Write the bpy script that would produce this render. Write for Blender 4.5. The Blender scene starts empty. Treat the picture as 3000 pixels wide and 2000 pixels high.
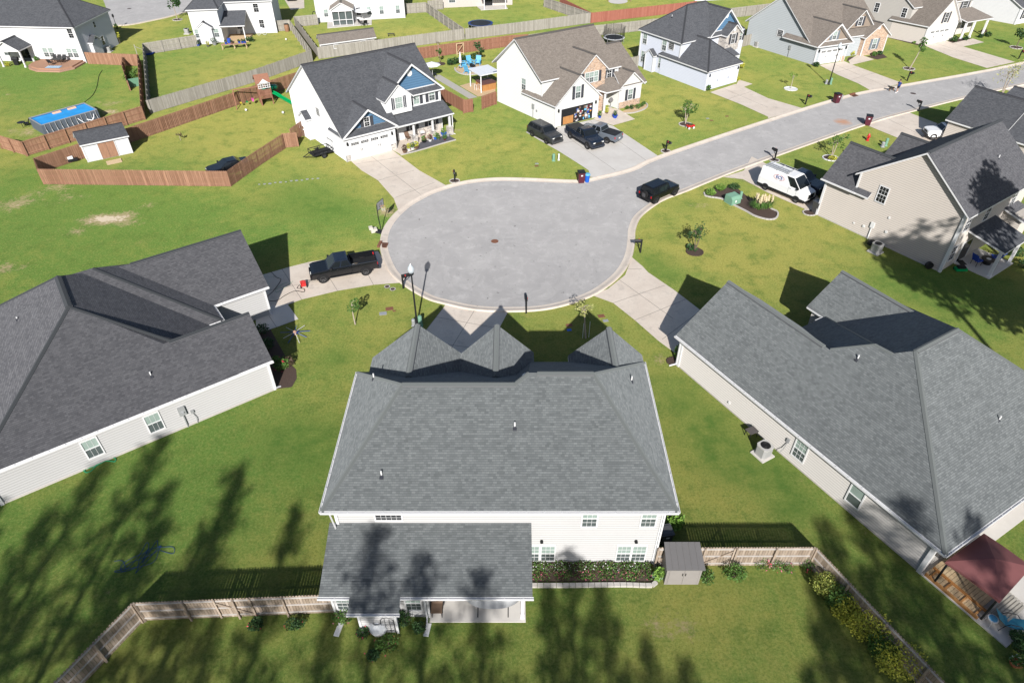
import bpy, math, random
from mathutils import Vector
R=math.radians
rnd=random.Random(11)
S=bpy.context.scene
# ---------------------------------------------------------------- camera, world, sun, exposure
PITCH,FPX,CH=R(39.5),1980.0,34.0
cam=bpy.data.cameras.new('camera'); cam.sensor_width=36; cam.lens=36*FPX/3000; cam.clip_end=2000; cam.clip_start=0.5
co=bpy.data.objects.new('camera',cam); S.collection.objects.link(co); co.location=(0,0,CH); co.rotation_euler=(math.pi/2-PITCH,0,0); S.camera=co
SUN_EL=31.7
w=bpy.data.worlds.new('World'); S.world=w; w.use_nodes=True
nt=w.node_tree; nt.nodes.clear()
sky=nt.nodes.new('ShaderNodeTexSky'); sky.sky_type='NISHITA'; sky.sun_disc=False; sky.sun_elevation=R(SUN_EL); sky.sun_rotation=R(180)
bg=nt.nodes.new('ShaderNodeBackground'); bg.inputs['Strength'].default_value=0.075
wo=nt.nodes.new('ShaderNodeOutputWorld'); nt.links.new(sky.outputs[0],bg.inputs[0]); nt.links.new(bg.outputs[0],wo.inputs[0])
sl=bpy.data.lights.new('sun','SUN'); sl.energy=4.8; sl.angle=R(0.6); sl.color=(1,.965,.915)
so=bpy.data.objects.new('sun',sl); S.collection.objects.link(so); so.rotation_euler=(R(90-SUN_EL),0,0); so.location=(0,-60,60)
vs=S.view_settings; vs.view_transform='Standard'; vs.look='None'; vs.exposure=0.42; vs.gamma=1; vs.use_curve_mapping=False
S.render.resolution_x=1024; S.render.resolution_y=682

# ---------------------------------------------------------------- helpers
def P(u,v,z=0):
    dx,dy=u-1500,v-1000
    c,s=math.cos(PITCH),math.sin(PITCH)
    y=FPX*c-dy*s; zz=-FPX*s-dy*c; t=(z-CH)/zz
    return Vector((dx*t,y*t,z))
def q(k,l,x,y,z=0): return P(l*750+x/3.136,k*500+y/3.136,z)
def link(o,parent=None):
    S.collection.objects.link(o)
    if parent: o.parent=parent
    return o
def tag(o,label=None,cat=None,group=None,kind=None):
    if label: o['label']=label
    if cat: o['category']=cat
    if group: o['group']=group
    if kind: o['kind']=kind
    return o
def root(name,label,cat,loc=(0,0,0),rz=0,group=None):
    o=link(bpy.data.objects.new(name,None)); o.location=loc; o.rotation_euler=(0,0,rz); o.empty_display_size=.3
    return tag(o,label,cat,group)
def copy_tree(o,loc=None,rz=None,label=None,parent=None,scale=None):
    c=o.copy(); S.collection.objects.link(c)
    if parent: c.parent=parent
    if loc is not None: c.location=loc
    if rz is not None: c.rotation_euler=(0,0,rz)
    if label: c['label']=label
    if scale: c.scale=(scale,)*3
    for ch in list(KIDS.get(o.name,[])):
        d=copy_tree(ch,parent=c); KIDS.setdefault(c.name,[]).append(d)
    return c
KIDS={}
class MB:
    def __init__(s,T=None,off=None): s.v=[];s.f=[];s.m=[];s.uv=[];s.T=T;s.off=Vector(off) if off is not None else Vector()
    def add(s,pts,faces,m=0,uvs=None):
        n=len(s.v)
        for p in pts:
            p=Vector(p); p=s.T(*p) if s.T else p; s.v.append(p-s.off)
        for i,f in enumerate(faces):
            s.f.append([n+k for k in f]); s.m.append(m); s.uv.append(uvs[i] if uvs else None)
    def poly(s,pts,m=0): s.add(pts,[list(range(len(pts)))],m)
    def box(s,x0,x1,y0,y1,z0,z1,m=0):
        s.add([(x0,y0,z0),(x1,y0,z0),(x1,y1,z0),(x0,y1,z0),(x0,y0,z1),(x1,y0,z1),(x1,y1,z1),(x0,y1,z1)],
              [(3,2,1,0),(4,5,6,7),(0,1,5,4),(1,2,6,5),(2,3,7,6),(3,0,4,7)],m)
    def obox(s,p,q_,w,h,m=0,z=None):
        """beam from p to q_, width w (horizontal) and height h (hanging down from the line)"""
        p,q_=Vector(p),Vector(q_); d=(q_-p); n=Vector((-d.y,d.x,0)); n=n.normalized()*w/2 if n.length>1e-6 else Vector((w/2,0,0)); dz=Vector((0,0,h))
        if abs(d.x)+abs(d.y)<1e-6:
            s.box(p.x-w/2,p.x+w/2,p.y-w/2,p.y+w/2,min(p.z,q_.z),max(p.z,q_.z),m); return
        s.add([p-n-dz,q_-n-dz,q_+n-dz,p+n-dz,p-n,q_-n,q_+n,p+n],[(3,2,1,0),(4,5,6,7),(0,1,5,4),(1,2,6,5),(2,3,7,6),(3,0,4,7)],m)
    def prism(s,pts,z0,z1,m=0):
        n=len(pts); a=[(p[0],p[1],z0) for p in pts]+[(p[0],p[1],z1) for p in pts]
        s.add(a,[list(range(n-1,-1,-1)),list(range(n,2*n))]+[(i,(i+1)%n,n+(i+1)%n,n+i) for i in range(n)],m)
    def ext(s,a,b,m=0):
        """loft between two equal polygons"""
        n=len(a); s.add(list(a)+list(b),[list(range(n-1,-1,-1)),list(range(n,2*n))]+[(i,(i+1)%n,n+(i+1)%n,n+i) for i in range(n)],m)
    def tube(s,path,r,n=6,m=0,closed=False):
        path=[Vector(p) for p in path]; rr=r if isinstance(r,(list,tuple)) else [r]*len(path); rings=[]
        up=Vector((0,0,1))
        for i,p in enumerate(path):
            a=path[max(i-1,0)] if not closed else path[i-1]; b=path[min(i+1,len(path)-1)] if not closed else path[(i+1)%len(path)]
            d=(b-a).normalized(); x=d.cross(up if abs(d.z)<.95 else Vector((1,0,0))).normalized(); y=d.cross(x)
            rings.append([p+(x*math.cos(t)+y*math.sin(t))*rr[i] for t in [k*2*math.pi/n for k in range(n)]])
        pts=[p for g in rings for p in g]; N=len(rings); fs=[]
        for i in range(N if closed else N-1):
            j=(i+1)%N
            for k in range(n): fs.append((i*n+k,i*n+(k+1)%n,j*n+(k+1)%n,j*n+k))
        if not closed: fs+= [list(range(n)),list(range((N-1)*n+n-1,(N-1)*n-1,-1))]
        s.add(pts,fs,m)
    def cyl(s,x,y,z0,z1,r,r2=None,n=16,m=0):
        s.tube([(x,y,z0),(x,y,z1)],[r,r if r2 is None else r2],n,m)
    def lathe(s,x,y,prof,n=16,m=0):
        pts=[];N=len(prof)
        for r,z in prof:
            for k in range(n): t=2*math.pi*k/n; pts.append((x+r*math.cos(t),y+r*math.sin(t),z))
        fs=[(i*n+k,i*n+(k+1)%n,(i+1)*n+(k+1)%n,(i+1)*n+k) for i in range(N-1) for k in range(n)]
        fs+=[list(range(n-1,-1,-1)),list(range((N-1)*n,N*n))]
        s.add(pts,fs,m)
    def leaves(s,c,rad,n,size,m=0,shell=.35,flat=.0,r=None):
        """n small leaf faces through an ellipsoid"""
        r=r or rnd; c=Vector(c)
        for i in range(n):
            while 1:
                d=Vector((r.uniform(-1,1),r.uniform(-1,1),r.uniform(-1,1)))
                if .05<d.length<=1 : break
            L=d.length; k=shell+(1-shell)*L if L<1 else 1; d=d/L*k*(.82+.26*r.random())
            p=c+Vector((d.x*rad[0],d.y*rad[1],d.z*rad[2]))
            a=Vector((r.gauss(0,1),r.gauss(0,1),r.gauss(0,.7))).normalized(); b=a.cross(Vector((r.gauss(0,1),r.gauss(0,1),r.gauss(0,1)))).normalized()
            z=size*r.uniform(.6,1.3); a*=z; b*=z*.55
            s.add([p-a,p+b,p+a,p-b],[(0,1,2,3)],m)
    def build(s,name,mats,parent=None,smooth=False):
        if not isinstance(mats,(list,tuple)): mats=[mats]
        me=bpy.data.meshes.new(name); me.from_pydata([tuple(v) for v in s.v],[],s.f)
        for mt in mats: me.materials.append(mt)
        for p,mi in zip(me.polygons,s.m): p.material_index=mi; p.use_smooth=smooth
        if any(u for u in s.uv):
            ul=me.uv_layers.new(name='UVMap')
            for p,u in zip(me.polygons,s.uv):
                if u:
                    for li,c in zip(p.loop_indices,u): ul.data[li].uv=c
        me.update()
        o=link(bpy.data.objects.new(name,me),parent)
        if parent: KIDS.setdefault(parent.name,[]).append(o)
        return o

# ---------------------------------------------------------------- materials
MC={}
class NG:
    def __init__(s,name):
        s.m=bpy.data.materials.new(name); s.m.use_nodes=True; s.t=s.m.node_tree; s.b=s.t.nodes['Principled BSDF']; s.o=s.t.nodes['Material Output']
    def n(s,k,**kw):
        o=s.t.nodes.new(k)
        for a,b in kw.items():
            if a.startswith('i_'):
                o.inputs[a[2:].replace('_',' ')].default_value=b
            else: setattr(o,a,b)
        return o
    def l(s,a,b): s.t.links.new(a,b)
    def math(s,op,a,b=None,c=None,clamp=False):
        o=s.n('ShaderNodeMath',operation=op,use_clamp=clamp)
        for i,v in enumerate((a,b,c)):
            if v is None: continue
            if isinstance(v,(int,float)): o.inputs[i].default_value=v
            else: s.l(v,o.inputs[i])
        return o.outputs[0]
    def mix(s,f,a,b,bt='MIX'):
        o=s.n('ShaderNodeMix',data_type='RGBA',blend_type=bt)
        for k,v in ((0,f),(6,a),(7,b)):
            if isinstance(v,(int,float)): o.inputs[k].default_value=v
            elif isinstance(v,(tuple,list)): o.inputs[k].default_value=(*v[:3],1)
            else: s.l(v,o.inputs[k])
        return o.outputs[2]
    def pos(s): return s.n('ShaderNodeNewGeometry').outputs['Position']
    def noise(s,scale,det=3,rough=.55,vec=None,dist=0):
        o=s.n('ShaderNodeTexNoise'); o.inputs['Scale'].default_value=scale; o.inputs['Detail'].default_value=det; o.inputs['Roughness'].default_value=rough; o.inputs['Distortion'].default_value=dist
        s.l(vec or s.pos(),o.inputs['Vector']); return o.outputs['Fac']
    def ramp(s,f,lo,hi): 
        o=s.n('ShaderNodeMapRange',clamp=True); o.inputs[1].default_value=lo; o.inputs[2].default_value=hi
        s.l(f,o.inputs[0]); return o.outputs[0]
    def bump(s,h,dist=.02,st=.6):
        o=s.n('ShaderNodeBump'); o.inputs['Distance'].default_value=dist; o.inputs['Strength'].default_value=st; s.l(h,o.inputs['Height']); s.l(o.outputs[0],s.b.inputs['Normal'])
    def dr(s,v=1.0):
        s.b.inputs['Diffuse Roughness'].default_value=v; return s
    def col(s,c):
        if isinstance(c,(tuple,list)): s.b.inputs['Base Color'].default_value=(*c[:3],1)
        else: s.l(c,s.b.inputs['Base Color'])
    def set(s,rough=.8,metal=0,spec=.5):
        s.b.inputs['Roughness'].default_value=rough; s.b.inputs['Metallic'].default_value=metal; s.b.inputs['Specular IOR Level'].default_value=spec
def plain(name,c,rough=.7,metal=0,spec=.4,var=.12,scale=3):
    if name in MC: return MC[name]
    g=NG(name); f=g.noise(scale,4); a=tuple(x*(1-var) for x in c); b=tuple(min(1,x*(1+var)) for x in c)
    g.col(g.mix(f,a,b)); g.set(rough,metal,spec); MC[name]=g.m; return g.m
def siding(name,c,period=.2,dark=.72,var=.04):
    g=NG(name); sp=g.n('ShaderNodeSeparateXYZ'); g.l(g.pos(),sp.inputs[0])
    fr=g.math('FRACT',g.math('DIVIDE',sp.outputs[2],period))
    ln=g.math('SUBTRACT',1,g.ramp(fr,.0,.4)); f=g.noise(.7,4)
    f2=g.noise(6,2)
    base=g.mix(f,tuple(x*(1-var) for x in c),tuple(min(1,x*(1+var)) for x in c))
    g.col(g.mix(g.math('MULTIPLY',ln,.9),base,tuple(x*dark for x in c)))
    g.bump(fr,.012,.5); g.set(.55,0,.35); g.dr(); MC[name]=g.m; return g.m
def shingle(name,c1,c2,cm):
    g=NG(name); tc=g.n('ShaderNodeTexCoord'); uv=tc.outputs['UV']
    def brick(w_,h_,off):
        b=g.n('ShaderNodeTexBrick'); g.l(uv,b.inputs['Vector']); b.offset=off; b.offset_frequency=2
        b.inputs['Scale'].default_value=1; b.inputs['Brick Width'].default_value=w_; b.inputs['Row Height'].default_value=h_; b.inputs['Mortar Size'].default_value=.008; b.inputs['Mortar Smooth'].default_value=.3
        b.inputs['Color1'].default_value=(0,0,0,1); b.inputs['Color2'].default_value=(1,1,1,1); b.inputs['Mortar'].default_value=(.5,.5,.5,1); b.inputs['Bias'].default_value=0
        return b
    b1=brick(.2,.125,.37); b2=brick(.85,.125,.61)
    mm=g.n('ShaderNodeMapping'); g.l(uv,mm.inputs[0]); mm.inputs['Scale'].default_value=(1,6.9,1)
    t1=g.math('ADD',g.math('MULTIPLY',b1.outputs['Color'],.62),g.math('MULTIPLY',b2.outputs['Color'],.2))
    nz=g.noise(1.1,3,.6,uv); t=g.math('ADD',t1,g.math('MULTIPLY',g.ramp(nz,.3,.7),.22))
    col=g.mix(t,c1,c2)
    sp=g.n('ShaderNodeSeparateXYZ'); g.l(uv,sp.inputs[0]); fr=g.math('FRACT',g.math('DIVIDE',sp.outputs[1],.125))
    ln=g.math('SUBTRACT',1,g.ramp(fr,.02,.24)); gr=g.noise(60,2,.7,uv)
    col=g.mix(g.math('MULTIPLY',ln,.6),col,cm); col=g.mix(g.math('MULTIPLY',b1.outputs['Fac'],.35),col,cm)
    col=g.mix(g.math('MULTIPLY',g.ramp(gr,.25,.8),.25),col,tuple(x*.6 for x in c1))
    g.col(col); g.bump(fr,.012,.7); g.set(.92,0,.2); g.dr(); MC[name]=g.m; return g.m
def stone(name,cs,cm,w_=.35,h_=.16):
    g=NG(name); v=g.n('ShaderNodeTexVoronoi'); mp=g.n('ShaderNodeMapping'); g.l(g.pos(),mp.inputs[0]); mp.inputs['Scale'].default_value=(1/w_,1/w_,1/h_); g.l(mp.outputs[0],v.inputs['Vector']); v.inputs['Scale'].default_value=1
    v2=g.n('ShaderNodeTexVoronoi',feature='DISTANCE_TO_EDGE'); g.l(mp.outputs[0],v2.inputs['Vector']); v2.inputs['Scale'].default_value=1
    sp=g.n('ShaderNodeSeparateColor'); g.l(v.outputs['Color'],sp.inputs[0])
    c=g.mix(g.ramp(sp.outputs[0],.2,.8),cs[0],cs[1]); c=g.mix(g.ramp(sp.outputs[1],.6,.9),c,cs[2])
    g.col(g.mix(g.ramp(v2.outputs['Distance'],.08,.0),c,cm)); g.bump(v2.outputs['Distance'],.03,.6); g.set(.85); MC[name]=g.m; return g.m
def wood(name,c1,c2,c3=None,rough=.8):
    g=NG(name); rp=g.n('ShaderNodeNewGeometry').outputs['Random Per Island']
    mp=g.n('ShaderNodeMapping'); g.l(g.pos(),mp.inputs[0]); mp.inputs['Scale'].default_value=(3,3,.6); f=g.noise(2.5,5,.6,mp.outputs[0])
    c=g.mix(rp,c1,c2); c=g.mix(g.math('MULTIPLY',g.ramp(f,.35,.8),.55),c,c3 or tuple(x*.45 for x in c1))
    g.col(c); g.set(rough,0,.25); MC[name]=g.m; return g.m
def leafm(name,c1,c2):
    g=NG(name); rp=g.n('ShaderNodeNewGeometry').outputs['Random Per Island']; f=g.noise(1.3,2)
    c=g.mix(rp,c1,c2); c=g.mix(g.math('MULTIPLY',g.ramp(f,.3,.7),.4),c,tuple(x*.6 for x in c1)); g.col(c); g.set(.6,0,.3)
    g.b.inputs['Subsurface Weight'].default_value=0; MC[name]=g.m; return g.m
def glass(name,c,rough=.08,spec=.6): 
    g=NG(name); f=g.noise(.8,2); g.col(g.mix(f,tuple(x*.7 for x in c),tuple(x*1.3 for x in c))); g.set(rough,0,spec); MC[name]=g.m; return g.m
def paint(name,c,rough=.22,metal=.0,spec=.6):
    g=NG(name); g.col(c); g.set(rough,metal,spec); g.b.inputs['Coat Weight'].default_value=.25; g.b.inputs['Coat Roughness'].default_value=.08; MC[name]=g.m; return g.m

SH_G=shingle('grey_shingles',(.105,.115,.119),(.205,.22,.224),(.06,.065,.07))
SH_D=shingle('charcoal_shingles',(.058,.061,.07),(.115,.12,.132),(.03,.033,.04))
SH_D2=shingle('dark_grey_shingles',(.068,.069,.077),(.138,.138,.148),(.036,.038,.047))
SH_B=shingle('brown_shingles',(.14,.122,.108),(.245,.215,.19),(.085,.073,.065))
SI_W=siding('cream_white_siding',(.46,.457,.455),.2,.6)
SI_W2=siding('white_siding',(.66,.665,.675),.2,.75)
SI_C=siding('pale_beige_siding',(.52,.5,.475),.2,.62)
SI_E=siding('pale_grey_siding',(.56,.565,.545),.2,.75)
SI_F=siding('blue_grey_siding',(.5,.53,.6),.2,.82)
SI_G=siding('slate_siding',(.4,.43,.45),.25,.72)
SI_H=siding('taupe_siding',(.43,.41,.385),.2,.8)
SI_H2=siding('light_taupe_siding',(.56,.52,.48),.2,.85)
SI_J=siding('tan_siding',(.54,.495,.45),.2,.55)
SI_BR=siding('brown_siding',(.27,.22,.18),.2,.8)
BLUE=siding('blue_shakes',(.085,.175,.29),.28,.62)
TRIM=plain('white_trim',(.68,.68,.69),.5,var=.03)
VENT_SHADE=plain('painted_vent_shade',(.1,.1,.11),.6)  # last one is a shade colour, for the dark line along ridge vents
ST_T=stone('tan_brick',[(.42,.27,.18),(.55,.38,.26),(.33,.22,.16)],(.55,.5,.44),.3,.12)
ST_G=stone('grey_stone',[(.4,.36,.33),(.55,.5,.45),(.28,.26,.25)],(.6,.57,.53),.45,.2)
GL_D=glass('dark_glass',(.012,.015,.018)); GL_L=glass('blinds_behind_glass',(.27,.34,.31),.25,.5); GL_M=glass('mid_tone_glass',(.085,.105,.105),.12)  # GL_M is a mid-dark glass tone, between dark panes and blinds
SHUT=plain('dark_shutter_paint',(.05,.053,.065),.6); SHUTG=plain('grey_shutter_paint',(.16,.19,.22),.6)
BLK=plain('black_metal',(.02,.021,.023),.45,.2); DOORD=plain('dark_door_paint',(.035,.037,.04),.4)
GREYM=plain('grey_metal',(.4,.41,.42),.45,.3); WHITE=plain('white_paint',(.7,.7,.7),.5,var=.04)
RUB=plain('black_rubber',(.011,.011,.012),.9); RIM=plain('grey_rim_metal',(.3,.3,.31),.35,.7); RIMB=plain('black_rim_metal',(.11,.11,.115),.35,.4)
RED=plain('red_paint',(.55,.03,.03),.4); REDL=plain('red_lens',(.45,.01,.015),.2); HEADL=plain('clear_lens',(.75,.75,.72),.15,var=.05)
GREEN=plain('utility_green_paint',(.18,.34,.24),.6); GREENB=plain('bright_green_plastic',(.0,.3,.09),.35); BLUEP=plain('blue_plastic',(.02,.12,.55),.45)
BURG=plain('burgundy_plastic',(.1,.022,.035),.5); BROWNP=plain('brown_plastic',(.16,.1,.07),.6)
WD_N=wood('weathered_fence_boards',(.3,.235,.175),(.44,.36,.29),(.1,.08,.065)); WD_G=wood('grey_fence_boards',(.3,.28,.24),(.42,.395,.345),(.2,.18,.16))
WD_B=wood('brown_fence_boards',(.29,.155,.095),(.42,.24,.155),(.16,.09,.06)); WD_BR=wood('reddish_fence_boards',(.26,.12,.075),(.36,.18,.12),(.16,.08,.055)); WD_R=wood('red_fence_boards',(.33,.115,.08),(.42,.17,.12),(.24,.09,.07))
WD_P=wood('pink_brown_fence_boards',(.36,.21,.15),(.47,.3,.22),(.27,.15,.1))
WD_O=wood('orange_stained_wood',(.42,.19,.06),(.5,.26,.1),(.25,.1,.03)); WD_L=wood('pale_new_wood',(.55,.4,.24),(.62,.48,.3)); WD_DK=wood('deck_boards',(.36,.2,.13),(.42,.25,.17),(.3,.16,.1))
BARK=plain('bark',(.16,.12,.09),.9,var=.35,scale=9); BARKL=plain('pale_bark',(.38,.32,.26),.9,var=.3,scale=9)
LF=leafm('mid_green_leaves',(.05,.12,.022),(.12,.22,.045)); LFD=leafm('dark_green_leaves',(.022,.06,.02),(.06,.13,.035)); LFY=leafm('yellow_green_leaves',(.34,.38,.04),(.6,.56,.08)); RAILW=wood('pale_weathered_rails',(.42,.39,.37),(.5,.47,.44),(.26,.23,.21)); LFP=leafm('pale_yellow_leaves',(.3,.33,.1),(.5,.48,.2))
LFB=leafm('bright_green_leaves',(.1,.2,.03),(.2,.34,.06)); LFR=leafm('purplish_leaves',(.1,.045,.05),(.13,.12,.05)); LFO=leafm('olive_needles',(.16,.22,.04),(.36,.36,.08))
FLR=leafm('red_petals',(.5,.03,.06),(.7,.1,.16)); FLP=leafm('pink_petals',(.6,.12,.2),(.75,.25,.33)); FLW=leafm('white_petals',(.7,.7,.68),(.85,.85,.82)); FLO=leafm('orange_petals',(.7,.25,.03),(.8,.4,.05))
MULCH=plain('dark_mulch',(.075,.05,.04),.95,var=.5,scale=14); STONEE=plain('pale_edging_stone',(.48,.45,.42),.9,var=.2,scale=8); SANDM=plain('pale_mulch',(.55,.4,.24),.95,var=.3,scale=9)
FOAM=plain('maroon_canvas',(.17,.062,.062),.75,var=.12,scale=1.5); FAB_W=plain('white_fabric',(.75,.76,.78),.8); CUSH_B=plain('blue_fabric',(.02,.07,.4),.8); TEAL=plain('teal_mesh_fabric',(.04,.22,.32),.7); LBLUE=plain('light_blue_plastic',(.12,.42,.68),.5)
SKIN=plain('skin',(.5,.3,.22),.6)
# ---------------------------------------------------------------- ground, roads, drives
def smooth(pts,n=6,closed=False):
    out=[]; N=len(pts)
    for i in range(N if closed else N-1):
        p0=pts[(i-1)%N] if closed or i>0 else pts[0]; p1=pts[i]; p2=pts[(i+1)%N]; p3=pts[(i+2)%N] if closed or i+2<N else pts[-1]
        for k in range(n):
            t=k/n; out.append(.5*((2*p1)+(p2-p0)*t+(2*p0-5*p1+4*p2-p3)*t*t+(3*p1-p0-3*p2+p3)*t**3))
    if not closed: out.append(pts[-1])
    return out
def cz(x,y): return P(1100+x/2.94,500+y/2.94)
ring_px=[(1930,80),(1770,110),(1550,105),(1320,95),(1100,90),(950,97),(800,115),(650,150),(500,200),(400,250),(300,310),(200,400),(130,500),(103,600),(112,700),(165,830),(225,905),(330,985),(480,1070),(610,1110),(880,1165),(1210,1175),(1500,1150),(1800,1060),(1980,950),(2090,840),(2150,720),(2172,600),(2180,500),(2230,390),(2352,290)]
north=[q(0,3,3300,310),q(0,3,2352,592),q(0,3,1250,800),q(0,3,950,852),q(0,3,650,925),q(0,3,0,1128),q(0,2,1400,1448),q(1,2,1120,5)]
south=[q(1,2,1370,243),q(1,2,1560,172),q(1,2,1740,98),q(1,2,2000,-5),q(0,3,90,1402),q(0,3,860,1135),q(0,3,1290,1013),q(0,3,2050,828),q(0,3,3300,560)]
edge=smooth(north+[cz(*p) for p in ring_px]+south,4)
for p in edge: p.z=0
# asphalt
g=NG('asphalt'); f=g.noise(.35,5,.6); f2=g.noise(18,3,.7); f3=g.noise(.09,3)
c=g.mix(g.ramp(f,.3,.7),(.222,.219,.222),(.262,.258,.26)); c=g.mix(g.math('MULTIPLY',g.ramp(f2,.35,.75),.35),c,(.19,.187,.19))
# turning tyre tracks: noise stretched round the centre of the circle
sp=g.n('ShaderNodeSeparateXYZ'); g.l(g.pos(),sp.inputs[0])
cx,cy=-.6,51.2
dx=g.math('SUBTRACT',sp.outputs[0],cx); dy=g.math('SUBTRACT',sp.outputs[1],cy); rr=g.math('SQRT',g.math('ADD',g.math('MULTIPLY',dx,dx),g.math('MULTIPLY',dy,dy)))
an=g.math('ARCTAN2',dy,dx); cb=g.n('ShaderNodeCombineXYZ'); g.l(g.math('MULTIPLY',rr,1.4),cb.inputs[0]); g.l(g.math('MULTIPLY',an,.55),cb.inputs[1])
tr=g.noise(1.6,5,.6,cb.outputs[0]); msk=g.math('MULTIPLY',g.ramp(rr,2.5,4.5),g.ramp(rr,10.5,8))
c=g.mix(g.math('MULTIPLY',g.math('MULTIPLY',g.ramp(tr,.48,.7),msk),.28),c,(.165,.163,.168))
sc=g.noise(.9,6,.7); c=g.mix(g.math('MULTIPLY',g.ramp(sc,.54,.72),.5),c,(.35,.345,.345))
st=g.noise(2.2,2,.5); nf=g.noise(.5,7,.75,None,1.5); c=g.mix(g.math('MULTIPLY',g.math('MULTIPLY',g.ramp(nf,.52,.56),g.ramp(nf,.62,.57)),.22),c,(.36,.355,.355)); n9=g.noise(.16,4,.6); c=g.mix(g.math('MULTIPLY',g.ramp(n9,.45,.7),.25),c,(.205,.202,.207))
c=g.mix(g.math('MULTIPLY',g.ramp(st,.69,.74),.6),c,(.07,.07,.07))
rp=q(0,3,690,1122); dd=g.n('ShaderNodeVectorMath',operation='DISTANCE'); g.l(g.pos(),dd.inputs[0]); dd.inputs[1].default_value=rp
rs=g.math('ADD',dd.outputs['Value'],g.math('MULTIPLY',g.noise(1.5,4),1.6)); c=g.mix(g.math('MULTIPLY',g.ramp(rs,2.1,1.2),.65),c,(.3,.13,.05))
g.col(c); g.bump(f2,.004,.4); g.set(.9,0,.25); g.dr(); ASPH=g.m
g=NG('concrete'); f=g.noise(.5,5,.65); f2=g.noise(7,4,.6)
c=g.mix(g.ramp(f,.3,.72),(.58,.5,.425),(.69,.61,.525)); c=g.mix(g.math('MULTIPLY',g.ramp(f2,.5,.8),.25),c,(.3,.27,.24)); f4=g.noise(1.1,5,.7); c=g.mix(g.math('MULTIPLY',g.ramp(f4,.55,.8),.55),c,(.27,.25,.225))
g.col(c); g.set(.85,0,.25); CONC=g.m
g=NG('pale_concrete'); f=g.noise(.5,5,.65); c=g.mix(g.ramp(f,.3,.72),(.53,.5,.465),(.62,.595,.56)); g.col(c); g.set(.85,0,.25); CONCP=g.m
JOINT=plain('joint_filler',(.2,.18,.16),.95)
def flat(name,pts,z,mt,kind='structure',label=None,cat=None):
    from mathutils.geometry import tessellate_polygon
    m=MB(); pts=[Vector((p[0],p[1],z)) for p in pts]; tris=tessellate_polygon([pts])
    for t in tris:
        a=[pts[i] for i in t]
        if (a[1]-a[0]).cross(a[2]-a[0]).z<0: a.reverse()
        m.poly(a)
    o=m.build(name,mt); tag(o,label,cat,kind=kind); return o
flat('road',edge,.012,ASPH)
# kerb: rolled concrete strip outside the asphalt
m=MB(); N=len(edge)
def nrm(i):
    a=edge[max(i-1,0)]; b=edge[min(i+1,N-1)]; d=(b-a).normalized(); return Vector((-d.y,d.x,0))
# outward side: away from street interior (edge runs anticlockwise seen from above => outward is right side)
area=sum(edge[i].x*edge[(i+1)%N].y-edge[(i+1)%N].x*edge[i].y for i in range(N)); sg=-1 if area>0 else 1
prof=[(-.02,.02),(.22,.035),(.42,.09),(.55,.13),(.68,.13),(.72,.0)]
for i in range(N-1):
    a,b=edge[i],edge[i+1]; na,nb=nrm(i)*sg,nrm(i+1)*sg
    for (o1,z1),(o2,z2) in zip(prof,prof[1:]):
        m.add([a+na*o1+Vector((0,0,z1)),b+nb*o1+Vector((0,0,z1)),b+nb*o2+Vector((0,0,z2)),a+na*o2+Vector((0,0,z2))],[(0,1,2,3)])
tag(m.build('kerb',CONC),kind='structure')
# driveways and walks
def drive(name,pts,joints=(),z=.024,mt=None,lift=.0):
    flat(name,pts,z,mt or CONC)
    m=MB()
    for a,b in joints: 
        a=Vector((a[0],a[1],z+.006)); b=Vector((b[0],b[1],z+.006)); m.obox(a,b,.035,.004)
    if joints: tag(m.build(name+'_joints',JOINT),kind='structure')
C_=lambda x,y:P(1100+x/2.94,500+y/2.94)
# driveway of the foreground house
drive('driveway',[q(1,1,1480,1568),q(1,1,1745,1228),q(1,1,2040,1262),q(1,1,2330,1268),q(1,1,2240,1440),q(1,1,2050,1700),P(1290,1060),P(1215,1060)],
  [(q(1,1,1650,1345),q(1,1,2200,1445)),(q(1,1,2035,1240),q(1,1,1800,1620)),(P(1300,1008),P(1390,1020)),(q(1,1,1730,1250),q(1,1,1520,1520))])
# driveway of the left house with the walk
drive('driveway',[q(1,1,0,975),q(1,1,310,885),q(1,1,490,840),q(1,1,1120,740),q(1,1,1155,790),q(1,1,1250,930),q(1,1,1345,1030),q(1,1,1080,1050),q(1,1,750,1105),q(1,1,420,1185),q(1,1,160,1280),q(1,1,0,1340)],
  [(q(1,1,240,905),q(1,1,420,1185)),(q(1,1,620,900),q(1,1,750,1105)),(q(1,1,1010,920),q(1,1,1080,1050)),(q(1,1,120,1100),q(1,1,900,950))])
drive('walk',[q(1,1,0,1270),q(1,1,290,1228),q(1,1,390,1365),q(1,1,190,1440),q(1,1,0,1500)],[(q(1,1,120,1335),q(1,1,190,1440))],z=.036,mt=CONCP)
# driveway of the right front house
drive('driveway',[C_(2210,748),C_(2150,900),C_(2000,1020),C_(1860,1072),q(1,2,930,1217),q(1,2,1130,1375),q(1,2,1350,1568),q(2,2,1500,110),q(1,2,1740,1290),q(1,2,1500,1105),q(1,2,1250,935),q(1,2,1200,880)],
  [(q(1,2,930,1217),q(1,2,1400,1055)),(q(1,2,1130,1375),q(1,2,1590,1185)),(q(1,2,980,1000),q(1,2,1480,1360)),(q(1,2,1050,905),q(1,2,1190,905)),(q(1,2,1380,1550),q(1,2,1730,1290))])
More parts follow.
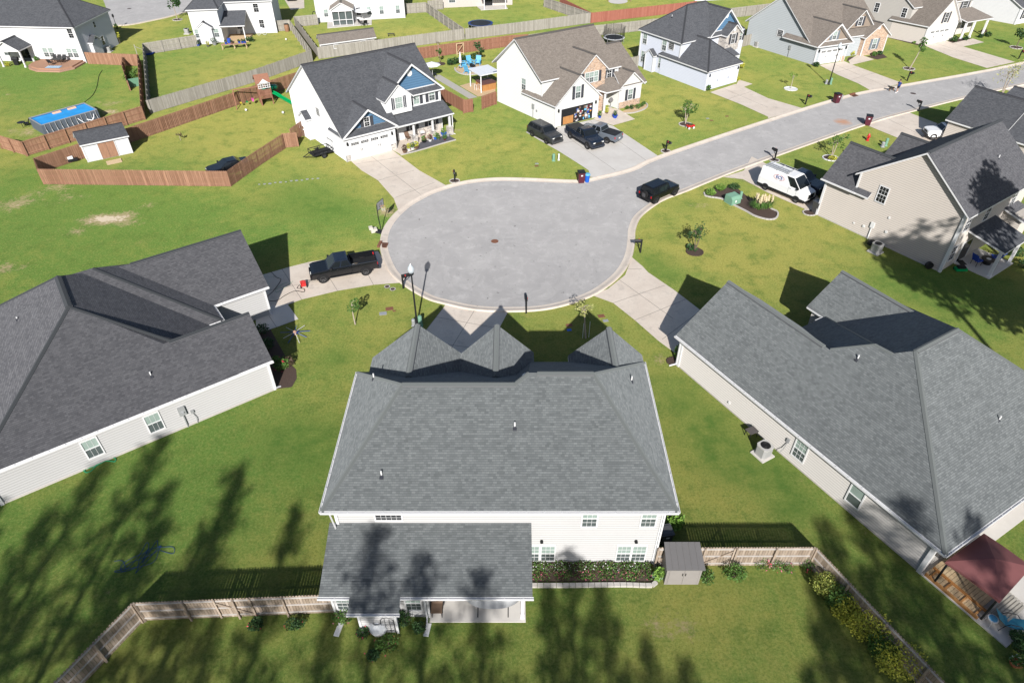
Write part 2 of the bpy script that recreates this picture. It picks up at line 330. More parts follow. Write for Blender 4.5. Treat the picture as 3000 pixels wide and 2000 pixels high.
# driveway of the blue gabled house
drive('driveway',[q(0,1,870,1480),q(0,1,1250,1378),q(0,1,1500,1568),q(1,1,1750,140),q(1,1,1530,230),q(1,1,1305,358),q(1,1,1265,255),q(1,1,1120,90),q(0,1,970,1568)],
  [(q(0,1,1060,1440),q(1,1,1530,235)),(q(1,1,1110,95),q(1,1,1450,0)),(q(1,1,1280,250),q(1,1,1640,110)),(q(0,1,920,1510),q(0,1,1370,1440))])
drive('walk',[q(0,1,1250,1378),q(0,1,1270,1290),q(0,1,1700,1180),q(0,1,1770,1235),q(0,1,1340,1428)],z=.034)
# driveway of the stone-fronted house (five joints, wide)
drive('driveway',[q(0,2,125,1215),q(0,2,395,1175),q(0,2,745,1100),q(0,2,930,1160),q(0,2,1350,1440),q(0,2,1130,1568),q(1,2,860,70),q(1,2,720,60),q(1,2,705,0),q(0,2,650,1530),q(0,2,420,1385),q(0,2,250,1290)],
  [(q(0,2,420,1200),q(0,2,950,1568)),(q(0,2,350,1335),q(0,2,1040,1230)),(q(0,2,700,1100),q(0,2,1250,1490))],mt=CONCP)
drive('walk',[q(0,2,745,1100),q(0,2,885,985),q(0,2,985,1010),q(0,2,1130,1098),q(0,2,930,1155)],z=.036)
# driveway of the blue-grey house
drive('driveway',[q(0,2,1820,850),q(0,2,2050,775),q(0,2,2130,800),q(0,2,2352,905),q(0,3,0,905),q(0,3,320,998),q(0,3,0,1090),q(0,2,2352,1075),q(0,2,2100,960)],[(q(0,2,1960,920),q(0,2,2210,840)),(q(0,2,1940,815),q(0,2,2352,990))])
drive('walk',[q(0,2,2060,780),q(0,2,2085,735),q(0,2,2210,775),q(0,2,2130,802)],z=.036)
# driveway of the slate and brown house
drive('driveway',[q(0,3,470,600),q(0,3,700,565),q(0,3,780,600),q(0,3,1240,768),q(0,3,945,835),q(0,3,830,770),q(0,3,640,690)],[(q(0,3,580,580),q(0,3,1090,800)),(q(0,3,620,670),q(0,3,840,610)),(q(0,3,760,735),q(0,3,1000,665))])
drive('walk',[q(0,3,740,560),q(0,3,830,500),q(0,3,975,550),q(0,3,760,602)],z=.036)
# driveway of the taupe house
drive('driveway',[q(0,3,1420,415),q(0,3,1640,378),q(0,3,1790,430),q(0,3,2270,572),q(0,3,2010,628),q(0,3,1700,530)],[(q(0,3,1540,400),q(0,3,2140,600))])
drive('walk',[q(0,3,1690,400),q(0,3,1880,358),q(0,3,1985,392),q(0,3,1790,432)],z=.036)
# driveways south of the street
drive('driveway',[q(0,3,900,1150),q(0,3,1280,1030),q(0,3,1640,1170),q(0,3,1900,1260),q(0,3,1600,1400),q(0,3,1220,1280)],[(q(0,3,1090,1090),q(0,3,1500,1290))])
drive('driveway',[q(0,3,2160,820),q(0,3,2352,770),q(0,3,2600,760),q(0,3,2600,900),q(0,3,2352,880)])
drive('driveway',[q(1,2,1940,62),q(1,2,2130,0),q(0,3,-150,1440),q(1,3,400,150),q(1,3,470,260),q(1,3,400,400),q(1,3,330,350),q(1,3,0,205),q(1,2,2120,80)],[(q(1,2,1990,50),q(1,3,300,280)),(q(1,2,2280,150),q(1,3,60,20))])
# far cul-de-sac
flat('road',[q(0,0,920,-60),q(0,0,960,30),q(0,0,990,120),q(0,0,1025,237),q(0,0,1200,228),q(0,0,1400,190),q(0,0,1580,150),q(0,0,1730,105),q(0,0,1800,-60)],.012,ASPH)
m=MB(); ev=smooth([q(0,0,1025,237),q(0,0,1200,228),q(0,0,1400,190),q(0,0,1580,150),q(0,0,1730,105)],4)
for a,b in zip(ev,ev[1:]): m.obox(a+Vector((0,-.25,.13)),b+Vector((0,-.25,.13)),.5,.13)
tag(m.build('kerb',CONC),kind='structure')
drive('driveway',[q(0,1,250,-20),q(0,1,320,95),q(0,1,445,78),q(0,1,440,-20)])
# ground sheet with dryness and bare-soil attributes
from mathutils import noise as mn
def rg(k,l,x,y,rx_,ry_,am): p=q(k,l,x,y); return (p.x,p.y,rx_,ry_,am)
regions=[rg(0,0,1700,1250,16,11,.3),rg(0,1,80,1150,10,9,.28),rg(0,0,1900,700,14,11,.42),rg(0,1,200,430,9,10,.4),rg(1,0,1200,350,30,13,-.55),rg(1,0,300,700,24,14,-.4),rg(0,0,500,800,22,12,-.45),rg(1,1,700,60,12,8,.25),rg(1,1,1200,50,7,6,.25),rg(0,1,1900,1300,9,9,.22),rg(1,2,1900,500,13,9,.3),rg(1,3,300,600,12,9,.3),
 rg(0,2,1400,900,10,9,.3),rg(0,3,300,650,9,8,-.1),rg(0,3,1300,560,12,10,-.3),rg(0,3,2000,400,12,10,-.25),rg(1,3,1600,1150,8,7,-.45),rg(2,2,1600,700,7,9,.12),rg(2,1,300,800,9,9,-.15),rg(2,0,1500,1300,13,9,-.25),rg(3,0,500,200,12,7,-.1),rg(3,2,1500,1000,9,6,-.05),rg(0,1,1700,350,12,7,.25),rg(0,0,1250,300,8,8,.1)]
g=NG('lawn'); at=g.n('ShaderNodeAttribute',attribute_name='tone'); sp=g.n('ShaderNodeSeparateColor'); g.l(at.outputs['Color'],sp.inputs[0])
n1=g.noise(.12,4,.6); n2=g.noise(.9,5,.65); n3=g.noise(9,4,.7); n4=g.noise(45,2,.6); n5=g.noise(.35,5,.7); n6=g.noise(6,8,.88); n7=g.noise(3.2,5,.75); n8=g.noise(.55,6,.72)
dry=g.math('ADD',sp.outputs[0],g.math('MULTIPLY',g.math('SUBTRACT',n2,.5),1.25)); dry=g.math('ADD',dry,g.math('MULTIPLY',g.math('SUBTRACT',n1,.5),.9)); dry=g.math('ADD',dry,g.math('MULTIPLY',g.math('SUBTRACT',n3,.5),.55),clamp=True)
c=g.mix(dry,(.105,.2,.036),(.325,.297,.075))
c=g.mix(g.math('MULTIPLY',g.ramp(n5,.55,.8),.35),c,(.28,.22,.075))
c=g.mix(g.math('MULTIPLY',g.ramp(n7,.5,.66),.35),c,(.33,.3,.09)); c=g.mix(g.math('MULTIPLY',g.ramp(n8,.5,.64),.55),c,(.07,.13,.022)); c=g.mix(g.math('MULTIPLY',g.ramp(n6,.5,.6),.6),c,(.05,.095,.018)); c=g.mix(g.math('MULTIPLY',g.ramp(n6,.49,.4),.5),c,(.33,.33,.12)); c=g.mix(g.math('MULTIPLY',g.ramp(n3,.42,.72),.4),c,(.075,.115,.022)); c=g.mix(g.math('MULTIPLY',g.ramp(n4,.35,.75),.5),c,(.05,.075,.016))
lush=g.math('MULTIPLY',sp.outputs[2],g.ramp(n2,.3,.62)); c=g.mix(g.math('MULTIPLY',lush,.75),c,(.048,.12,.02))
ss=g.math('ADD',sp.outputs[1],g.math('MULTIPLY',g.math('SUBTRACT',n5,.5),2.0)); ss=g.math('ADD',ss,g.math('MULTIPLY',g.math('SUBTRACT',n7,.5),1.7))
c=g.mix(g.math('MULTIPLY',g.ramp(ss,.5,.9),.8),c,(.3,.235,.14)); c=g.mix(g.ramp(ss,.98,1.15),c,(.45,.38,.29))
g.col(c); g.bump(n4,.05,.8); g.set(.9,0,.15); g.dr(); LAWN=g.m
blobs=[] # x,y,rx,ry,channel,amount
def bl(p,rx,ry,ch,a): blobs.append((p.x,p.y,rx,ry,ch,a))
for x,y,r,a in [(1085,415,1.6,1.12),(860,450,1.5,.75),(700,560,.8,.7),(490,160,3,.62),(300,280,2.2,.6),(40,330,2.5,.66),(740,240,1.3,.6),(60,890,1.8,.95),(1250,480,1.6,.55),(950,460,2.2,.55),(1380,310,1.4,.5),(620,590,1.5,.5)]: bl(q(1,0,x,y),r*1.25,r*.7,1,a*.8)
for x,y,r,a in [(1850,1195,.9,.8),(1945,1268,.6,.6)]: bl(q(0,1,x,y),r,r*.6,1,a)
bl(q(0,0,1000,945),2.6,1.6,1,.75); bl(q(0,0,580,980),3,1.2,1,.6); bl(q(0,0,250,1200),3,2,1,.72); bl(q(0,0,1010,1030),1.4,.9,1,1.0); bl(q(0,0,75,865),.9,.5,1,.8); bl(q(0,0,100,1480),2,1,1,.5)
bl(q(1,1,1200,385),1.6,1.3,1,1.0); bl(q(0,2,1100,230),2,2,1,.35)
for k,l,x,y,r,a in [(2,2,1370,170,.8,.7),(1,2,1650,320,.8,.55),(1,2,1780,330,.9,.55),(1,2,1225,800,.9,.5),(1,2,1450,970,.7,.5),(1,2,1160,545,.6,.4),(3,2,1400,1070,1.2,.35),(3,2,1600,1050,1.6,.32),(3,0,1000,730,.8,.45),(2,1,700,440,.9,.4),(1,2,1100,1450,1.0,.35),(3,3,920,200,1,.4)]: bl(q(k,l,x,y),r,r,1,a)
for k,l,x,y,r in [(1,2,1240,800,1.8),(1,2,1380,940,2),(1,2,1650,310,2),(1,2,1450,620,1.2),(1,2,1530,590,.7),(2,2,1450,420,2),(2,2,1600,580,1),(2,2,1720,830,2),(2,2,1830,690,1.3),(2,2,1900,1050,2),(2,2,2130,1140,2.5),(2,2,2280,1190,1.6),(2,3,150,1440,1.2),(2,3,250,1520,1.3),(1,1,400,250,4),(1,1,700,370,3),(1,3,1500,1050,4),(1,3,1700,1200,3),(1,3,1250,1000,3),(0,2,80,60,3),(2,1,740,150,1.2),(2,1,390,880,2.5),(2,1,500,1020,2.5),(1,2,2280,790,.8),(1,2,1920,630,.8)]: bl(q(k,l,x,y),r,r*.8,2,.9)
x0,x1,y0,y1,st_=-120,140,8,185,.7
nx,ny=int((x1-x0)/st_),int((y1-y0)/st_); vs_=[];fs_=[];cols=[]
fl=[q(0,0,310,1455),q(1,0,2080,140)]
for j in range(ny+1):
    for i in range(nx+1):
        x=x0+i*st_; y=y0+j*st_; vs_.append((x,y,0))
        d=.56+.36*mn.noise(Vector((x*.05,y*.05,0)))+.34*mn.noise(Vector((x*.16,y*.16,3)))
        for bx,by,rx_,ry_,am in regions: 
            e=((x-bx)/rx_)**2+((y-by)/ry_)**2
            if e<1: d+=am*(1-e)**.5 if e>.35 else am*.8
        if y<36: d-=.16*min(1,(36-y)/12)
        s_=0;lu=0
        for bx,by,rx,ry,ch,a in blobs:
            e=((x-bx)/rx)**2+((y-by)/ry)**2
            if e<6:
                v=a*math.exp(-e*.9)
                if ch==1: s_+=v
                else: lu+=v
        cols.append((max(0,min(1,d)),min(1.3,s_),min(1,lu),1))
for j in range(ny):
    for i in range(nx): a=j*(nx+1)+i; fs_.append((a,a+1,a+nx+2,a+nx+1))
n0=len(vs_); W=900
vs_+=[(-W,-W,0),(W,-W,0),(W,y0,0),(-W,y0,0),(x0,y0,0),(x0,y1,0),(-W,y1,0),(x1,y0,0),(x1,y1,0),(W,y1,0),(-W,W,0),(W,W,0)]; cols+=[(.6,0,0,1)]*12
k=n0; fs_+=[(k,k+1,k+2,k+3),(k+3,k+4,k+5,k+6),(k+7,k+2,k+9,k+8),(k+6,k+9,k+11,k+10)]
me=bpy.data.meshes.new('ground'); me.from_pydata(vs_,[],fs_); ca=me.color_attributes.new('tone','FLOAT_COLOR','POINT')
ca.data.foreach_set('color',[c for t in cols for c in t]); me.materials.append(LAWN); me.update()
go=link(bpy.data.objects.new('ground',me)); tag(go,kind='structure')
# ---------------------------------------------------------------- house builder
class House:
    def __init__(s,name,label,o,a,b,sid,sh,cat='house',group=None):
        s.o=Vector((o[0],o[1],0)); a,b=R(a),R(b); s.ux=Vector((math.cos(a),math.sin(a),0)); s.uy=Vector((math.cos(b),math.sin(b),0))
        s.r=root(name,label,cat,s.o,group=group); s.sid=sid; s.sh=sh; s.A={}
        s.fa={}; s.nw=0
    def T(s,x,y,z): return s.o+s.ux*x+s.uy*y+Vector((0,0,z))
    def mb(s,name,mt):
        k=(name,mt.name)
        if k not in s.A: s.A[k]=(MB(s.T,s.o),mt)
        return s.A[k][0]
    def roof(s,faces,sh=None,th=.2,fascia=True):
        sh=sh or s.sh; m=s.mb('roof',sh); fm=s.mb('fascia',TRIM)
        # boundary edges
        key=lambda p:(round(p[0],3),round(p[1],3),round(p[2],3)); E={}
        for f in faces:
            for i in range(len(f)): a,b=key(f[i]),key(f[(i+1)%len(f)]); E.setdefault(frozenset((a,b)),[]).append((f[i],f[(i+1)%len(f)]))
        for f in faces:
            W=[s.T(*p) for p in f]; n=Vector()
            for i in range(len(W)): n+=W[i].cross(W[(i+1)%len(W)])
            n=(W[1]-W[0]).cross(W[2]-W[0]).normalized()
            if n.z<0: f=f[::-1]; W=W[::-1]; n=-n
            h=Vector((-n.y,n.x,0)); h=h.normalized() if h.length>1e-4 else Vector((1,0,0)); u=n.cross(h).normalized()
            if u.z<0: u=-u
            uv=[((p-W[0]).dot(h)+s.o.x*.37,(p.z)/max(.2,abs(u.z))) for p in W]
            m.add(f,[list(range(len(f)))],0,[uv])
            fm.add([(p[0],p[1],p[2]-.04) for p in f],[list(range(len(f)))]); fm.add([(p[0],p[1],p[2]-th) for p in f],[list(range(len(f)-1,-1,-1))])
        for e,l in E.items():
            if len(l)==1:
                a,b=l[0]
                m.add([a,b,(b[0],b[1],b[2]-.035),(a[0],a[1],a[2]-.035)],[(0,1,2,3)],0,[[(0,0),(.1,0),(.1,.03),(0,.03)]])
                fm.add([(a[0],a[1],a[2]-.04),(b[0],b[1],b[2]-.04),(b[0],b[1],b[2]-th),(a[0],a[1],a[2]-th)],[(0,1,2,3)])
    def cap(s,a,b,w=.3,vent=False,sh=None):
        """shingled cap along a ridge or hip line"""
        m=s.mb('ridge_cap',sh or CAPS.get(s.sh.name,s.sh)); A,B=s.T(*a),s.T(*b); d=(B-A); n=Vector((-d.y,d.x,0)).normalized()
        h=.07 if vent else .035
        dz=Vector((0,0,1)); k=w*.55
        pts=[]
        for p in (A,B): pts+=[p-n*w-dz*(k-h-.0),p+dz*h,p+n*w-dz*(k-h),p-n*w-dz*(k+.03),p+n*w-dz*(k+.03)]
        if vent:
            for sg_ in (-1,1): k2=MB(off=s.o); k2.tube([A+n*w*1.04*sg_-dz*(k-.03),B+n*w*1.04*sg_-dz*(k-.03)],.028,5); k2.build('vent_shade_line',VENT_SHADE,s.r)  # dark tubes paint the vent's shade along both cap edges
        pts=[ (p-s.o) for p in pts]; T=m.T; m.T=lambda x,y,z:Vector((x,y,z))+s.o
        m.add(pts,[(0,1,6,5),(1,2,7,6),(0,5,8,3),(2,4,9,7),(0,3,4,2,1),(5,6,7,9,8)]); m.T=T
    def gab(s,x0,x1,y0,y1,ze,zr,ax='x',ov=.35,rk=.3,z0=0,wm=None,gm=None,sh=None,wall=True,caps=True,rk1=None,zg=None,roof=True):
        """gabled volume; x0..y1 wall extents; ze = roof height at the eave edge"""
        rk1=rk if rk1 is None else rk1
        if ax=='y': f=lambda a,b,c:(b,a,c); x0,x1,y0,y1=y0,y1,x0,x1
        else: f=lambda a,b,c:(a,b,c)
        ym=(y0+y1)/2; sl=(zr-ze)/((y1-y0)/2+ov); X0,X1,Y0,Y1=x0-rk,x1+rk1,y0-ov,y1+ov
        if roof: s.roof([[f(X0,Y0,ze),f(X1,Y0,ze),f(X1,ym,zr),f(X0,ym,zr)],[f(X1,Y1,ze),f(X0,Y1,ze),f(X0,ym,zr),f(X1,ym,zr)]],sh)
        if roof and caps: s.cap(f(X0,ym,zr),f(X1,ym,zr),.16,vent=True)
        if wall:
            zw=ze+sl*ov-.1; zt=zr-.1
            a=[(y0,z0),(y1,z0),(y1,zw),(ym,zt),(y0,zw)]
            if gm and zg:
                a=[(y0,z0),(y1,z0),(y1,zg),(y0,zg)]; t0=(zw-zg)
                b=[(y0,zg),(y1,zg),(y1,zw),(ym,zt),(y0,zw)] if t0>.01 else [(y0+(zg-zw)/sl,zg),(y1-(zg-zw)/sl,zg),(ym,zt)]
                s.mb('gable_wall',gm).ext([f(x0,y,z) for y,z in b],[f(x1,y,z) for y,z in b])
            s.mb('wall',wm or s.sid).ext([f(x0,y,z) for y,z in a],[f(x1,y,z) for y,z in a])
    def hip(s,X0,X1,Y0,Y1,ze,zr,rx0,rx1,ym=None,ax='x',sh=None,z0=0,ov=.35,wm=None,wall=True,caps=True):
        if ax=='y': f=lambda a,b,c:(b,a,c); X0,X1,Y0,Y1=Y0,Y1,X0,X1
        else: f=lambda a,b,c:(a,b,c)
        ym=(Y0+Y1)/2 if ym is None else ym
        a,b,c,d=f(X0,Y0,ze),f(X1,Y0,ze),f(X1,Y1,ze),f(X0,Y1,ze); r0,r1=f(rx0,ym,zr),f(rx1,ym,zr)
        if abs(rx0-rx1)<.05: fs=[[a,b,r0],[b,c,r0],[c,d,r0],[d,a,r0]]
        else: fs=[[a,b,r1,r0],[b,c,r1],[c,d,r0,r1],[d,a,r0]]
        s.roof(fs,sh)
        if caps:
            if abs(rx0-rx1)>.05: s.cap(r0,r1,.16,vent=True)
            for p,q_ in ((a,r0),(d,r0),(b,r1),(c,r1)): s.cap(p,q_,.13)
        if wall: s.mb('wall',wm or s.sid).ext([f(X0+ov,Y0+ov,z0),f(X1-ov,Y0+ov,z0),f(X1-ov,Y1-ov,z0),f(X0+ov,Y1-ov,z0)],[f(X0+ov,Y0+ov,ze-.02),f(X1-ov,Y0+ov,ze-.02),f(X1-ov,Y1-ov,ze-.02),f(X0+ov,Y1-ov,ze-.02)])
    def wbox(s,x0,x1,y0,y1,z0,z1,mt=None,name='wall'): 
        if name=='wall': s.mb(name,mt or s.sid).box(x0,x1,y0,y1,z0,z1)
        else: m=MB(s.T,s.o); m.box(x0,x1,y0,y1,z0,z1); m.build(name,mt or s.sid,s.r)
    def gutter(s,a,b,w=.12,h=.12):
        m=s.mb('gutter',TRIM); m.obox2(s,a,b,w,h)
    def plane(s,face,at):
        """returns function (u along wall, z, out) -> house coords; face '-y','+y','-x','+x' at wall coordinate at"""
        if face=='-y': return lambda u,z,o:(u,at-o,z)
        if face=='+y': return lambda u,z,o:(u,at+o,z)
        if face=='-x': return lambda u,z,o:(at-o,u,z)
        return lambda u,z,o:(at+o,u,z)
    def slab(s,m,f,u0,u1,z0,z1,o0,o1):
        a=[f(u0,z0,o0),f(u1,z0,o0),f(u1,z1,o0),f(u0,z1,o0)]; b=[f(u0,z0,o1),f(u1,z0,o1),f(u1,z1,o1),f(u0,z1,o1)]; m.ext(a,b)
    def win(s,face,at,u,z,w=.95,h=1.5,grid=(2,2),shut=None,kind='mix',label=None,fw=.08,rail=True):
        """window centred at u along the wall, z = sill height"""
        f=s.plane(face,at); M=MB(s.T,s.o); u0,u1,z1=u-w/2,u+w/2,z+h
        for a in ((u0-fw,u0,z-fw,z1+fw),(u1,u1+fw,z-fw,z1+fw),(u0,u1,z-fw,z),(u0,u1,z1,z1+fw)): s.slab(M,f,*a,-.02,.06)
        if rail: s.slab(M,f,u0,u1,z+h/2-.03,z+h/2+.03,0,.045)
        for i in range(1,grid[0]+1):
            x=u0+w*i/(grid[0]+1); s.slab(M,f,x-.008,x+.008,z,z1,0,.03)
        ng=grid[1]
        if rail:
            for b0 in (z,z+h/2):
                for j in range(1,ng): zz=b0+h/2*j/ng; s.slab(M,f,u0,u1,zz-.008,zz+.008,0,.03)
        else:
            for j in range(1,ng+1): zz=z+h*j/(ng+1); s.slab(M,f,u0,u1,zz-.008,zz+.008,0,.03)
        o=M.build('window',TRIM,s.r); tag(o,label)
        g1=MB(s.T,s.o)
        if kind=='dark' : s.slab(g1,f,u0,u1,z,z1,-.01,.015); g1.build('pane',GL_D,o)
        elif kind=='light': s.slab(g1,f,u0,u1,z,z1,-.01,.015); g1.build('pane',GL_L,o)
        else:
            s.slab(g1,f,u0,u1,z+h/2,z1,-.01,.015); g1.build('pane',GL_L,o)
            g2=MB(s.T,s.o); s.slab(g2,f,u0,u1,z,z+h/2,-.01,.013); g2.build('pane',GL_M if kind=='mix' else GL_D,o)
        if shut:
            for a,b in ((u0-fw-.42,u0-fw-.03),(u1+fw+.03,u1+fw+.42)):
                m=MB(s.T,s.o); s.slab(m,f,a,b,z-fw,z1+fw,-.02,.05)
                for k in range(9): zz=z+h*(k+.5)/9; s.slab(m,f,a+.05,b-.05,zz,zz+.03,.045,.06)
                m.build('shutter',shut,s.r)
        return o
    def garage(s,face,at,u0,u1,h=2.15,open_=False):
        f=s.plane(face,at); M=MB(s.T,s.o)
        for a in ((u0-.12,u0,0,h+.12),(u1,u1+.12,0,h+.12),(u0,u1,h,h+.12)): s.slab(M,f,*a,-.02,.07)
        M.build('garage_door_frame',TRIM,s.r)
        if open_: return
        D=MB(s.T,s.o); s.slab(D,f,u0,u1,0.02,h,-.02,.02)
        n=4
        for j in range(n):
            z0=h*j/n+.05; z1=h*(j+1)/n-.03
            if j==n-1: continue
            for i in range(8):
                a=u0+(u1-u0)*i/8+.06; b=u0+(u1-u0)*(i+1)/8-.06; s.slab(D,f,a,b,z0,z1,.02,.03)
        o=D.build('garage_door',WHITE,s.r)
        G=None
        for i in range(4):
            a=u0+(u1-u0)*i/4+.15; b=u0+(u1-u0)*(i+1)/4-.15
            for k in range(4):
                aa=a+(b-a)*k/4+.02; bb=a+(b-a)*(k+1)/4-.02
                if k==0: G=MB(s.T,s.o); s.slab(G,f,a,b,h*.80,h*.93,.015,.032); gw=G.build('door_window',GL_D,o); G=MB(s.T,s.o)
                else: s.slab(G,f,aa-.035,aa-.005,h*.80,h*.93,.03,.04)
            s.slab(G,f,a,b,h*.86,h*.87,.03,.04); G.build('muntin',WHITE,o)
        H=MB(s.T,s.o)
        for c in (.27,.73): u=u0+(u1-u0)*c; s.slab(H,f,u-.12,u-.08,.9,1.2,.02,.07); s.slab(H,f,u+.08,u+.12,.9,1.2,.02,.07)
        H.build('handle',BLK,o)
    def lantern(s,face,at,u,z=1.9):
        f=s.plane(face,at); M=MB(s.T,s.o); s.slab(M,f,u-.08,u+.08,z,z+.32,.02,.18); s.slab(M,f,u-.05,u+.05,z+.32,z+.42,.05,.15); M.build('wall_lantern',BLK,s.r)
    def door(s,face,at,u,mt=None,w=.95,h=2.1):
        f=s.plane(face,at); M=MB(s.T,s.o)
        for a in ((u-w/2-.1,u-w/2,0,h+.1),(u+w/2,u+w/2+.1,0,h+.1),(u-w/2,u+w/2,h,h+.1)): s.slab(M,f,*a,-.02,.07)
        M.build('door_frame',TRIM,s.r); M=MB(s.T,s.o); s.slab(M,f,u-w/2,u+w/2,.03,h,-.02,.03); o=M.build('door',mt or DOORD,s.r)
        M=MB(s.T,s.o); s.slab(M,f,u+w/2-.12,u+w/2-.07,1,1.1,.03,.09); M.build('handle',GREYM,o)
    def corner(s,x,y,z0,z1,w=.12):
        m=MB(s.T,s.o); m.box(x-w/2,x+w/2,y-w/2,y+w/2,z0,z1); m.build('corner_trim',TRIM,s.r)
    def post(s,x,y,z1,w=.16,base=None):
        M=MB(s.T,s.o); M.box(x-w/2,x+w/2,y-w/2,y+w/2,0,z1); M.box(x-w*.7,x+w*.7,y-w*.7,y+w*.7,0,.15)
        M.build('column',TRIM,s.r)
        if base: M=MB(s.T,s.o); M.box(x-.3,x+.3,y-.3,y+.3,0,base); M.box(x-.34,x+.34,y-.34,y+.34,base,base+.06); M.build('column_base',ST_G,s.r)
    def pipe(s,x,y,z,h=.38):
        h*=.78
        M=MB(s.T,s.o); M.cyl(x,y,z-.15,z+h,.045,n=8); o=M.build('vent_pipe',WHITE,s.r)
        M=MB(s.T,s.o); M.cyl(x,y,z-.1,z+.06,.085,.055,n=8); M.box(x-.1,x+.1,y-.17,y+.07,z-.14,z-.03); M.build('flashing',SHUT,o)
    def round_vent(s,face,at,u,z,r=.3):
        f=s.plane(face,at); M=MB(s.T,s.o); n=16
        a=[f(u+r*math.cos(2*math.pi*k/n),z+r*math.sin(2*math.pi*k/n),0) for k in range(n)]; b=[f(u+r*math.cos(2*math.pi*k/n),z+r*math.sin(2*math.pi*k/n),.05) for k in range(n)]
        M.ext(a,b); M.build('gable_vent',WHITE,s.r)
    def boxout(s,face,at,u0,u1,d=.6,z1=2.5):
        """small gabled bump on a side wall"""
        um=(u0+u1)/2
        if face=='-x':
            s.wbox(at-d,at+.1,u0,u1,0,z1)
            s.roof([[(at-d-.2,u0-.2,z1-.05),(at-d-.2,um,z1+.75),(at+.1,um,z1+.75),(at+.1,u0-.2,z1-.05)],[(at-d-.2,um,z1+.75),(at-d-.2,u1+.2,z1-.05),(at+.1,u1+.2,z1-.05),(at+.1,um,z1+.75)]])
            s.mb('wall',s.sid).ext([(at-d,u0,z1),(at-d,u1,z1),(at-d,um,z1+.62)],[(at,u0,z1),(at,u1,z1),(at,um,z1+.62)])
            for u in (u0,u1): s.corner(at-d,u,0,z1)
    def gutters(s,pts,w=.13):
        m=s.mb('gutter',TRIM)
        for a,b in zip(pts,pts[1:]):
            A=s.T(*a)-s.o; B=s.T(*b)-s.o; T=m.T; m.T=lambda x,y,z:Vector((x,y,z))+s.o
            d=(B-A).normalized(); n=Vector((-d.y,d.x,0)).normalized(); A2=A-d*.06;B2=B+d*.06
            # open trough: outer lip, floor
            for o0,o1,z0,z1 in ((-.0,.02,-.13,0),(.02,w-.03,-.13,-.1),(w-.03,w,-.13,0)):
                p=[A2+n*o0,B2+n*o0,B2+n*o1,A2+n*o1]; m.add([x+Vector((0,0,z0)) for x in p]+[x+Vector((0,0,z1)) for x in p],[(3,2,1,0),(4,5,6,7),(0,1,5,4),(1,2,6,5),(2,3,7,6),(3,0,4,7)])
            k=s.mb('gutter_strap',TRIM); T2=k.T; k.T=m.T; L=(B-A).length; c=max(1,int(L/.9))
            for i in range(c): p=A+d*(L*(i+.5)/c); k.obox(p+n*.0+Vector((0,0,.006)),p+n*w+Vector((0,0,.006)),.03,.012)
            k.T=T2; m.T=T
    def spout(s,x,y,z1,dx=0,dy=-.3):
        m=MB(s.T,s.o); m.box(x-.045,x+.045,y-.04,y+.04,.12,z1)
        m.obox((x,y,.2),(x+dx,y+dy,.08),.09,.08); m.build('downspout',TRIM,s.r)
    def done(s):
        par=None
        for (n,k),(m,mt) in s.A.items():
            if n in('fascia','gutter_strap','ridge_cap','vent_shade_line') or not m.f: continue
            o=m.build(n,mt,s.r)
            if n=='roof' and par is None: par=o
        for (n,k),(m,mt) in s.A.items():
            if n in('fascia','gutter_strap','ridge_cap','vent_shade_line') and m.f: m.build(n,mt,par or s.r)
        return s.r
CAPS={'grey_shingles':shingle('grey_cap_shingles',(.16,.175,.175),(.27,.285,.285),(.1,.11,.11)),'charcoal_shingles':shingle('charcoal_cap_shingles',(.045,.05,.056),(.085,.09,.1),(.03,.03,.035)),
 'dark_grey_shingles':shingle('dark_cap_shingles',(.055,.062,.07),(.12,.13,.14),(.035,.038,.042)),'brown_shingles':shingle('brown_cap_shingles',(.11,.1,.09),(.18,.16,.14),(.06,.055,.05))}

# ================= foreground two storey house
A=House('two_storey_house','large cream two-storey house in the centre foreground with grey hipped roof and three gables',(0,0),0,90,SI_W,SH_G)
ze=5.3; s1=.758
yL,yRr=26.45,26.92; zL=ze+s1*(yL-21.2); zR=ze+s1*(yRr-21.2)
XL,XR=-9.78,8.5; YB=21.2; YFL,YFR=31.8,32.75
rL=(-5.87,yL,zL); rL2=(1.0,yL,zL); rR1=(.9,yRr,zR); rR2=(4.38,yRr,zR)
# left block and right block as explicit planes
A.roof([[(XL,YB,ze),(XR,YB,ze),rR2,rR1,(.9-(zR-zL)/s1,yL,zL),rL],
        [(XL,YB,ze),rL,(XL,YFL,ze)],[(XL,YFL,ze),rL,(.9-(zR-zL)/s1,yL,zL),(.2,YFL,ze)],
        [(.9-(zR-zL)/s1,yL,zL),rR1,(1.2,YFR,ze),(.2,YFL,ze)],[rR1,rR2,(XR,YFR,ze),(1.2,YFR,ze)],[(XR,YB,ze),(XR,YFR,ze),rR2]])
A.cap(rL,(.15,yL,zL),.16,vent=True); A.cap((1.35,yRr,zR),rR2,.16,vent=True); A.cap((.15,yL,zL),rR1,.13)
for a,b in (((XL,YB,ze),rL),((XR,YB,ze),rR2),((XL,YFL,ze),rL),((XR,YFR,ze),rR2)): A.cap(a,b,.13)
A.wbox(-9.25,7.95,21.6,31.6,0,5.25); A.wbox(1.3,7.9,31.4,32.6,0,5.25)
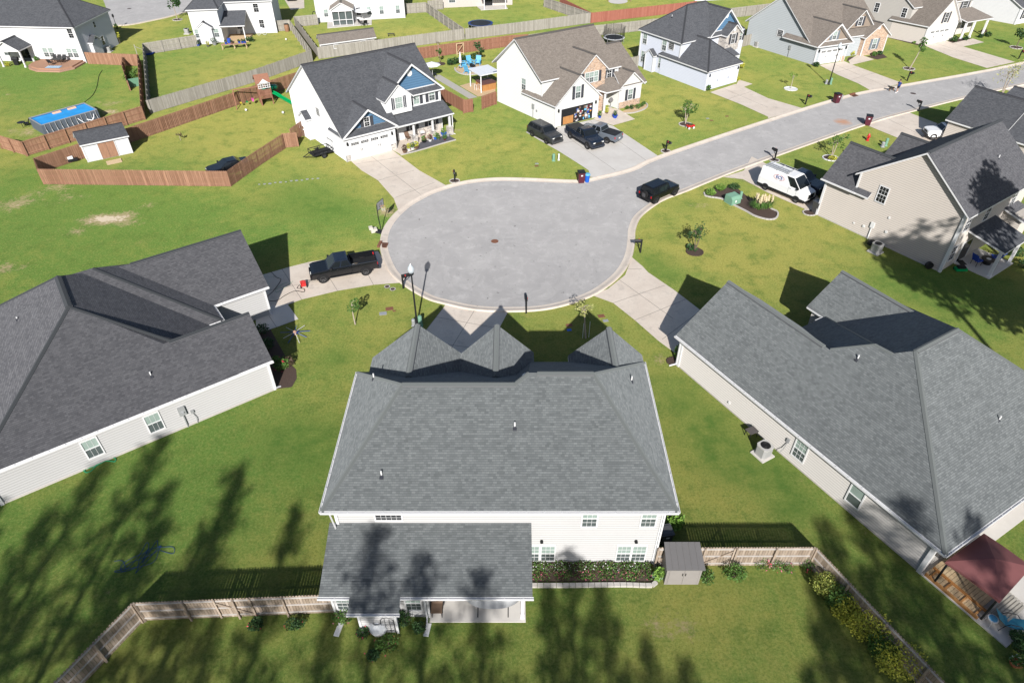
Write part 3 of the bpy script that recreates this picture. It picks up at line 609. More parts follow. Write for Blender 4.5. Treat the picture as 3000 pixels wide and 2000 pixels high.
# three front gables, ridges running away from the camera
zg=7.55
def fg(xa,xm,xb,yf,yb,za,zb,tall=True):
    A.roof([[(xa,yf,za),(xm,yf,zg),(xm,yb,zg),(xa,yb,za)],[(xm,yf,zg),(xb,yf,zb),(xb,yb,zb),(xm,yb,zg)]])
    A.cap((xm,yf,zg),(xm,28.9,zg),.16,vent=True)
    A.wbox(xa+.35,xb-.35,yb-1,yf-.3,0,min(za,zb)-.05)
    k=lambda x:(zg-.12)
    A.mb('wall',SI_W).ext([(xa+.35,yf-.3,za-.1),(xb-.35,yf-.3,zb-.1),(xm,yf-.3,zg-.15)],[(xa+.35,yf-.6,za-.1),(xb-.35,yf-.6,zb-.1),(xm,yf-.6,zg-.15)])
fg(-9.22,-6.0,-3.35,33.8,28.2,4.75,5.15); fg(-3.35,-.95,1.42,33.75,28.2,5.15,5.25); fg(3.66,6.12,8.49,33.5,28.2,5.2,5.25)
A.gutters([(XL-.0,YFL,ze-.04),(XL,YB,ze-.04),(XR,YB,ze-.04),(XR,YFR,ze-.04)][::-1])
for x,y,z in [(-8.15,29.4,0),(7.05,29.3,0),(0.15,24.6,0),(-6.75,22.6,0)]:
    zz=min(ze+s1*(y-YB),ze+(x-XL)*(zL-ze)/(rL[0]-XL),ze+(XR-x)*(zR-ze)/(XR-rR2[0])); A.pipe(x,y,zz+.03,.42)
# rear wall windows
A.win('-y',21.6,-6.5,4.0,1.35,.6,(4,2),kind='dark',rail=False)
A.win('-y',21.6,4.1,3.42,.74,1.4,kind='mix'); A.win('-y',21.6,7.22,3.42,.74,1.4,kind='mix')
for x in (1.13,2.0): A.win('-y',21.6,x,.2,.72,1.4,kind='mix',fw=.06)
for x in (6.22,7.06): A.win('-y',21.6,x,.2,.72,1.4,kind='mix',fw=.06)
A.corner(7.95,21.6,0,5.2,.16); A.corner(-9.25,21.6,0,5.2,.16); A.spout(7.98,21.45,5.1,.2,-.3)
for x in (1.62,6.78):
    m=MB(A.T,A.o); m.tube([(x,21.6,2.1),(x,21.45,2.1)],.09,10); m.build('wall_light',BLK,A.r)
# lean-to over the patio with a closed room at its left end
A.roof([[(-9.7,18.0,2.62),(1.03,18.0,2.62),(1.03,21.62,3.72),(-9.7,21.62,3.72)]]); A.gutters([(1.03,18.0,2.58),(-5.55,18.0,2.58)]); A.gutters([(-8.1,18.0,2.58),(-9.7,18.0,2.58)])
A.roof([[(-8.12,17.2,2.48),(-5.6,17.2,2.48),(-5.6,18.7,2.86),(-8.12,18.7,2.86)]]); A.gutters([(-5.6,17.2,2.45),(-8.12,17.2,2.45)])
A.wbox(-9.25,-4.35,18.35,21.6,0,2.62); A.wbox(-7.75,-5.9,17.5,18.4,0,2.36)
A.mb('wall',SI_W).ext([(-9.25,18.35,2.6),(-9.25,21.6,2.6),(-9.25,21.6,3.5)],[(-4.35,18.35,2.6),(-4.35,21.6,2.6),(-4.35,21.6,3.5)])
for x,y in ((-9.25,18.35),(-7.75,17.5),(-5.9,17.5),(-4.35,18.35)): A.corner(x,y,0,2.38)
A.win('-y',18.35,-8.65,.8,.75,1.3,(2,2)); A.win('-y',18.35,-5.1,.75,.75,1.35,(2,2))
A.post(.55,18.3,2.5,.17); A.wbox(-4.35,.9,18.25,18.4,2.4,2.58,TRIM,'beam')
A.spout(-4.45,18.15,2.5,0,-.7); A.spout(-9.62,21.5,5.15,-.1,.2) if False else None
A.mb('downspout',TRIM).obox((-9.5,21.35,5.1),(-9.3,21.25,3.75),.09,.08)
A.garage('+y',33.5,-8.5,-4.2); A.done()
A.wbox
pt=MB(); pt.box(-4.33,.72,18.02,21.5,.03,.1); tag(pt.build('patio',CONCP),kind='structure')

# ================= left front single storey house
B=House('single_storey_house','white single-storey house in the left foreground under a long charcoal grey roof',P(8,1476),36.1,126.1,SI_W,SH_D2)
s_=.75; ze=2.9; zr=7.92; rx=7.65
B.roof([[(-.5,-.35,ze),(15.2,-.35,ze),(15.2,-.35,ze),(rx,6.35,zr)][0:2]+[(rx,6.35,zr)],[(15.2,-.35,ze),(15.2,16.95,ze),(rx,10.6,zr),(rx,6.35,zr)],[(15.2,16.95,ze),(-.5,16.95,ze),(rx,10.6,zr)],[(-.5,16.95,ze),(-.5,-.35,ze),(rx,6.35,zr),(rx,10.6,zr)]])
B.cap((rx,6.35,zr),(rx,10.6,zr),.2,vent=True)
for a in ((-.5,-.35),(-.5,16.95)): B.cap((*a,ze),(rx,6.35 if a[1]<1 else 10.6,zr),.15)
B.cap((12.3,2.75,5.18),(rx,6.35,zr),.12)
B.wbox(0,17.24,0,5.4,0,2.85); B.wbox(0,14.85,5.2,16.6,0,2.85)
B.gab(8,17.236,.02,5.38,ze+.015,5.2,rk=0,rk1=.33,ov=.37,caps=False); B.cap((12.1,2.7,5.2),(17.56,2.7,5.2),.16,vent=True)
# entry hip
B.roof([[(rx,6.35,ze),(16.25,6.35,ze),(9.85,11.9,7.06),(rx,11.9,7.06)],[(16.25,6.35,ze),(16.25,16.95,ze),(9.85,11.9,7.06)],[(16.25,16.95,ze),(rx,16.95,ze),(rx,12.3,6.72),(9.85,11.9,7.06)]]); B.cap((16.25,6.35,ze),(9.85,11.9,7.06),.13)
B.post(15.9,6.7,2.6,.15)
B.gab(9.5,20.3,8.95,16.65,ze,6.05,rk=0,rk1=.35,caps=False); B.cap((12.2,12.8,6.05),(20.65,12.8,6.05),.16,vent=True)
B.gutters([(17.55,-.35,ze-.05),(-.5,-.35,ze-.05)]); B.gutters([(20.6,8.6,ze-.05),(16.4,8.6,ze-.05)]); B.gutters([(16.25,9.2,ze-.05),(16.25,6.35,ze-.05),(15.2,6.35,ze-.05)])
B.win('-y',0,5.55,.72,.85,1.45,(2,1)); B.win('-y',0,9.3,.72,.85,1.45,(2,1))
B.corner(0,0,0,2.8,.2); B.corner(17.24,0,0,2.8,.16); B.corner(20.3,8.95,0,2.8,.16); B.spout(17.3,-.05,2.8,.4,.1)
B.pipe(10.3,1.3,ze+s_*1.65,.4); B.pipe(4.4,10.2,5.95,.2)
B.garage('+x',20.3,9.7,14.6)
m=MB(B.T,B.o); m.box(-.02,17.3,-.06,.01,0,.12); m.build('foundation',STONEE,B.r)
m=MB(B.T,B.o); m.box(10.85,11.3,-.16,-.001,1.15,1.85); m.box(11.55,11.75,-.12,-.001,1.0,1.2); o=m.build('meter_box',GREYM,B.r); m=MB(B.T,B.o); m.cyl(11.08,-.22,1.45,1.46,.1,n=10); m.tube([(11.05,-.08,1.15),(11.05,-.08,0)],.05); m.tube([(11.65,-.06,1.0),(11.75,-.12,.5),(11.7,-.1,0)],.025); m.build('conduit',GREYM,o)
B.done()

# ================= right front single storey house
Cc=House('single_storey_house','pale beige single-storey house in the right foreground under a broad light grey roof',P(2693,1673.8),120.5,210.5,SI_C,SH_G)
ze=2.9; zr=7.86; rp1=(7.77,6.18,zr); rp2=(7.77,10.35,zr)
# house coordinates: x along the long side wall, y = inward
Cc.uy=-Cc.uy; Cc.ux,Cc.uy=Cc.ux,Cc.uy
Cc.uy=Vector((math.cos(R(30.5)),math.sin(R(30.5)),0))
Cc.roof([[(-.62,-.43,ze),(16.5,-.43,ze),(9.79,5.39,7.27),(8.63,5.48,7.33),rp1],[(-.62,-.43,ze),rp1,rp2,(-.62,16.95,ze)],[(-.62,16.95,ze),rp2,(15.7,16.95,ze)],[(15.7,5.48,2.9),(15.7,16.95,2.9),rp2,rp1,(8.63,5.48,7.32)]])
Cc.roof([[(16.5,-.43,ze),(16.5,10.8,ze),(9.79,5.39,7.27)],[(16.5,10.8,ze),(10.6,10.8,ze),(9.79,5.39,7.27)]]); Cc.cap((16.5,10.8,ze),(9.79,5.39,7.27),.11); Cc.cap((9.79,5.39,7.27),(8.63,5.48,7.33),.11); Cc.cap((11.6,3.95,6.2),(9.79,5.39,7.27),.1)
Cc.cap(rp1,rp2,.16,vent=True); Cc.cap((-.62,-.43,ze),rp1,.15); Cc.cap((-.62,16.95,ze),rp2,.15)
Cc.wbox(0,20.1,0,7.8,0,2.85); Cc.wbox(0,15.3,7.5,16.5,0,2.85)
Cc.gab(11.5,20.096,.02,7.78,ze+.012,6.15,rk=0,rk1=.45,ov=.44,caps=False); Cc.cap((12.0,3.9,6.16),(20.54,3.9,6.16),.16,vent=True)
Cc.gab(9.5,17.75,11.0,16.3,ze,5.15,rk=0,rk1=.35)
Cc.gutters([(-.62,-.43,ze-.05),(20.5,-.43,ze-.05)],.14); Cc.gutters([(-.62,16.95,ze-.05),(-.62,-.43,ze-.05)],.14); Cc.gutters([(16.5,9.9,ze-.04),(16.5,10.95,ze-.04)])
Cc.win('-y',0,8.9,.68,.85,1.45,(2,2)); Cc.win('-y',0,4.75,.68,.85,1.45,(0,1))
Cc.corner(0,0,0,2.8,.25); Cc.corner(20.1,0,0,2.8,.2); Cc.spout(20.25,-.1,2.8,.2,-.5)
for x,y in ((9.9,4.3),(2.9,8.7)):
    Cc.pipe(x,y,min(ze+.75*(y+.43),ze+.591*(x+.62)),.4)
m=MB(Cc.T,Cc.o); m.box(-.05,20.1,-.05,.01,0,.1); m.build('foundation',STONEE,Cc.r)
m=MB(Cc.T,Cc.o); m.box(14.8,14.95,-.08,0,.5,.65); m.build('outlet_box',WHITE,Cc.r)
m=MB(Cc.T,Cc.o); m.box(9.75,9.95,-.1,0,1.3,1.6); m.tube([(9.85,-.05,1.3),(9.9,-.15,.7),(10.0,-.3,.3)],.025); m.build('meter_box',GREYM,Cc.r)
Cc.done()
def SL(name,H,pts,z0,z1,mt,kind='structure',label=None,cat=None):
    m=MB(H.T); m.prism(pts,z0,z1); o=m.build(name,mt); return tag(o,label,cat,kind=kind)
SL('patio',Cc,[(-.02,-.1),(-4.95,-.1),(-4.95,5.0),(-1,5.0),(-1,17),(-.02,17)],.0,.09,CONCP)

# ================= blue gabled white house
D=House('blue_gabled_house','white two-storey house with charcoal roof and two blue shingled gables facing the cul-de-sac',q(0,1,838,1488),34.5,128.5,SI_W2,SH_D)
yr,zr=7.6,9.2; sf=(zr-2.9)/(yr+.35)
D.roof([[(-.3,-.35,2.9),(6.9,-.35,2.9),(6.9,2.6,2.9+sf*2.95),(14.4,2.6,2.9+sf*2.95),(14.4,yr,zr),(-.3,yr,zr)],[(14.4,yr,zr),(14.4,14.2,4.35),(-.3,14.2,4.35),(-.3,yr,zr)]])
D.cap((-.3,yr,zr),(14.4,yr,zr),.18,vent=True)
D.mb('wall',SI_W2).ext([(0,0,0),(0,13.8,0),(0,13.8,4.5),(0,yr,zr-.1),(0,0,3.05)],[(6.4,0,0),(6.4,13.8,0),(6.4,13.8,4.5),(6.4,yr,zr-.1),(6.4,0,3.05)])
D.mb('wall',SI_W2).ext([(6.3,2.1,0),(6.3,13.79,0),(6.3,13.79,4.5),(6.3,yr,zr-.1),(6.3,2.1,4.6)],[(14.04,2.1,0),(14.04,13.79,0),(14.04,13.79,4.5),(14.04,yr,zr-.1),(14.04,2.1,4.6)])
D.wbox(6.5,14.05,2.0,4,0,5.25)
# garage gable, skirt roof
def dormer(H,x0,x1,yf,yb,ze,zr,set_=.7,gm=BLUE,skirt=True,caps=True):
    """gabled roof facing -y with a recessed gable wall above a skirt of shingles"""
    xm=(x0+x1)/2; sl=(zr-ze)/(xm-x0)
    H.roof([[(x0,yf,ze),(xm,yf,zr),(xm,yb,zr),(x0,yb,ze)],[(xm,yf,zr),(x1,yf,ze),(x1,yb,ze),(xm,yb,zr)]])
    if caps: H.cap((xm,yf,zr),(xm,yb,zr),.16,vent=True)
    zs=ze+set_*.55
    H.mb('gable_wall',gm).ext([(x0+(zs-ze)/sl+.1,yf+set_,zs-.1),(x1-(zs-ze)/sl-.1,yf+set_,zs-.1),(xm,yf+set_,zr-.17)],[(x0+(zs-ze)/sl+.1,yf+set_+.1,zs-.1),(x1-(zs-ze)/sl-.1,yf+set_+.1,zs-.1),(xm,yf+set_+.1,zr-.17)])
    if skirt:
        H.roof([[(x0,yf-.02,ze-.0),(x1,yf-.02,ze),(x1-.3,yf+set_,zs),(x0+.3,yf+set_,zs)]])
        m=H.mb('gable_trim',TRIM); m.box(x0+.6,x1-.6,yf+set_-.06,yf+set_,zs,zs+.1)
        for a,b in ((x0,xm),(x1,xm)):
            m.ext([(a,yf-.03,ze-.22),(b,yf-.03,zr-.22),(b,yf-.03,zr+.02),(a,yf-.03,ze+.02)],[(a,yf+.0,ze-.22),(b,yf+.0,zr-.22),(b,yf+.0,zr+.02),(a,yf+.0,ze+.02)])
dormer(D,-.25,6.75,-.35,3.4,2.93,5.6)
D.win('-y',.35,3.25,3.45,.6,1.0,(1,2),shut=SHUT,kind='dark')
dormer(D,6.2,14.5,1.65,7.0,5.3,8.85); D.round_vent('-y',2.35,10.35,7.6,.35)
D.gab(6.25,9.6,1.1,4,5.5,7.2,ax='y',ov=.25,rk=.25,z0=3.7)
D.win('-y',1.1,7.93,4.35,.9,1.25,(2,3),shut=SHUT,kind='light'); 
for u in (7.28,8.58): D.win('-y',1.1,u,4.35,.16,1.25,(0,3),kind='light',fw=.05)
D.win('-y',2.0,10.75,4.0,.75,1.3,(1,2),shut=SHUT,kind='light'); D.win('-y',2.0,12.9,4.0,.75,1.3,(1,2),shut=SHUT)
D.roof([[(6.6,-.2,2.78),(14.4,-.2,2.78),(14.4,2.05,3.75),(6.6,2.05,3.75)]]); D.mb('beam',TRIM).box(6.7,14.2,.0,.15,2.4,2.6)
for x in (9.0,11.6,14.0): D.post(x,.15,2.5,.2,1.0)
D.wbox(9.2,13.95,1.9,2.02,0,.9,ST_G,'stone_base'); D.wbox(5.75,6.45,-.06,.02,0,.75,ST_G,'stone_base'); D.wbox(-.05,.5,-.06,.02,0,.75,ST_G,'stone_base')
D.garage('-y',0,.65,5.6,2.2); D.lantern('-y',0,.32); D.lantern('-y',0,6.0)
D.door('-y',2.0,7.3); D.win('-y',2.0,9.9,.95,.7,1.35,(1,2),shut=SHUT,kind='dark'); D.win('-y',2.0,12.6,.95,.9,1.35,(1,2),shut=SHUT,kind='dark')
D.win('-x',0,5.9,3.7,.9,.9,(3,3),kind='dark',rail=False); D.boxout('-x',0,8.4,10.1,.6,2.7)
D.corner(0,0,0,2.9); D.corner(14.05,2,0,5.2); D.corner(6.4,0,0,2.7); D.gutters([(14.4,-.2,2.74),(6.8,-.2,2.74)]); D.spout(14.3,-.05,2.7,.2,-.2)
D.done()

# ================= stone fronted house
E_=House('stone_fronted_house','pale grey house with brown roof, tan stone gable and open garage',q(0,2,395,1172),32,129,SI_E,SH_B)
zr,yr=9.25,7.65; zu=5.3; sl=(zr-zu)/(yr-2.3)
E_.roof([[(-.5,2.3,zu),(12.0,2.3,zu),(12.0,yr,zr),(-.5,yr,zr)],[(12.0,yr,zr),(12.0,12.4,zu),(-.5,12.4,zu),(-.5,yr,zr)]])
E_.mb('wall',SI_E).ext([(0,2.7,0),(0,12.0,0),(0,12.0,zu),(0,yr,zr-.12),(0,2.7,zu+.1)],[(11.7,2.7,0),(11.7,12.0,0),(11.7,12.0,zu),(11.7,yr,zr-.12),(11.7,2.7,zu+.1)])
E_.cap((-.5,yr,zr),(12.0,yr,zr),.18,vent=True)
# lower right roof behind wing, continuing slope
E_.roof([[(11.0,.6,2.95),(15.5,.6,2.95),(14.3,5.0,7.35),(11.0,5.0,7.35)],[(11.0,5.0,7.35),(14.3,5.0,7.35),(14.9,10.5,3.6),(11.0,10.5,3.6)]]); E_.cap((11.9,5.0,7.4),(14.3,5.0,7.4),.16,vent=True)
E_.wbox(11.5,14.6,2.0,9.8,0,3.6)
E_.gab(-.006,6.7,.0,6,2.9,6.15,ax='y',ov=.35,rk=.35)
E_.roof([[(-.4,4.1,2.9),(-.4,-.35,2.9),(.3,-.35,3.55),(.3,4.1,3.55)]])
E_.win('-y',0,3.35,3.15,.75,1.5,(1,2),shut=SHUT,kind='mix')
E_.gab(4.9,9.0,1.5,7,5.5,7.65,ax='y',ov=.3,rk=.3,wm=ST_T)
E_.win('-y',1.5,6.0,4.15,.62,1.25,(1,2),kind='mix'); E_.win('-y',1.5,6.72,4.15,.62,1.25,(1,2),kind='mix'); E_.win('-y',1.5,7.44,4.15,.62,1.25,(1,2),kind='light')
for a,b in ((5.15,5.5),(7.9,8.25)): E_.wbox(a,b,1.43,1.48,4.1,5.45,SHUT,'shutter')
E_.wbox(9.0,11.7,2.2,3,3.0,5.3,SI_E); E_.win('-y',2.2,10.3,3.9,.7,1.2,(1,2),shut=SHUT,kind='dark'); E_.roof([[(9.0,1.9,5.25),(12.0,1.9,5.25),(12.0,2.6,5.6),(9.0,2.6,5.6)]])
# right wing with its round vent
E_.gab(10.95,14.6,.7,5,2.9,4.75,ax='y',ov=.35,rk=.4); E_.win('-y',.7,12.85,1.0,.75,1.3,(1,2),shut=SHUT,kind='mix'); E_.round_vent('-y',.7,12.78,4.0,.28)
E_.wbox(10.9,14.65,.64,.7,0,.85,ST_T,'stone_base')
# porch roof
E_.roof([[(6.9,2.2,3.35),(8.4,.3,2.85),(10.95,.3,2.85),(11.0,2.9,4.4),(8.6,2.9,4.3)]]); E_.wbox(6.9,8.0,1.45,1.6,0,3.1,ST_T)
E_.post(8.55,.75,2.7,.2); E_.door('-y',2.7,8.9); E_.wbox(7.1,7.35,1.4,1.46,.9,2.2,SHUT,'shutter')
E_.win('-x',0,6.3,3.1,.8,1.4,(1,2),kind='mix')
E_.corner(0,0,0,2.9); E_.corner(6.7,0,0,2.9); E_.corner(14.6,.7,0,2.9); E_.corner(10.95,.7,0,2.9); E_.corner(11.7,2.2,3,5.2); E_.corner(0,2.7,2.9,5.3)
E_.lantern('-y',0,.4); E_.lantern('-y',0,6.3)
# open garage: flat black sheet stands in for interior shade, goods set before it
g0=MB(E_.T,E_.o); g0.box(.85,5.9,-.015,-.005,.03,2.15); g0.build('garage_shade_sheet',BLK,E_.r)
E_.garage('-y',0,.85,5.9,2.15,open_=True)
m=MB(E_.T,E_.o)
m.box(1.2,2.8,-.03,-.016,.1,1.1); m.build('stored_cabinet',WD_O,E_.r)
rr=random.Random(5)
for mt,n in ((LBLUE,4),(WHITE,12),(RED,2),(FLO,3),(CUSH_B,4),(BURG,6),(GREYM,12),(BROWNP,10),(RIM,10)):
    for i in range(n): a=rr.uniform(2.9,5.5); z=rr.uniform(.15,1.75); m=MB(E_.T,E_.o); m.box(a,a+rr.uniform(.12,.32),-.04-rr.uniform(0,.03),-.018,z,z+rr.uniform(.1,.3)); m.build('stored_goods',mt,E_.r)
m=MB(E_.T,E_.o); m.box(-.14,0,4.1,4.5,1.2,1.8); m.tube([(-.07,4.3,1.2),(-.07,4.3,0)],.05); m.box(-.1,0,3.5,3.7,1.0,1.25); m.build('meter_box',GREYM,E_.r)
E_.done()

# ================= blue grey house
F_=House('blue_grey_house','two-storey blue-grey house with a dark hipped roof and a hipped garage on the street',q(0,2,1770,835),35,125,SI_F,SH_D)
zr=9.0
F_.hip(-.35,13.3,5.3,14.3,5.3,8.9,4.6,8.6,ov=.35)
F_.roof([[(6.0,5.0,5.3),(13.4,5.0,5.3),(8.8,9.2,8.9),(8.0,9.2,8.9)]]) if False else None
dormer(F_,5.3,12.4,5.0,9.6,5.35,8.6,set_=.6); F_.round_vent('-y',5.55,8.85,7.6,.3)
F_.gab(8.0,11.0,4.2,7,5.3,6.75,ax='y',ov=.3,rk=.3,z0=2.9,wm=ST_G); F_.win('-y',4.2,9.5,4.0,.8,1.3,(1,3),shut=SHUT,kind='dark'); F_.round_vent('-y',4.2,9.5,5.9,.25)
F_.wbox(10.9,12.94,5.0,6.0,0,5.25); F_.win('-y',5.0,11.9,3.85,1.1,1.3,(1,2),shut=SHUT,kind='mix')
F_.hip(-.45,6.95,-.4,9.5,2.85,5.75,3.3,5.8,ax='y'); 
F_.wbox(6.6,9,4.6,6,0,2.8); F_.roof([[(6.3,2.3,2.85),(9.4,2.3,2.85),(9.4,5.0,3.7),(6.3,5.0,3.7)]]); F_.post(9.1,2.6,2.7)
F_.garage('-y',0,.95,6.0,2.15); F_.lantern('-y',0,.45); F_.lantern('-y',0,6.4)
F_.win('-x',0,13.0,3.45,.8,1.4,(1,2)); F_.win('-x',0,8.9,3.45,.8,1.4,(1,2)); F_.win('-x',0,7.5,3.9,1.0,.9,(3,3),kind='dark',rail=False); F_.win('-x',0,9.2,.8,.8,1.4,(1,2)); F_.win('-x',0,13.0,.8,.75,1.5,(1,2))
F_.boxout('-x',0,10.2,11.9,.6,2.5); F_.corner(0,0,0,2.75,.16); F_.corner(0,5.65,2.85,5.2,.16); F_.corner(12.95,5.65,0,5.2,.16); F_.corner(6.6,0,0,2.75,.16); F_.corner(0,13.9,0,5.2,.16)
F_.pipe(2.4,10.4,7.4); F_.done()

# ================= slate house
G_=House('brown_roofed_house','slate grey house with brown roof and brown shingled gables behind the tall street lamp',q(0,3,415,600),21,124,SI_G,SH_B)
zr,yr=8.6,8.0; sl=(zr-3.2)/(yr-1.3)
G_.roof([[(-.4,1.3,3.2),(14.0,1.3,3.2),(14.0,yr,zr),(-.4,yr,zr)],[(14.0,yr,zr),(14.0,14.2,3.6),(-.4,14.2,3.6),(-.4,yr,zr)]]); G_.cap((-.4,yr,zr),(14,yr,zr),.18,vent=True)
G_.mb('wall',SI_G).ext([(0,1.7,0),(0,13.8,0),(0,13.8,3.7),(0,yr,zr-.12),(0,1.7,3.3)],[(13.7,1.7,0),(13.7,13.8,0),(13.7,13.8,3.7),(13.7,yr,zr-.12),(13.7,1.7,3.3)])
dormer(G_,-.6,6.4,-.5,6.2,2.9,5.9,gm=SI_BR,set_=.7); G_.wbox(-.005,5.9,0,3,0,2.85); G_.win('-y',.2,2.9,3.5,.7,1.15,(1,2),shut=SHUTG); G_.round_vent('-y',.2,2.9,5.2,.28)
dormer(G_,6.6,12.6,1.6,6.4,4.0,6.9,gm=SI_BR,set_=.5,skirt=False); G_.win('-y',2.1,9.6,4.5,.7,1.2,(1,2),shut=SHUT,kind='dark')
G_.gab(10.4,14.9,1.0,5,2.9,4.9,ax='y',ov=.35,rk=.4,wm=ST_T); G_.win('-y',1.0,12.6,.9,.8,1.5,(1,2),shut=SHUTG); G_.round_vent('-y',1.0,12.6,4.1,.26)
G_.wbox(5.9,10.4,2.9,4,0,2.8,SI_G); G_.garage('-y',0,.8,5.2,2.15); G_.lantern('-y',0,.35); G_.lantern('-y',0,5.6)
G_.win('-x',0,7.3,2.6,1.0,.95,(3,3),kind='dark',rail=False); G_.corner(0,0,0,2.8,.16); G_.corner(5.9,0,0,2.8); G_.corner(10.4,1.0,0,2.9); G_.corner(14.9,1.0,0,2.9)
m=MB(G_.T,G_.o); m.box(-.14,0,4.6,5.0,1.2,1.8); m.tube([(-.07,4.8,1.2),(-.07,4.8,0)],.05); m.build('meter_box',GREYM,G_.r); G_.wbox(5.0,5.9,-.06,0,0,.8,ST_T,'stone_base')
G_.done()

# ================= taupe house
H_=House('taupe_house','taupe two-storey house with light gabled garage front and porch near the top right corner',q(0,3,1418,415),25,132,SI_H,SH_B)
H_.gab(0,14.6,3.4,13.5,5.3,9.0,ov=.35); H_.gab(-.006,6.9,0,6,3.0,7.1,ax='y',ov=.4,rk=.35,wm=SI_H2); H_.win('-y',0,3.5,3.2,.75,1.5,(1,2),shut=SHUT,kind='dark')
H_.garage('-y',0,.8,5.4,2.15); H_.win('-y',3.4,8.0,3.6,1.3,1.2,(2,2),shut=SHUT,kind='dark'); H_.win('-y',3.4,13.0,3.6,1.2,1.3,(2,2),shut=SHUT,kind='dark'); H_.win('-y',3.4,10.6,3.6,.7,1.3,(1,3),kind='dark')
H_.wbox(6.9,14.59,2.0,3.5,0,2.8,SI_H2); H_.win('-y',2.0,7.8,.9,.8,1.4,(1,2),shut=SHUT); H_.win('-y',2.0,12.2,.9,1.1,1.4,(2,2),kind='dark')
H_.roof([[(8.6,-.6,2.85),(15.0,-.6,2.85),(15.0,3.5,3.9),(8.6,3.5,3.9)]]); H_.door('-y',2.0,9.6)
for x in (8.9,11.0,14.3): H_.post(x,-.3,2.7,.25)
H_.win('-x',0,9.3,3.5,.75,1.4,(1,2),kind='dark'); H_.win('-x',0,4.6,3.5,.75,1.4,(1,2),kind='dark'); H_.corner(0,0,0,2.9,.2); H_.corner(14.6,3.4,0,5.2,.16); H_.corner(6.9,0,0,2.9,.16); H_.corner(0,13.5,0,5.2,.16)
H_.done()
I_=House('white_corner_house','white single-storey house with a dark roof at the top right corner',q(0,3,2265,228),25,132,SI_W2,SH_D)
I_.gab(0,16,0,12,2.9,6.3); I_.win('-y',0,1.6,.9,.8,1.4,(1,2),shut=SHUT,kind='dark'); I_.corner(0,0,0,2.9,.2); I_.done()

# ================= tan house on the right
J=House('tan_house','tall tan-sided house on the right with charcoal roof and a covered back patio',(31.18,61.67),-54.7,35.2,SI_J,SH_D2)
zr=9.72; xr=8.1
J.roof([[(2.7,-.4,5.72),(2.7,12.3,5.72),(xr,12.3,zr),(xr,-.4,zr)],[(xr,-.4,zr),(xr,12.3,zr),(13.35,12.3,5.78),(13.35,-.4,5.78)]]); J.cap((xr,-.2,zr),(xr,12.3,zr),.18,vent=True)
J.mb('wall',SI_J).ext([(0,0,0),(12.9,0,0),(12.9,0,5.95),(xr,0,zr-.12),(3.05,0,5.85),(3.05,0,4.0),(0,0,4.0)],[(0,12,0),(12.9,12,0),(12.9,12,5.95),(xr,12,zr-.12),(3.05,12,5.85),(3.05,12,4.0),(0,12,4.0)])
def gfront(y0,y1,xo,xi,ze,zr):
    ym=(y0+y1)/2; J.roof([[(xo,y0,ze),(xi,y0,ze),(xi,ym,zr),(xo,ym,zr)],[(xo,ym,zr),(xi,ym,zr),(xi,y1,ze),(xo,y1,ze)]]); J.cap((xo,ym,zr),(xi,ym,zr),.16,vent=True)
    J.mb('wall',SI_J).ext([(xo+.35,y0+.42,0),(xo+.35,y1-.35,0),(xo+.35,y1-.35,ze),(xo+.35,ym,zr-.15),(xo+.35,y0+.42,ze)],[(xi-.5,y0+.42,0),(xi-.5,y1-.35,0),(xi-.5,y1-.35,ze),(xi-.5,ym,zr-.15),(xi-.5,y0+.42,ze)])
gfront(-.4,6.0,-.4,4.6,3.98,6.95); gfront(7.2,13.0,.7,4.6,3.9,6.5)
J.gutters([(3.2,-.4,3.95),(-.4,-.4,3.95)])
J.win('-y',0,5.6,3.82,.85,1.5,(2,2),kind='dark'); J.corner(0,0,0,3.9,.2); J.corner(12.9,0,0,5.8,.24); J.corner(3.05,0,4.2,5.8,.16)
for u in (1.2,4.6,9.5): J.win('+x',12.9,u,3.8,.85,1.45,(1,2),kind='dark')
J.win('+x',12.9,1.0,.9,.85,1.4,(1,2),kind='dark'); J.door('+x',12.9,3.4,GL_D,1.7)
J.roof([[(12.75,2.2,3.6),(16.2,2.6,2.7),(16.2,6.9,2.7),(12.75,6.9,3.6)]],SH_D)
for y in (2.85,6.4): J.post(15.85,y,2.6,.24)
m=MB(J.T,J.o); m.box(12.82,16.1,2.4,6.8,.0,.08); m.build('patio_slab',CONCP,J.r)
J.wbox(12.8,14.6,8.6,10.6,0,3.6); J.roof([[(12.7,8.3,3.9),(14.9,8.3,3.3),(14.9,10.9,3.3),(12.7,10.9,3.9)]])
m=MB(J.T,J.o); m.box(5.6,5.95,-.14,0,1.2,1.75); m.tube([(5.77,-.07,1.2),(5.77,-.07,0)],.06); m.box(4.9,5.1,-.1,0,.9,1.1); m.box(3.9,4.05,-.06,0,.8,.95); m.box(7.1,7.3,-.1,0,1.3,1.5); m.box(6.9,7.05,-.08,0,2.7,2.9); o=m.build('meter_box',WHITE,J.r)
m=MB(J.T,J.o); m.box(-.02,12.8,-.06,.0,0,.12); m.build('foundation',STONEE,J.r)
J.pipe(10.6,8.3,7.85,.4); J.done()
K=House('dark_roofed_house','house behind the tan one, only its charcoal roof showing at the right edge',J.T(.6,28,0),-54.7,35.2,SI_J,SH_D)
K.gab(0,13,0,14,2.9,6.2,ax='x'); K.gab(-3,3,0,8,2.9,6.0,ax='x',roof=True); K.done()

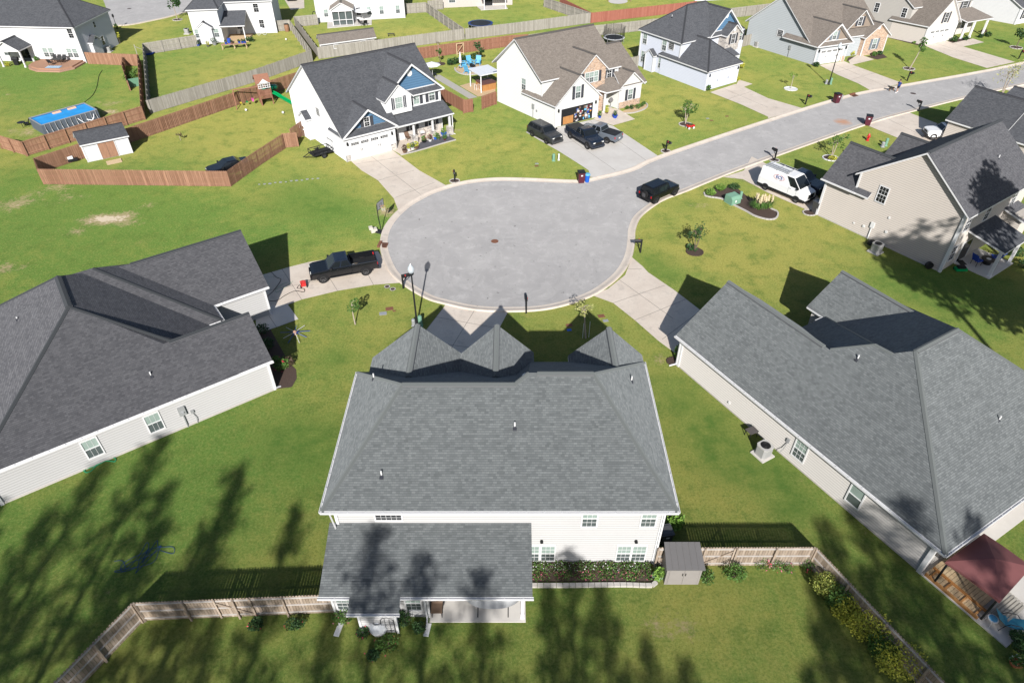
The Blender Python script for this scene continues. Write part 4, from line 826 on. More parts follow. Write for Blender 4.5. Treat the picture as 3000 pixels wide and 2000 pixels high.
# ================= far left white house
L=House('deck_house','white two-storey house with a low charcoal roof and brown deck at the top left',q(0,0,795,578),-4,86,SI_W2,SH_D)
L.uy=Vector((math.cos(R(86)),math.sin(R(86)),0)); L.ux=Vector((math.cos(R(-4)),math.sin(R(-4)),0))
L.hip(-24,.35,-.35,10.3,5.35,9.0,-20,-4.4); L.mb('wall',SI_W2)
L.gab(-11.8,-8.2,-2.9,0,2.6,3.9,ax='y',ov=.3,rk=.3,z0=2.3)
for x in (-11.7,-8.15): L.post(x,-2.8,2.5,.2)
L.win('-y',0,-.75,3.7,.75,1.3,(1,2),kind='dark'); L.win('-y',0,-6.0,.8,.75,1.3,(1,2)); L.win('-y',0,-5.1,.8,.75,1.3,(1,2)); L.win('-y',0,-2.1,.8,.75,1.3,(1,2)); L.win('-y',0,-1.2,.8,.75,1.3,(1,2)); L.door('-y',0,-9.6,GL_D,1.7); L.win('-y',0,-12.5,.9,.9,.9,(1,1))
L.win('+x',0,5.3,3.9,.5,.8,(0,2),kind='dark'); L.win('+x',0,6.0,1.0,.7,1.3,(1,2),kind='dark'); L.corner(0,0,0,5.3,.2)
L.wbox(0,.6,2.2,4.4,0,2.5); L.roof([[(-.1,2.0,2.45),(-.1,3.3,3.3),(.85,3.3,3.3),(.85,2.0,2.45)],[(-.1,3.3,3.3),(-.1,4.6,2.45),(.85,4.6,2.45),(.85,3.3,3.3)]])
for x,y,z in ((-14.8,4,7.3),(-5.8,3.2,6.7),(-9.9,1.7,5.9)): L.pipe(x,y,z,.35)
L.done()
m=MB(L.T,L.o); dr=root('deck','low brown deck with angled steps behind the top left white house','deck',L.o)
m.prism([(-7.6,0),(-7.6,-2.2),(-6.8,-3.4),(-5.0,-4.4),(-1.6,-4.4),(-.4,-3.0),(-.4,0)],.1,.42); m.build('deck_floor',WD_DK,dr)
m=MB(L.T,L.o); m.prism([(-7.95,0),(-7.95,-2.4),(-7.0,-3.8),(-5.1,-4.85),(-1.4,-4.85),(0,-3.2),(0,0),(-.41,0),(-.41,-3.0),(-1.61,-4.41),(-5.0,-4.41),(-6.81,-3.41),(-7.61,-2.2),(-7.61,0)],.02,.22); m.build('step',WD_P,dr)
# ================= far white house with back porch
M_=House('far_white_house','white two-storey house at the top with a small back porch crowded with pots',q(0,0,1810,400),8,98,SI_W2,SH_D)
M_.hip(-.4,4.9,-.35,9,5.35,6.9,1.5,3,ov=.35); M_.gab(4.4,12.7,4.6,12,5.35,8.2,ov=.35)
M_.roof([[(4.3,-.3,2.65),(8.5,-.3,2.65),(8.2,4.7,3.9),(4.4,4.7,3.9)]]); M_.post(8.1,.1,2.5); M_.win('-y',0,.55,.9,.75,1.3,(1,2)); M_.win('-y',0,3.6,.9,.75,1.3,(1,2)); M_.win('-y',4.6,10.4,.9,.75,1.3,(1,2),kind='dark'); M_.win('-y',4.6,6.6,.9,.8,1.3,(1,2),kind='dark'); M_.win('-y',4.6,10.0,3.5,.8,1.3,(1,2),kind='dark')
M_.gab(.9,3.1,-.7,.2,2.6,3.5,ax='y',ov=.2,rk=.15); M_.corner(0,0,0,5.2,.16); M_.corner(12.7,4.6,0,5.2,.16)
m=MB(M_.T,M_.o); m.box(4.5,8.6,-.4,4.6,0,.08); m.build('patio_slab',SANDM,M_.r); M_.done()
# ================= far white house with screened porch
N_=House('screened_porch_house','white house at the top centre with a gabled screened porch',q(0,1,570,210),12,99,SI_W2,SH_B)
N_.gab(0,16,0,9,5.35,8.0,ov=.4); N_.gab(2.9,6.6,-3.0,0,2.75,3.95,ax='y',ov=.3,rk=.3,z0=2.35,wm=TRIM)
for x in (2.95,4.15,5.35,6.55): N_.post(x,-2.9,2.5,.1)
for y in (-2,-1): N_.post(2.95,y,2.5,.09)
N_.wbox(2.95,6.55,-2.93,-2.87,.9,1.0,TRIM,'porch_rail'); N_.wbox(3.0,6.5,-2.6,-2.5,.1,2.35,GL_M,'porch_screen')
N_.win('-y',0,1.7,.95,.7,1.2,(1,2)); N_.win('-y',0,9.5,.9,.7,1.3,(1,2)); N_.win('-y',0,11.8,.9,.7,1.3,(1,2)); N_.win('-y',0,14.8,.9,.7,1.3,(1,2)); N_.win('-y',0,7.6,.9,.8,1.3,(1,2),kind='dark'); N_.corner(0,0,0,5.2,.16); N_.corner(16,0,0,5.2,.16)
N_.done(); SL('patio',N_,[(1.7,0),(1.9,-4.3),(7.5,-3.7),(9.8,-3.6),(9.8,0)],0,.07,CONCP)
O_=House('far_tan_house','far tan house with a white patio cover post at the top edge',q(0,1,1712,75),10,99,SI_H2,SH_B)
O_.gab(0,14,0,9,2.9,5.5); O_.win('-y',0,2,.9,1.2,1.3,(2,2)); O_.door('-y',0,9.2,GL_D,1.6); O_.roof([[(7.5,-3,2.5),(12.5,-3,2.5),(12.5,0,2.85),(7.5,0,2.85)]])
for x in (8,12.2): O_.post(x,-2.8,2.4)
O_.corner(0,0,0,2.8,.16); O_.done(); SL('patio',O_,[(6.8,0),(7.3,-3.2),(12.6,-3.0),(12.6,0)],0,.07,CONCP)
Q_=House('far_right_white_house','long white house at the top edge behind the blue-grey house',q(0,2,1700,25),12,99,SI_W2,SH_B)
Q_.gab(0,22,1,10,2.9,5.5); Q_.done()
# long brown roofed outbuilding
U_=House('long_shed','long low outbuilding with a brown roof behind the grey fence','',0,0,SI_W2,SH_B) if False else None
a0=q(0,1,600,405,2.3); a1=q(0,1,1105,338,2.3); an=math.degrees(math.atan2(a1.y-a0.y,a1.x-a0.x)); Ln=(a1-a0).length
Pn=House('outbuilding','long low outbuilding with a brown roof behind the grey fence',(a0.x,a0.y),an,an+84,SI_C,SH_B,cat='outbuilding')
Pn.gab(0,Ln-.3,.3,3.6,2.25,3.2,ov=.3); Pn.win('-y',.3,2.3,1.3,.7,.5,(1,1),kind='dark',rail=False); Pn.win('-y',.3,6.8,1.3,.7,.5,(1,1),kind='dark',rail=False); Pn.done()
# small garden shed
a0=q(0,0,985,1500); a1=q(0,0,1222,1448); b0=q(0,0,810,1500)
an=math.degrees(math.atan2(a1.y-b0.y,a1.x-b0.x))
Sd=House('garden_shed','small white garden shed with dark roof and worn brown double doors','',0,0,SI_W2,SH_D) if False else House('garden_shed','small white garden shed with dark roof and worn brown double doors',(q(0,0,812,1492).x,q(0,0,812,1492).y),33,128,SI_W2,SH_D,cat='shed')
g1=q(0,0,1222,1450); Lx=((g1-Sd.o)).length
Sd.gab(0,Lx,0,2.6,2.2,3.25,ov=.25,rk=.2)
f=Sd.plane('-y',0)
for u0,u1 in ((1.35,2.05),(2.08,2.8)):
    m=MB(Sd.T,Sd.o); Sd.slab(m,f,u0*Lx/4.1,u1*Lx/4.1,.05,1.95,-.01,.05); m.build('door',WD_B,Sd.r)
for x in (0,Lx): Sd.corner(x,0,0,2.2,.1)
for x in (1.3,2.85): Sd.corner(x*Lx/4.1,-.02,0,2.0,.08)
Sd.done()
# ---------------------------------------------------------------- fences
def fence(label,pts,mt,h=1.8,style='solid',rails=1,posts=2.4,gap=None,pw=.14,group=None,name='wooden_fence',gates=()):
    """pts: ground points of the run; rails=+1 puts rails and posts on the left of the walking direction"""
    pts=[Vector((p[0],p[1],0)) for p in pts]; r=root(name,label,'fence',pts[0],group=group); rr=random.Random(int(pts[0].x*10))
    M=MB(off=pts[0]); RL=MB(off=pts[0]); npost=0; gap=gap or (.016 if mt is WD_N else .012)
    for a,b in zip(pts,pts[1:]):
        d=(b-a); L=d.length; d/=L; n=Vector((-d.y,d.x,0))*rails
        def bx(m,s0,s1,o0,o1,z0,z1):
            p=[a+d*s0+n*o0,a+d*s1+n*o0,a+d*s1+n*o1,a+d*s0+n*o1]
            m.add([x+Vector((0,0,z0)) for x in p]+[x+Vector((0,0,z1)) for x in p],[(3,2,1,0),(4,5,6,7),(0,1,5,4),(1,2,6,5),(2,3,7,6),(3,0,4,7)])
        if style=='solid':
            k=int(L/(pw+gap)); st=L/k
            for i in range(k):
                t=rr.uniform(-.012,.012); bx(M,i*st,i*st+st-gap,-.01+rr.uniform(-.004,.004),.012,.03,h+t-.06)
                c=.03; p0,p1=i*st+c,i*st+st-gap-c; bx(M,p0,p1,-.0095,.0115,h+t-.06,h+t)
            for z in (.25,.95,1.6): bx(RL,0,L,.014,.055,z*h/1.8,z*h/1.8+.09)
        else:
            k=int(L/.21); st=L/k
            for i in range(k):
                bx(M,i*st,i*st+.14,.035,.055,.03,h-.0); bx(M,i*st+.105,min(L,i*st+.245),-.055,-.035,.03,h-.02)
            for z in (.25,.95,1.6): bx(RL,0,L,-.03,.03,z*h/1.8,z*h/1.8+.08)
        np_=max(1,int(round(L/posts)))
        for i in range(np_+1):
            if npost>=95: break
            m=MB(off=pts[0]); s0=L*i/np_; o=.06 if style=='solid' else -.05; 
            p=[a+d*(s0-.05)+n*o,a+d*(s0+.05)+n*o,a+d*(s0+.05)+n*(o+.1),a+d*(s0-.05)+n*(o+.1)]
            m.add(p+[x+Vector((0,0,h-.03)) for x in p],[(3,2,1,0),(4,5,6,7),(0,1,5,4),(1,2,6,5),(2,3,7,6),(3,0,4,7)]); m.build('post',mt,r); npost+=1
        for (gi,s0,s1) in gates:
            if pts[gi]==a: 
                m=MB(off=pts[0]); o=.07
                A1=a+d*s0+n*o+Vector((0,0,.3)); B1=a+d*s1+n*o+Vector((0,0,1.55)); m.obox(A1,B1,.04,.09); 
                for s in (s0,s1): bx(m,s-.05,s+.05,.06,.12,.1,h)
                m.build('gate_brace',mt,r)
    M.build('boards',mt,r); RL.build('rail',RAILW if mt is WD_N else mt,r); return r
z_=1.8
T1=lambda k,l,x,y:q(k,l,x,y,z_)
fence('weathered fence with a gate from the foreground house to the bottom left corner',[(-9.3,18.6),T1(3,0,1210,828),P(160,2000,z_)+Vector((-4,-6,0))][0:1]+[T1(3,0,1210,828),(T1(3,0,1210,828)+(T1(3,0,480,1568)-T1(3,0,1210,828))*1.6)],WD_N,rails=1,gates=((0,4.2,6.0),))
c0=T1(3,3,445,318); c1=T1(3,3,1640,1568)
fence('weathered fence running right from the foreground house and turning down beside the hedge',[(8.0,T1(3,2,1350,322).y),c0,c0+(c1-c0)*1.5],WD_N,rails=-1,gates=((0,2.6,4.2),))
# brown shadowbox fence round the blue gabled house's yard
fence('brown shadowbox fence around the yard with the playset and garden shed',[T1(0,1,395,655),T1(0,1,0,780),T1(0,0,1110,1195),T1(0,0,305,1452),T1(1,0,340,-15),T1(1,0,2080,5),T1(0,1,0,1385),T1(0,1,235,1235)],WD_B,style='box')
fence('short brown gate stretch of fence beside the box bay of the blue gabled house',[T1(0,1,310,1185),T1(0,1,450,1085)],WD_B,style='box')
fence('brown fence gate leaf standing open beside the small trailer',[T1(0,1,235,1228),T1(0,1,365,1215)],WD_B,style='box',name='gate_leaf')
fence('reddish brown fence in front of the swimming pool yard',[q(0,0,770,480,z_),q(0,0,1258,500,z_),q(0,0,1288,975,z_),q(0,0,190,1300,z_),q(0,0,-40,1235,z_)],WD_B,rails=1)
fence('low brown fence beside the vegetable bed in the pool yard',[q(0,0,1118,520,1.5),q(0,0,1115,600,1.5),q(0,0,1158,740,1.5)],WD_B,h=1.5)
fence('grey fence with double cross-braced gate around the yard of the far white house',[q(0,0,1790,322,z_),q(0,0,1305,398,z_),q(0,0,1345,922,z_),q(0,0,2352,632,z_),q(0,1,505,458,z_),q(0,1,305,182,z_),q(0,1,165,192,z_)],WD_G,rails=1,gates=((0,5.4,7.4),(0,7.5,9.5)))
fence('grey fence around the back yard of the house with the screened porch',[q(0,1,555,132,z_),q(0,1,345,152,z_),q(0,1,562,436,z_),q(0,1,1912,262,z_),q(0,1,1558,22,z_),q(0,1,1365,35,z_)],WD_G,rails=1)
fence('long grey fence behind the round blue trampoline',[q(0,1,1925,262,z_),q(0,1,2352,212,z_),q(0,2,725,118,z_),q(0,2,300,-25,z_)],WD_G,rails=1)
fence('short grey fence with gate beside the far tan house',[q(0,1,1575,8,z_),q(0,1,1712,-5,z_)],WD_G,rails=-1)
fence('red stained fence near the top of the picture',[q(0,2,440,-25,z_),q(0,2,732,118,z_),q(0,2,1700,10,z_)],WD_R,rails=1)
fence('reddish fence with pale new gate behind the fire pit',[q(0,1,1470,440,z_),q(0,1,2352,322,z_),q(0,2,150,315,z_)],WD_BR,rails=-1)
fence('grey fence behind the netted trampoline',[q(0,2,150,318,z_),q(0,2,760,235,z_),q(0,2,1390,165,z_)],WD_G,rails=-1)
fence('grey fence behind the brown roofed slate house',[q(0,2,1960,82,z_),q(0,2,2352,35,z_),q(0,3,75,28,z_),q(0,3,0,90,z_)],WD_G,rails=-1)
fence('grey fence between the blue-grey house and the slate house',[q(0,2,2110,335,z_),q(0,2,2235,305,z_)],WD_G,rails=1)
fence('pale grey fence between the stone-fronted house and the blue-grey house',[q(0,2,1085,530,z_),q(0,2,1170,512,z_)],WD_G,rails=1)
fence('reddish fence running from the blue gabled house to its open gate',[q(0,1,1685,792,z_),q(0,1,1900,908,z_)],WD_BR,rails=1)
fence('open reddish gate leaf standing on the lawn at the gravel path',[q(0,1,1898,920,z_),q(0,1,1985,905,z_)],WD_BR,rails=-1,posts=1.9,name='gate_leaf')
fence('reddish gate stretch against the stone-fronted house',[q(0,1,2070,885,z_),q(0,1,2200,840,z_)],WD_BR,rails=-1)
# pale timber of the new gate
a,b=q(0,1,1840,400,z_),q(0,1,1902,392,z_); m=MB(); d=(b-a).normalized(); n=Vector((d.y,-d.x,0))*.1
for p in (a,b): m.obox(p+n-Vector((0,0,1.8)),p+n,.12,0)
m.obox(a+n,b+n,.05,.1); m.obox(a+n-Vector((0,0,1.5)),b+n-Vector((0,0,1.5)),.05,.1); m.obox(a+n-Vector((0,0,1.4)),b+n-Vector((0,0,.1)),.05,.1)
tag(m.build('timber_gate',WD_L),'pale new timber gate frame in the reddish fence','gate')

# ---------------------------------------------------------------- vehicles
def loft(m,secs,mi=0,caps=True):
    n=len(secs[0]); pts=[p for s_ in secs for p in s_]; fs=[]
    for i in range(len(secs)-1):
        for k in range(n): fs.append((i*n+k,i*n+(k+1)%n,(i+1)*n+(k+1)%n,(i+1)*n+k))
    if caps: fs+=[list(range(n-1,-1,-1)),list(range((len(secs)-1)*n,len(secs)*n))]
    m.add(pts,fs,mi)
def vsec(x,w,zb,zt,cr=.1,cz=.07,tuck=.06): # cross-section of a body, w=half width
    return [(x,-w+tuck,zb),(x,-w,zb+.22),(x,-w,zt-.22 if zt-zb>.5 else zt-.1),(x,-w+.02,zt-cz),(x,-w+cr,zt),(x,w-cr,zt),(x,w-.02,zt-cz),(x,w,zt-.22 if zt-zb>.5 else zt-.1),(x,w,zb+.22),(x,w-tuck,zb)]
def wheel(par,x,y,r,w,rim,side,n=22):
    m=MB(); s=1 if y>0 else -1; y0,y1=y-s*w/2,y+s*w/2
    prof=[(r*.6,0),(r*.93,0),(r,.12),(r,.88),(r*.93,1),(r*.6,1)]
    pts=[];N=len(prof)
    for rr_,t in prof:
        for k in range(n): a=2*math.pi*k/n; pts.append((x+rr_*math.cos(a),y0+(y1-y0)*t,r+rr_*math.sin(a)))
    m.add(pts,[(i*n+k,i*n+(k+1)%n,(i+1)*n+(k+1)%n,(i+1)*n+k) for i in range(N-1) for k in range(n)]+[list(range(n))])
    o=m.build('wheel',RUB,par)
    m=MB()
    R_=r*.62
    pts=[(x+R_*math.cos(2*math.pi*k/n),y1-s*.05,r+R_*math.sin(2*math.pi*k/n)) for k in range(n)]
    m.add(pts,[list(range(n))],1)
    for k in range(6):
        a=2*math.pi*k/6; da=.2
        p=[(x+c*math.cos(a+e),y1-s*.02,r+c*math.sin(a+e)) for c,e in ((.04,-1),(R_,-da),(R_,da),(.04,1))]; m.add(p,[(0,1,2,3)],0)
    pts=[(x+c*math.cos(2*math.pi*k/n),y1-s*.015,r+c*math.sin(2*math.pi*k/n)) for c in (R_,R_*.86) for k in range(n)]
    m.add(pts,[(k,(k+1)%n,n+(k+1)%n,n+k) for k in range(n)],0)
    m.build('rim',[rim,RUB],o)
def pane(m,quad,off,ins=.06,T=lambda p:p):
    q4=[Vector(p) for p in quad]; c=sum(q4,Vector())/4; n=(q4[1]-q4[0]).cross(q4[3]-q4[0]).normalized()
    if n.dot(c-Vector((c.x*.6,0,c.z*.7)))<0: n=-n
    L=lambda a,b,t:a+(b-a).normalized()*t
    pts=[]
    for i in range(4):
        a,b,d=q4[i],q4[(i+1)%4],q4[i-1]; pts.append(a+(b-a).normalized()*ins+(d-a).normalized()*ins)
    m.add([p+n*off for p in pts]+[p-n*.01 for p in pts],[(0,1,2,3),(7,6,5,4)]+[(i,(i+1)%4,4+(i+1)%4,4+i) for i in range(4)])
def vehicle(name,label,cat,P_):
    """P_: dict. local frame: +x forward, z up, origin at the middle of the wheelbase on the ground"""
    r=root(name,label,cat); g=P_.get; wb=g('wb'); w=g('w')/2; fo,ro=g('fo'),g('ro'); xf,xr=wb/2+fo,-wb/2-ro; wr=g('wr'); col=g('col'); zb=g('zb',.32); kind=g('kind')
    hood,belt,top=g('hood'),g('belt'),g('top'); cb0,cb1,ct0,ct1=g('cab') # cabin rear/front bottom, rear/front top
    tw=g('tw',w-.22); rear_top=g('deck',belt)
    m=MB(); xh=cb1
    secs=[vsec(xf,w-.16,zb+.1,hood-.28),vsec(xf-.08,w-.08,zb,hood-.12),vsec(xf-.35,w-.02,zb,hood-.04),vsec(xh+.1,w,zb,hood+.02),vsec(xh-.05,w,zb,belt)]
    if kind=='pickup': 
        secs+=[vsec(cb0,w,zb,belt)]; loft(m,secs)
        # bed: walls, floor
        bt=g('bedtop',belt); m2=m
        for s in (1,-1): loft(m2,[[(cb0-.02,s*(w-.02),zb+.1),(cb0-.02,s*w,zb+.3),(cb0-.02,s*w,bt-.06),(cb0-.02,s*(w-.03),bt),(cb0-.02,s*(w-.13),bt),(cb0-.02,s*(w-.13),zb+.1)],[(xr+.05,s*(w-.05),zb+.1),(xr+.05,s*(w-.02),zb+.3),(xr+.05,s*(w-.02),bt-.06),(xr+.05,s*(w-.05),bt),(xr+.05,s*(w-.15),bt),(xr+.05,s*(w-.15),zb+.1)]])
        m2.box(xr,xr+.09,-w+.06,w-.06,zb+.18,bt-.01)
        body=m.build('body',col,r)
        k=MB(); k.box(xr+.09,cb0,-w+.12,w-.12,zb+.2,zb+.34)
        for i in range(9): y=-w+.3+i*(2*w-.6)/8; k.box(xr+.1,cb0,y-.03,y+.03,zb+.34,zb+.36)
        if g('cover'): k.box(xr+.08,cb0-.02,-w+.12,w-.12,bt-.03,bt+.025); k.build('bed_cover',BLK,body)
        else: k.build('bed_liner',BLK,body)
    else:
        for x_,z_2,dw in g('tail',[(xr+.3,belt,.0),(xr+.06,belt-.05,.04),(xr,belt-.2,.1)]): secs.append(vsec(x_,w-dw,zb if x_>xr+.2 else zb+.12,z_2))
        loft(m,secs); body=m.build('body',col,r)
    # cabin
    m=MB(); zbe=belt-.02; wc=w-.05
    m_=[(cb0,-wc,zbe),(cb1,-wc,zbe),(cb1,wc,zbe),(cb0,wc,zbe)]; t_=[(ct0,-tw,top),(ct1,-tw,top),(ct1,tw,top),(ct0,tw,top)]
    t2=[(ct0+.12,-tw+.12,top+.05),(ct1-.18,-tw+.12,top+.05),(ct1-.18,tw-.12,top+.05),(ct0+.12,tw-.12,top+.05)]
    m.add(m_+t_+t2,[(3,2,1,0),(0,1,5,4),(1,2,6,5),(2,3,7,6),(3,0,4,7),(4,5,9,8),(5,6,10,9),(6,7,11,10),(7,4,8,11),(8,9,10,11)])
    cab=m.build('roof',g('roofcol',col),r)
    m=MB(); pane(m,[m_[1],m_[2],t_[2],t_[1]],.012,.07); m.build('windscreen',GL_D,cab)
    m=MB(); pane(m,[m_[3],m_[0],t_[0],t_[3]],.012,.1); m.build('rear_window',GL_D,cab)
    sp_=g('sides',(0,.5,1))
    for s in (-1,1):
        lo0,lo1=Vector((cb0,s*wc,zbe)),Vector((cb1,s*wc,zbe)); hi0,hi1=Vector((ct0,s*tw,top)),Vector((ct1,s*tw,top))
        for a,b in zip(sp_,sp_[1:]):
            m=MB(); quad=[lo0.lerp(lo1,a),lo0.lerp(lo1,b),hi0.lerp(hi1,b),hi0.lerp(hi1,a)]
            c=sum(quad,Vector())/4; n=Vector((0,s,.25)).normalized(); ins=.05; pts=[]
            for i in range(4): A_,B_,D_=quad[i],quad[(i+1)%4],quad[i-1]; pts.append(A_+(B_-A_).normalized()*ins+(D_-A_).normalized()*ins)
            m.add([p+n*.014 for p in pts]+[p-n*.02 for p in pts],[(0,1,2,3),(7,6,5,4)]+[(i,(i+1)%4,4+(i+1)%4,4+i) for i in range(4)]); m.build('side_window',GL_D,cab)
    # wheels, arches
    for sx in (wb/2,-wb/2):
        for s in (1,-1):
            m=MB(); n=20; R_=wr+.09
            pts=[(sx+R_*math.cos(math.pi*k/n),s*(w+e),wr+R_*math.sin(math.pi*k/n)*.98) for e in (-.25,.012) for k in range(n+1)]
            m.add(pts,[(k,k+1,n+2+k,n+1+k) for k in range(n)]+[list(range(n+1,2*n+2))]); m.build('wheel_arch',g('arch',RUB),body)
            wheel(r,sx,s*(w-.10),wr,.26,g('rim',RIM),s)
    for s in (1,-1):
        m=MB(); m.box(xf-.26,xf-.01,s*(w-.42)-.17,s*(w-.42)+.17,hood-.34,hood-.16); m.build('headlight',HEADL,body)
        m=MB(); m.box(xr-.012,xr+.16,s*(w-.12)-.05,s*(w-.12)+.08,belt-.36,belt-.12); m.build('tail_light',REDL,body)
        m=MB(); m.box(cb1-.3,cb1-.12,s*(w+.03),s*(w+.2),belt-.02,belt+.16) ; m.box(cb1-.24,cb1-.18,s*(w-.08),s*(w+.05),belt,belt+.05); m.build('mirror',g('trim',BLK),body)
    m=MB(); m.box(xf-.02,xf+.015,-w+.5,w-.5,zb+.28,hood-.18)
    for i in range(4): z=zb+.32+i*(hood-.56-zb)/4; m.box(xf+.01,xf+.03,-w+.52,w-.52,z,z+.03)
    m.build('grille',g('grille',BLK),body)
    m=MB(); m.box(xf-.1,xf+.07,-w+.1,w-.1,zb-.02,zb+.2); m.build('bumper',g('bump',col),body)
    m=MB(); m.box(xr-.08,xr+.1,-w+.1,w-.1,zb+.02,zb+.22); m.build('bumper',g('bump',col),body)
    m=MB(); m.box(xr-.1,xr-.08,-.17,.17,zb+.25,zb+.4); m.build('licence_plate',WHITE,body)
    if g('step'): 
        for s in (1,-1): m=MB(); m.box(-wb/2+.6,wb/2-.6,s*(w-.05)-.06,s*(w-.05)+.08,zb-.02,zb+.04); m.build('side_step',BLK,body)
    # door seams
    m=MB()
    for x_ in g('doors',()): 
        for s in (1,-1): m.box(x_-.008,x_+.008,s*w-.004 if s>0 else -w-.004,s*w+.004 if s>0 else -w+.004,zb+.15,belt-.05)
    for x_ in g('doors',())[1:]:
        for s in (1,-1): m.box(x_+.1,x_+.28,min(s*w,s*(w+.02)),max(s*w,s*(w+.02)),belt-.2,belt-.16)
    if m.f: m.build('door_seam',BLK,body)
    return r
def place(r,fp,rp,side,w,dz=0,z=0,wb=None):
    """front and rear wheel contact pixels of the visible side (+1 left, -1 right)"""
    a=P(*fp) if isinstance(fp,tuple) else fp; b=P(*rp) if isinstance(rp,tuple) else rp; d=(a-b).normalized(); n=Vector((-d.y,d.x,0)); c=(a+b)/2-n*side*w
    r.location=c; r.rotation_euler=(0,0,math.atan2(d.y,d.x)); return c,d,n
PB=paint('black_paint',(.006,.007,.009)); PN=paint('navy_black_paint',(.012,.018,.032)); PG=paint('dark_grey_paint',(.035,.038,.042)); PS=paint('slate_blue_paint',(.13,.15,.18)); PW=paint('white_car_paint',(.78,.78,.78),.25)
pk=dict(kind='pickup',wb=3.75,w=2.0,fo=.98,ro=1.15,wr=.43,hood=1.22,belt=1.32,top=1.86,cab=(-.72,1.28,-.5,.62),zb=.45,sides=(0,.5,1),doors=(1.1,.32,-.62),step=True,bedtop=1.36)
r=vehicle('pickup_truck','black crew-cab pickup with open bed on the left driveway, nose towards the red pressure washer','pickup truck',dict(pk,col=PB,rim=RIMB,roofcol=PN)); cS,dS,nS=place(r,(947.7,829),(1075,806),1,.93)  # cab roof tinted navy to carry the sky's reflection on black paint
# things in the bed
m=MB(); c=cS-dS*1.2+nS*.3; m.obox(Vector((c.x-.4,c.y-.1,.95)),Vector((c.x+.35,c.y,.95)),.35,.12); tag(m.build('cardboard_sheet',WD_L),'brown cardboard lying in the bed of the black pickup','cardboard')
m=MB(); c=cS-dS*.95+nS*.55; m.lathe(c.x,c.y,[(.14,.83),(.17,1.1),(.12,1.1),(.1,.9)],10); tag(m.build('bucket',GREYM),'grey bucket in the bed of the black pickup behind its cab','bucket')
r=vehicle('suv','dark SUV on the wide driveway, leftmost of the three vehicles before the open garage','car',dict(kind='suv',wb=2.86,w=1.98,fo=.98,ro=1.12,wr=.38,hood=1.12,belt=1.18,top=1.7,cab=(-2.4,1.0,-2.05,.35),zb=.32,sides=(0,.3,.64,1),col=PG,doors=(.9,-.15,-1.2),tail=[(-2.3,1.2,0),(-2.5,1.12,.05),(-2.55,.95,.1)])); place(r,(1602,422.5),(1559,399.5),-1,.9)
r=vehicle('pickup_truck','dark blue-grey pickup with covered bed in the middle of the three before the open garage','pickup truck',dict(pk,wb=3.7,col=PN,cover=True)); c1,d1,n1=place(r,(1721.6,438.5),(1669,405),-1,.93)
r=vehicle('pickup_truck','slate grey pickup backed away from the camera, beside the paved front walk','pickup truck',dict(pk,wb=3.4,w=1.9,fo=.95,ro=1.1,col=PS,cover=True,hood=1.12,belt=1.2,top=1.76,bedtop=1.22,wr=.4,cab=(-.75,1.15,-.5,.5))); a=P(1777.5,421); dd_=Vector((math.cos(R(140)),math.sin(R(140)),0)); place(r,a+dd_*3.4,a,1,.88)
# open-roof off-roader
JP=dict(kind='suv',wb=3.0,w=1.88,fo=.7,ro=.75,wr=.43,hood=1.22,belt=1.22,top=1.84,cab=(-2.1,.62,-2.02,.34),zb=.48,tw=.72,sides=(0,.32,.66,1),col=PB,rim=RIMB,doors=(.5,-.35,-1.3),arch=BLK,tail=[(-2.0,1.24,0),(-2.2,1.22,.02),(-2.25,1.15,.03)],bump=BLK)
r=vehicle('off_roader','black boxy off-roader with spare wheel parked at the kerb where the circle meets the street','car',JP); place(r,(1975.1,573.5),(1919.3,598.5),-1,.86)
m=MB(); m.tube([(-2.28,0,.72),(-2.28,0,1.42)],.02); 
pts=[(-2.26,.4*math.cos(t),1.05+.4*math.sin(t)) for t in [k*math.pi/10 for k in range(20)]]; p2=[(-2.5,y,z) for _,y,z in pts]; m.ext(pts,p2); m.build('spare_wheel',RUB,r)
m=MB(); m.box(-2.52,-2.49,-.2,.2,.85,1.25); m.build('spare_rim',RIMB,r)
m=MB()
for i in range(5): y=-.5+i*.25; m.box(-1.8,.2,y-.015,y+.015,1.89,1.905)
m.build('roof_rib',PN,r)
for s in (1,-1):
    m=MB(); m.box(1.1,1.95,s*.78-.2,s*.78+.22,.98,1.04); m.build('mudguard',BLK,r)
# van
VN=dict(kind='van',wb=3.75,w=2.06,fo=1.02,ro=1.05,wr=.36,hood=1.28,belt=1.5,top=2.45,cab=(-2.85,2.05,-2.82,1.05),zb=.34,tw=.86,sides=(.76,1),col=PW,tail=[(-2.7,1.5,0),(-2.9,1.5,.02),(-2.93,1.4,.03)],doors=(1.7,.75),bump=BLK,grille=BLK)
r=vehicle('van','white work van with ladder rack and blue lettering on the driveway of the tan house','van',VN); cV,dV,nV=place(r,(2327.5,593.5),(2241.4,557),-1,.95)
m=MB(); m.box(-2.9,2.85,-1.045,-1.035,.36,.62); m.box(-2.9,2.85,1.035,1.045,.36,.62); m.build('lower_cladding',BLK,r)
m=MB()
for x_ in (-2.4,-1.2,0): m.box(x_-.03,x_+.03,-.8,.8,2.56,2.6); [m.box(x_-.03,x_+.03,s*.78-.03,s*.78+.03,2.48,2.58) for s in (1,-1)]
for y in (-.8,.8): m.box(-2.6,.3,y-.02,y+.02,2.6,2.64)
for y in (-.5,-.1): m.box(-2.6,.2,y-.03,y+.03,2.62,2.68)
for i in range(9): m.box(-2.5+i*.3,-2.46+i*.3,-.5,-.1,2.63,2.66)
m.build('roof_rack',GREYM,r)
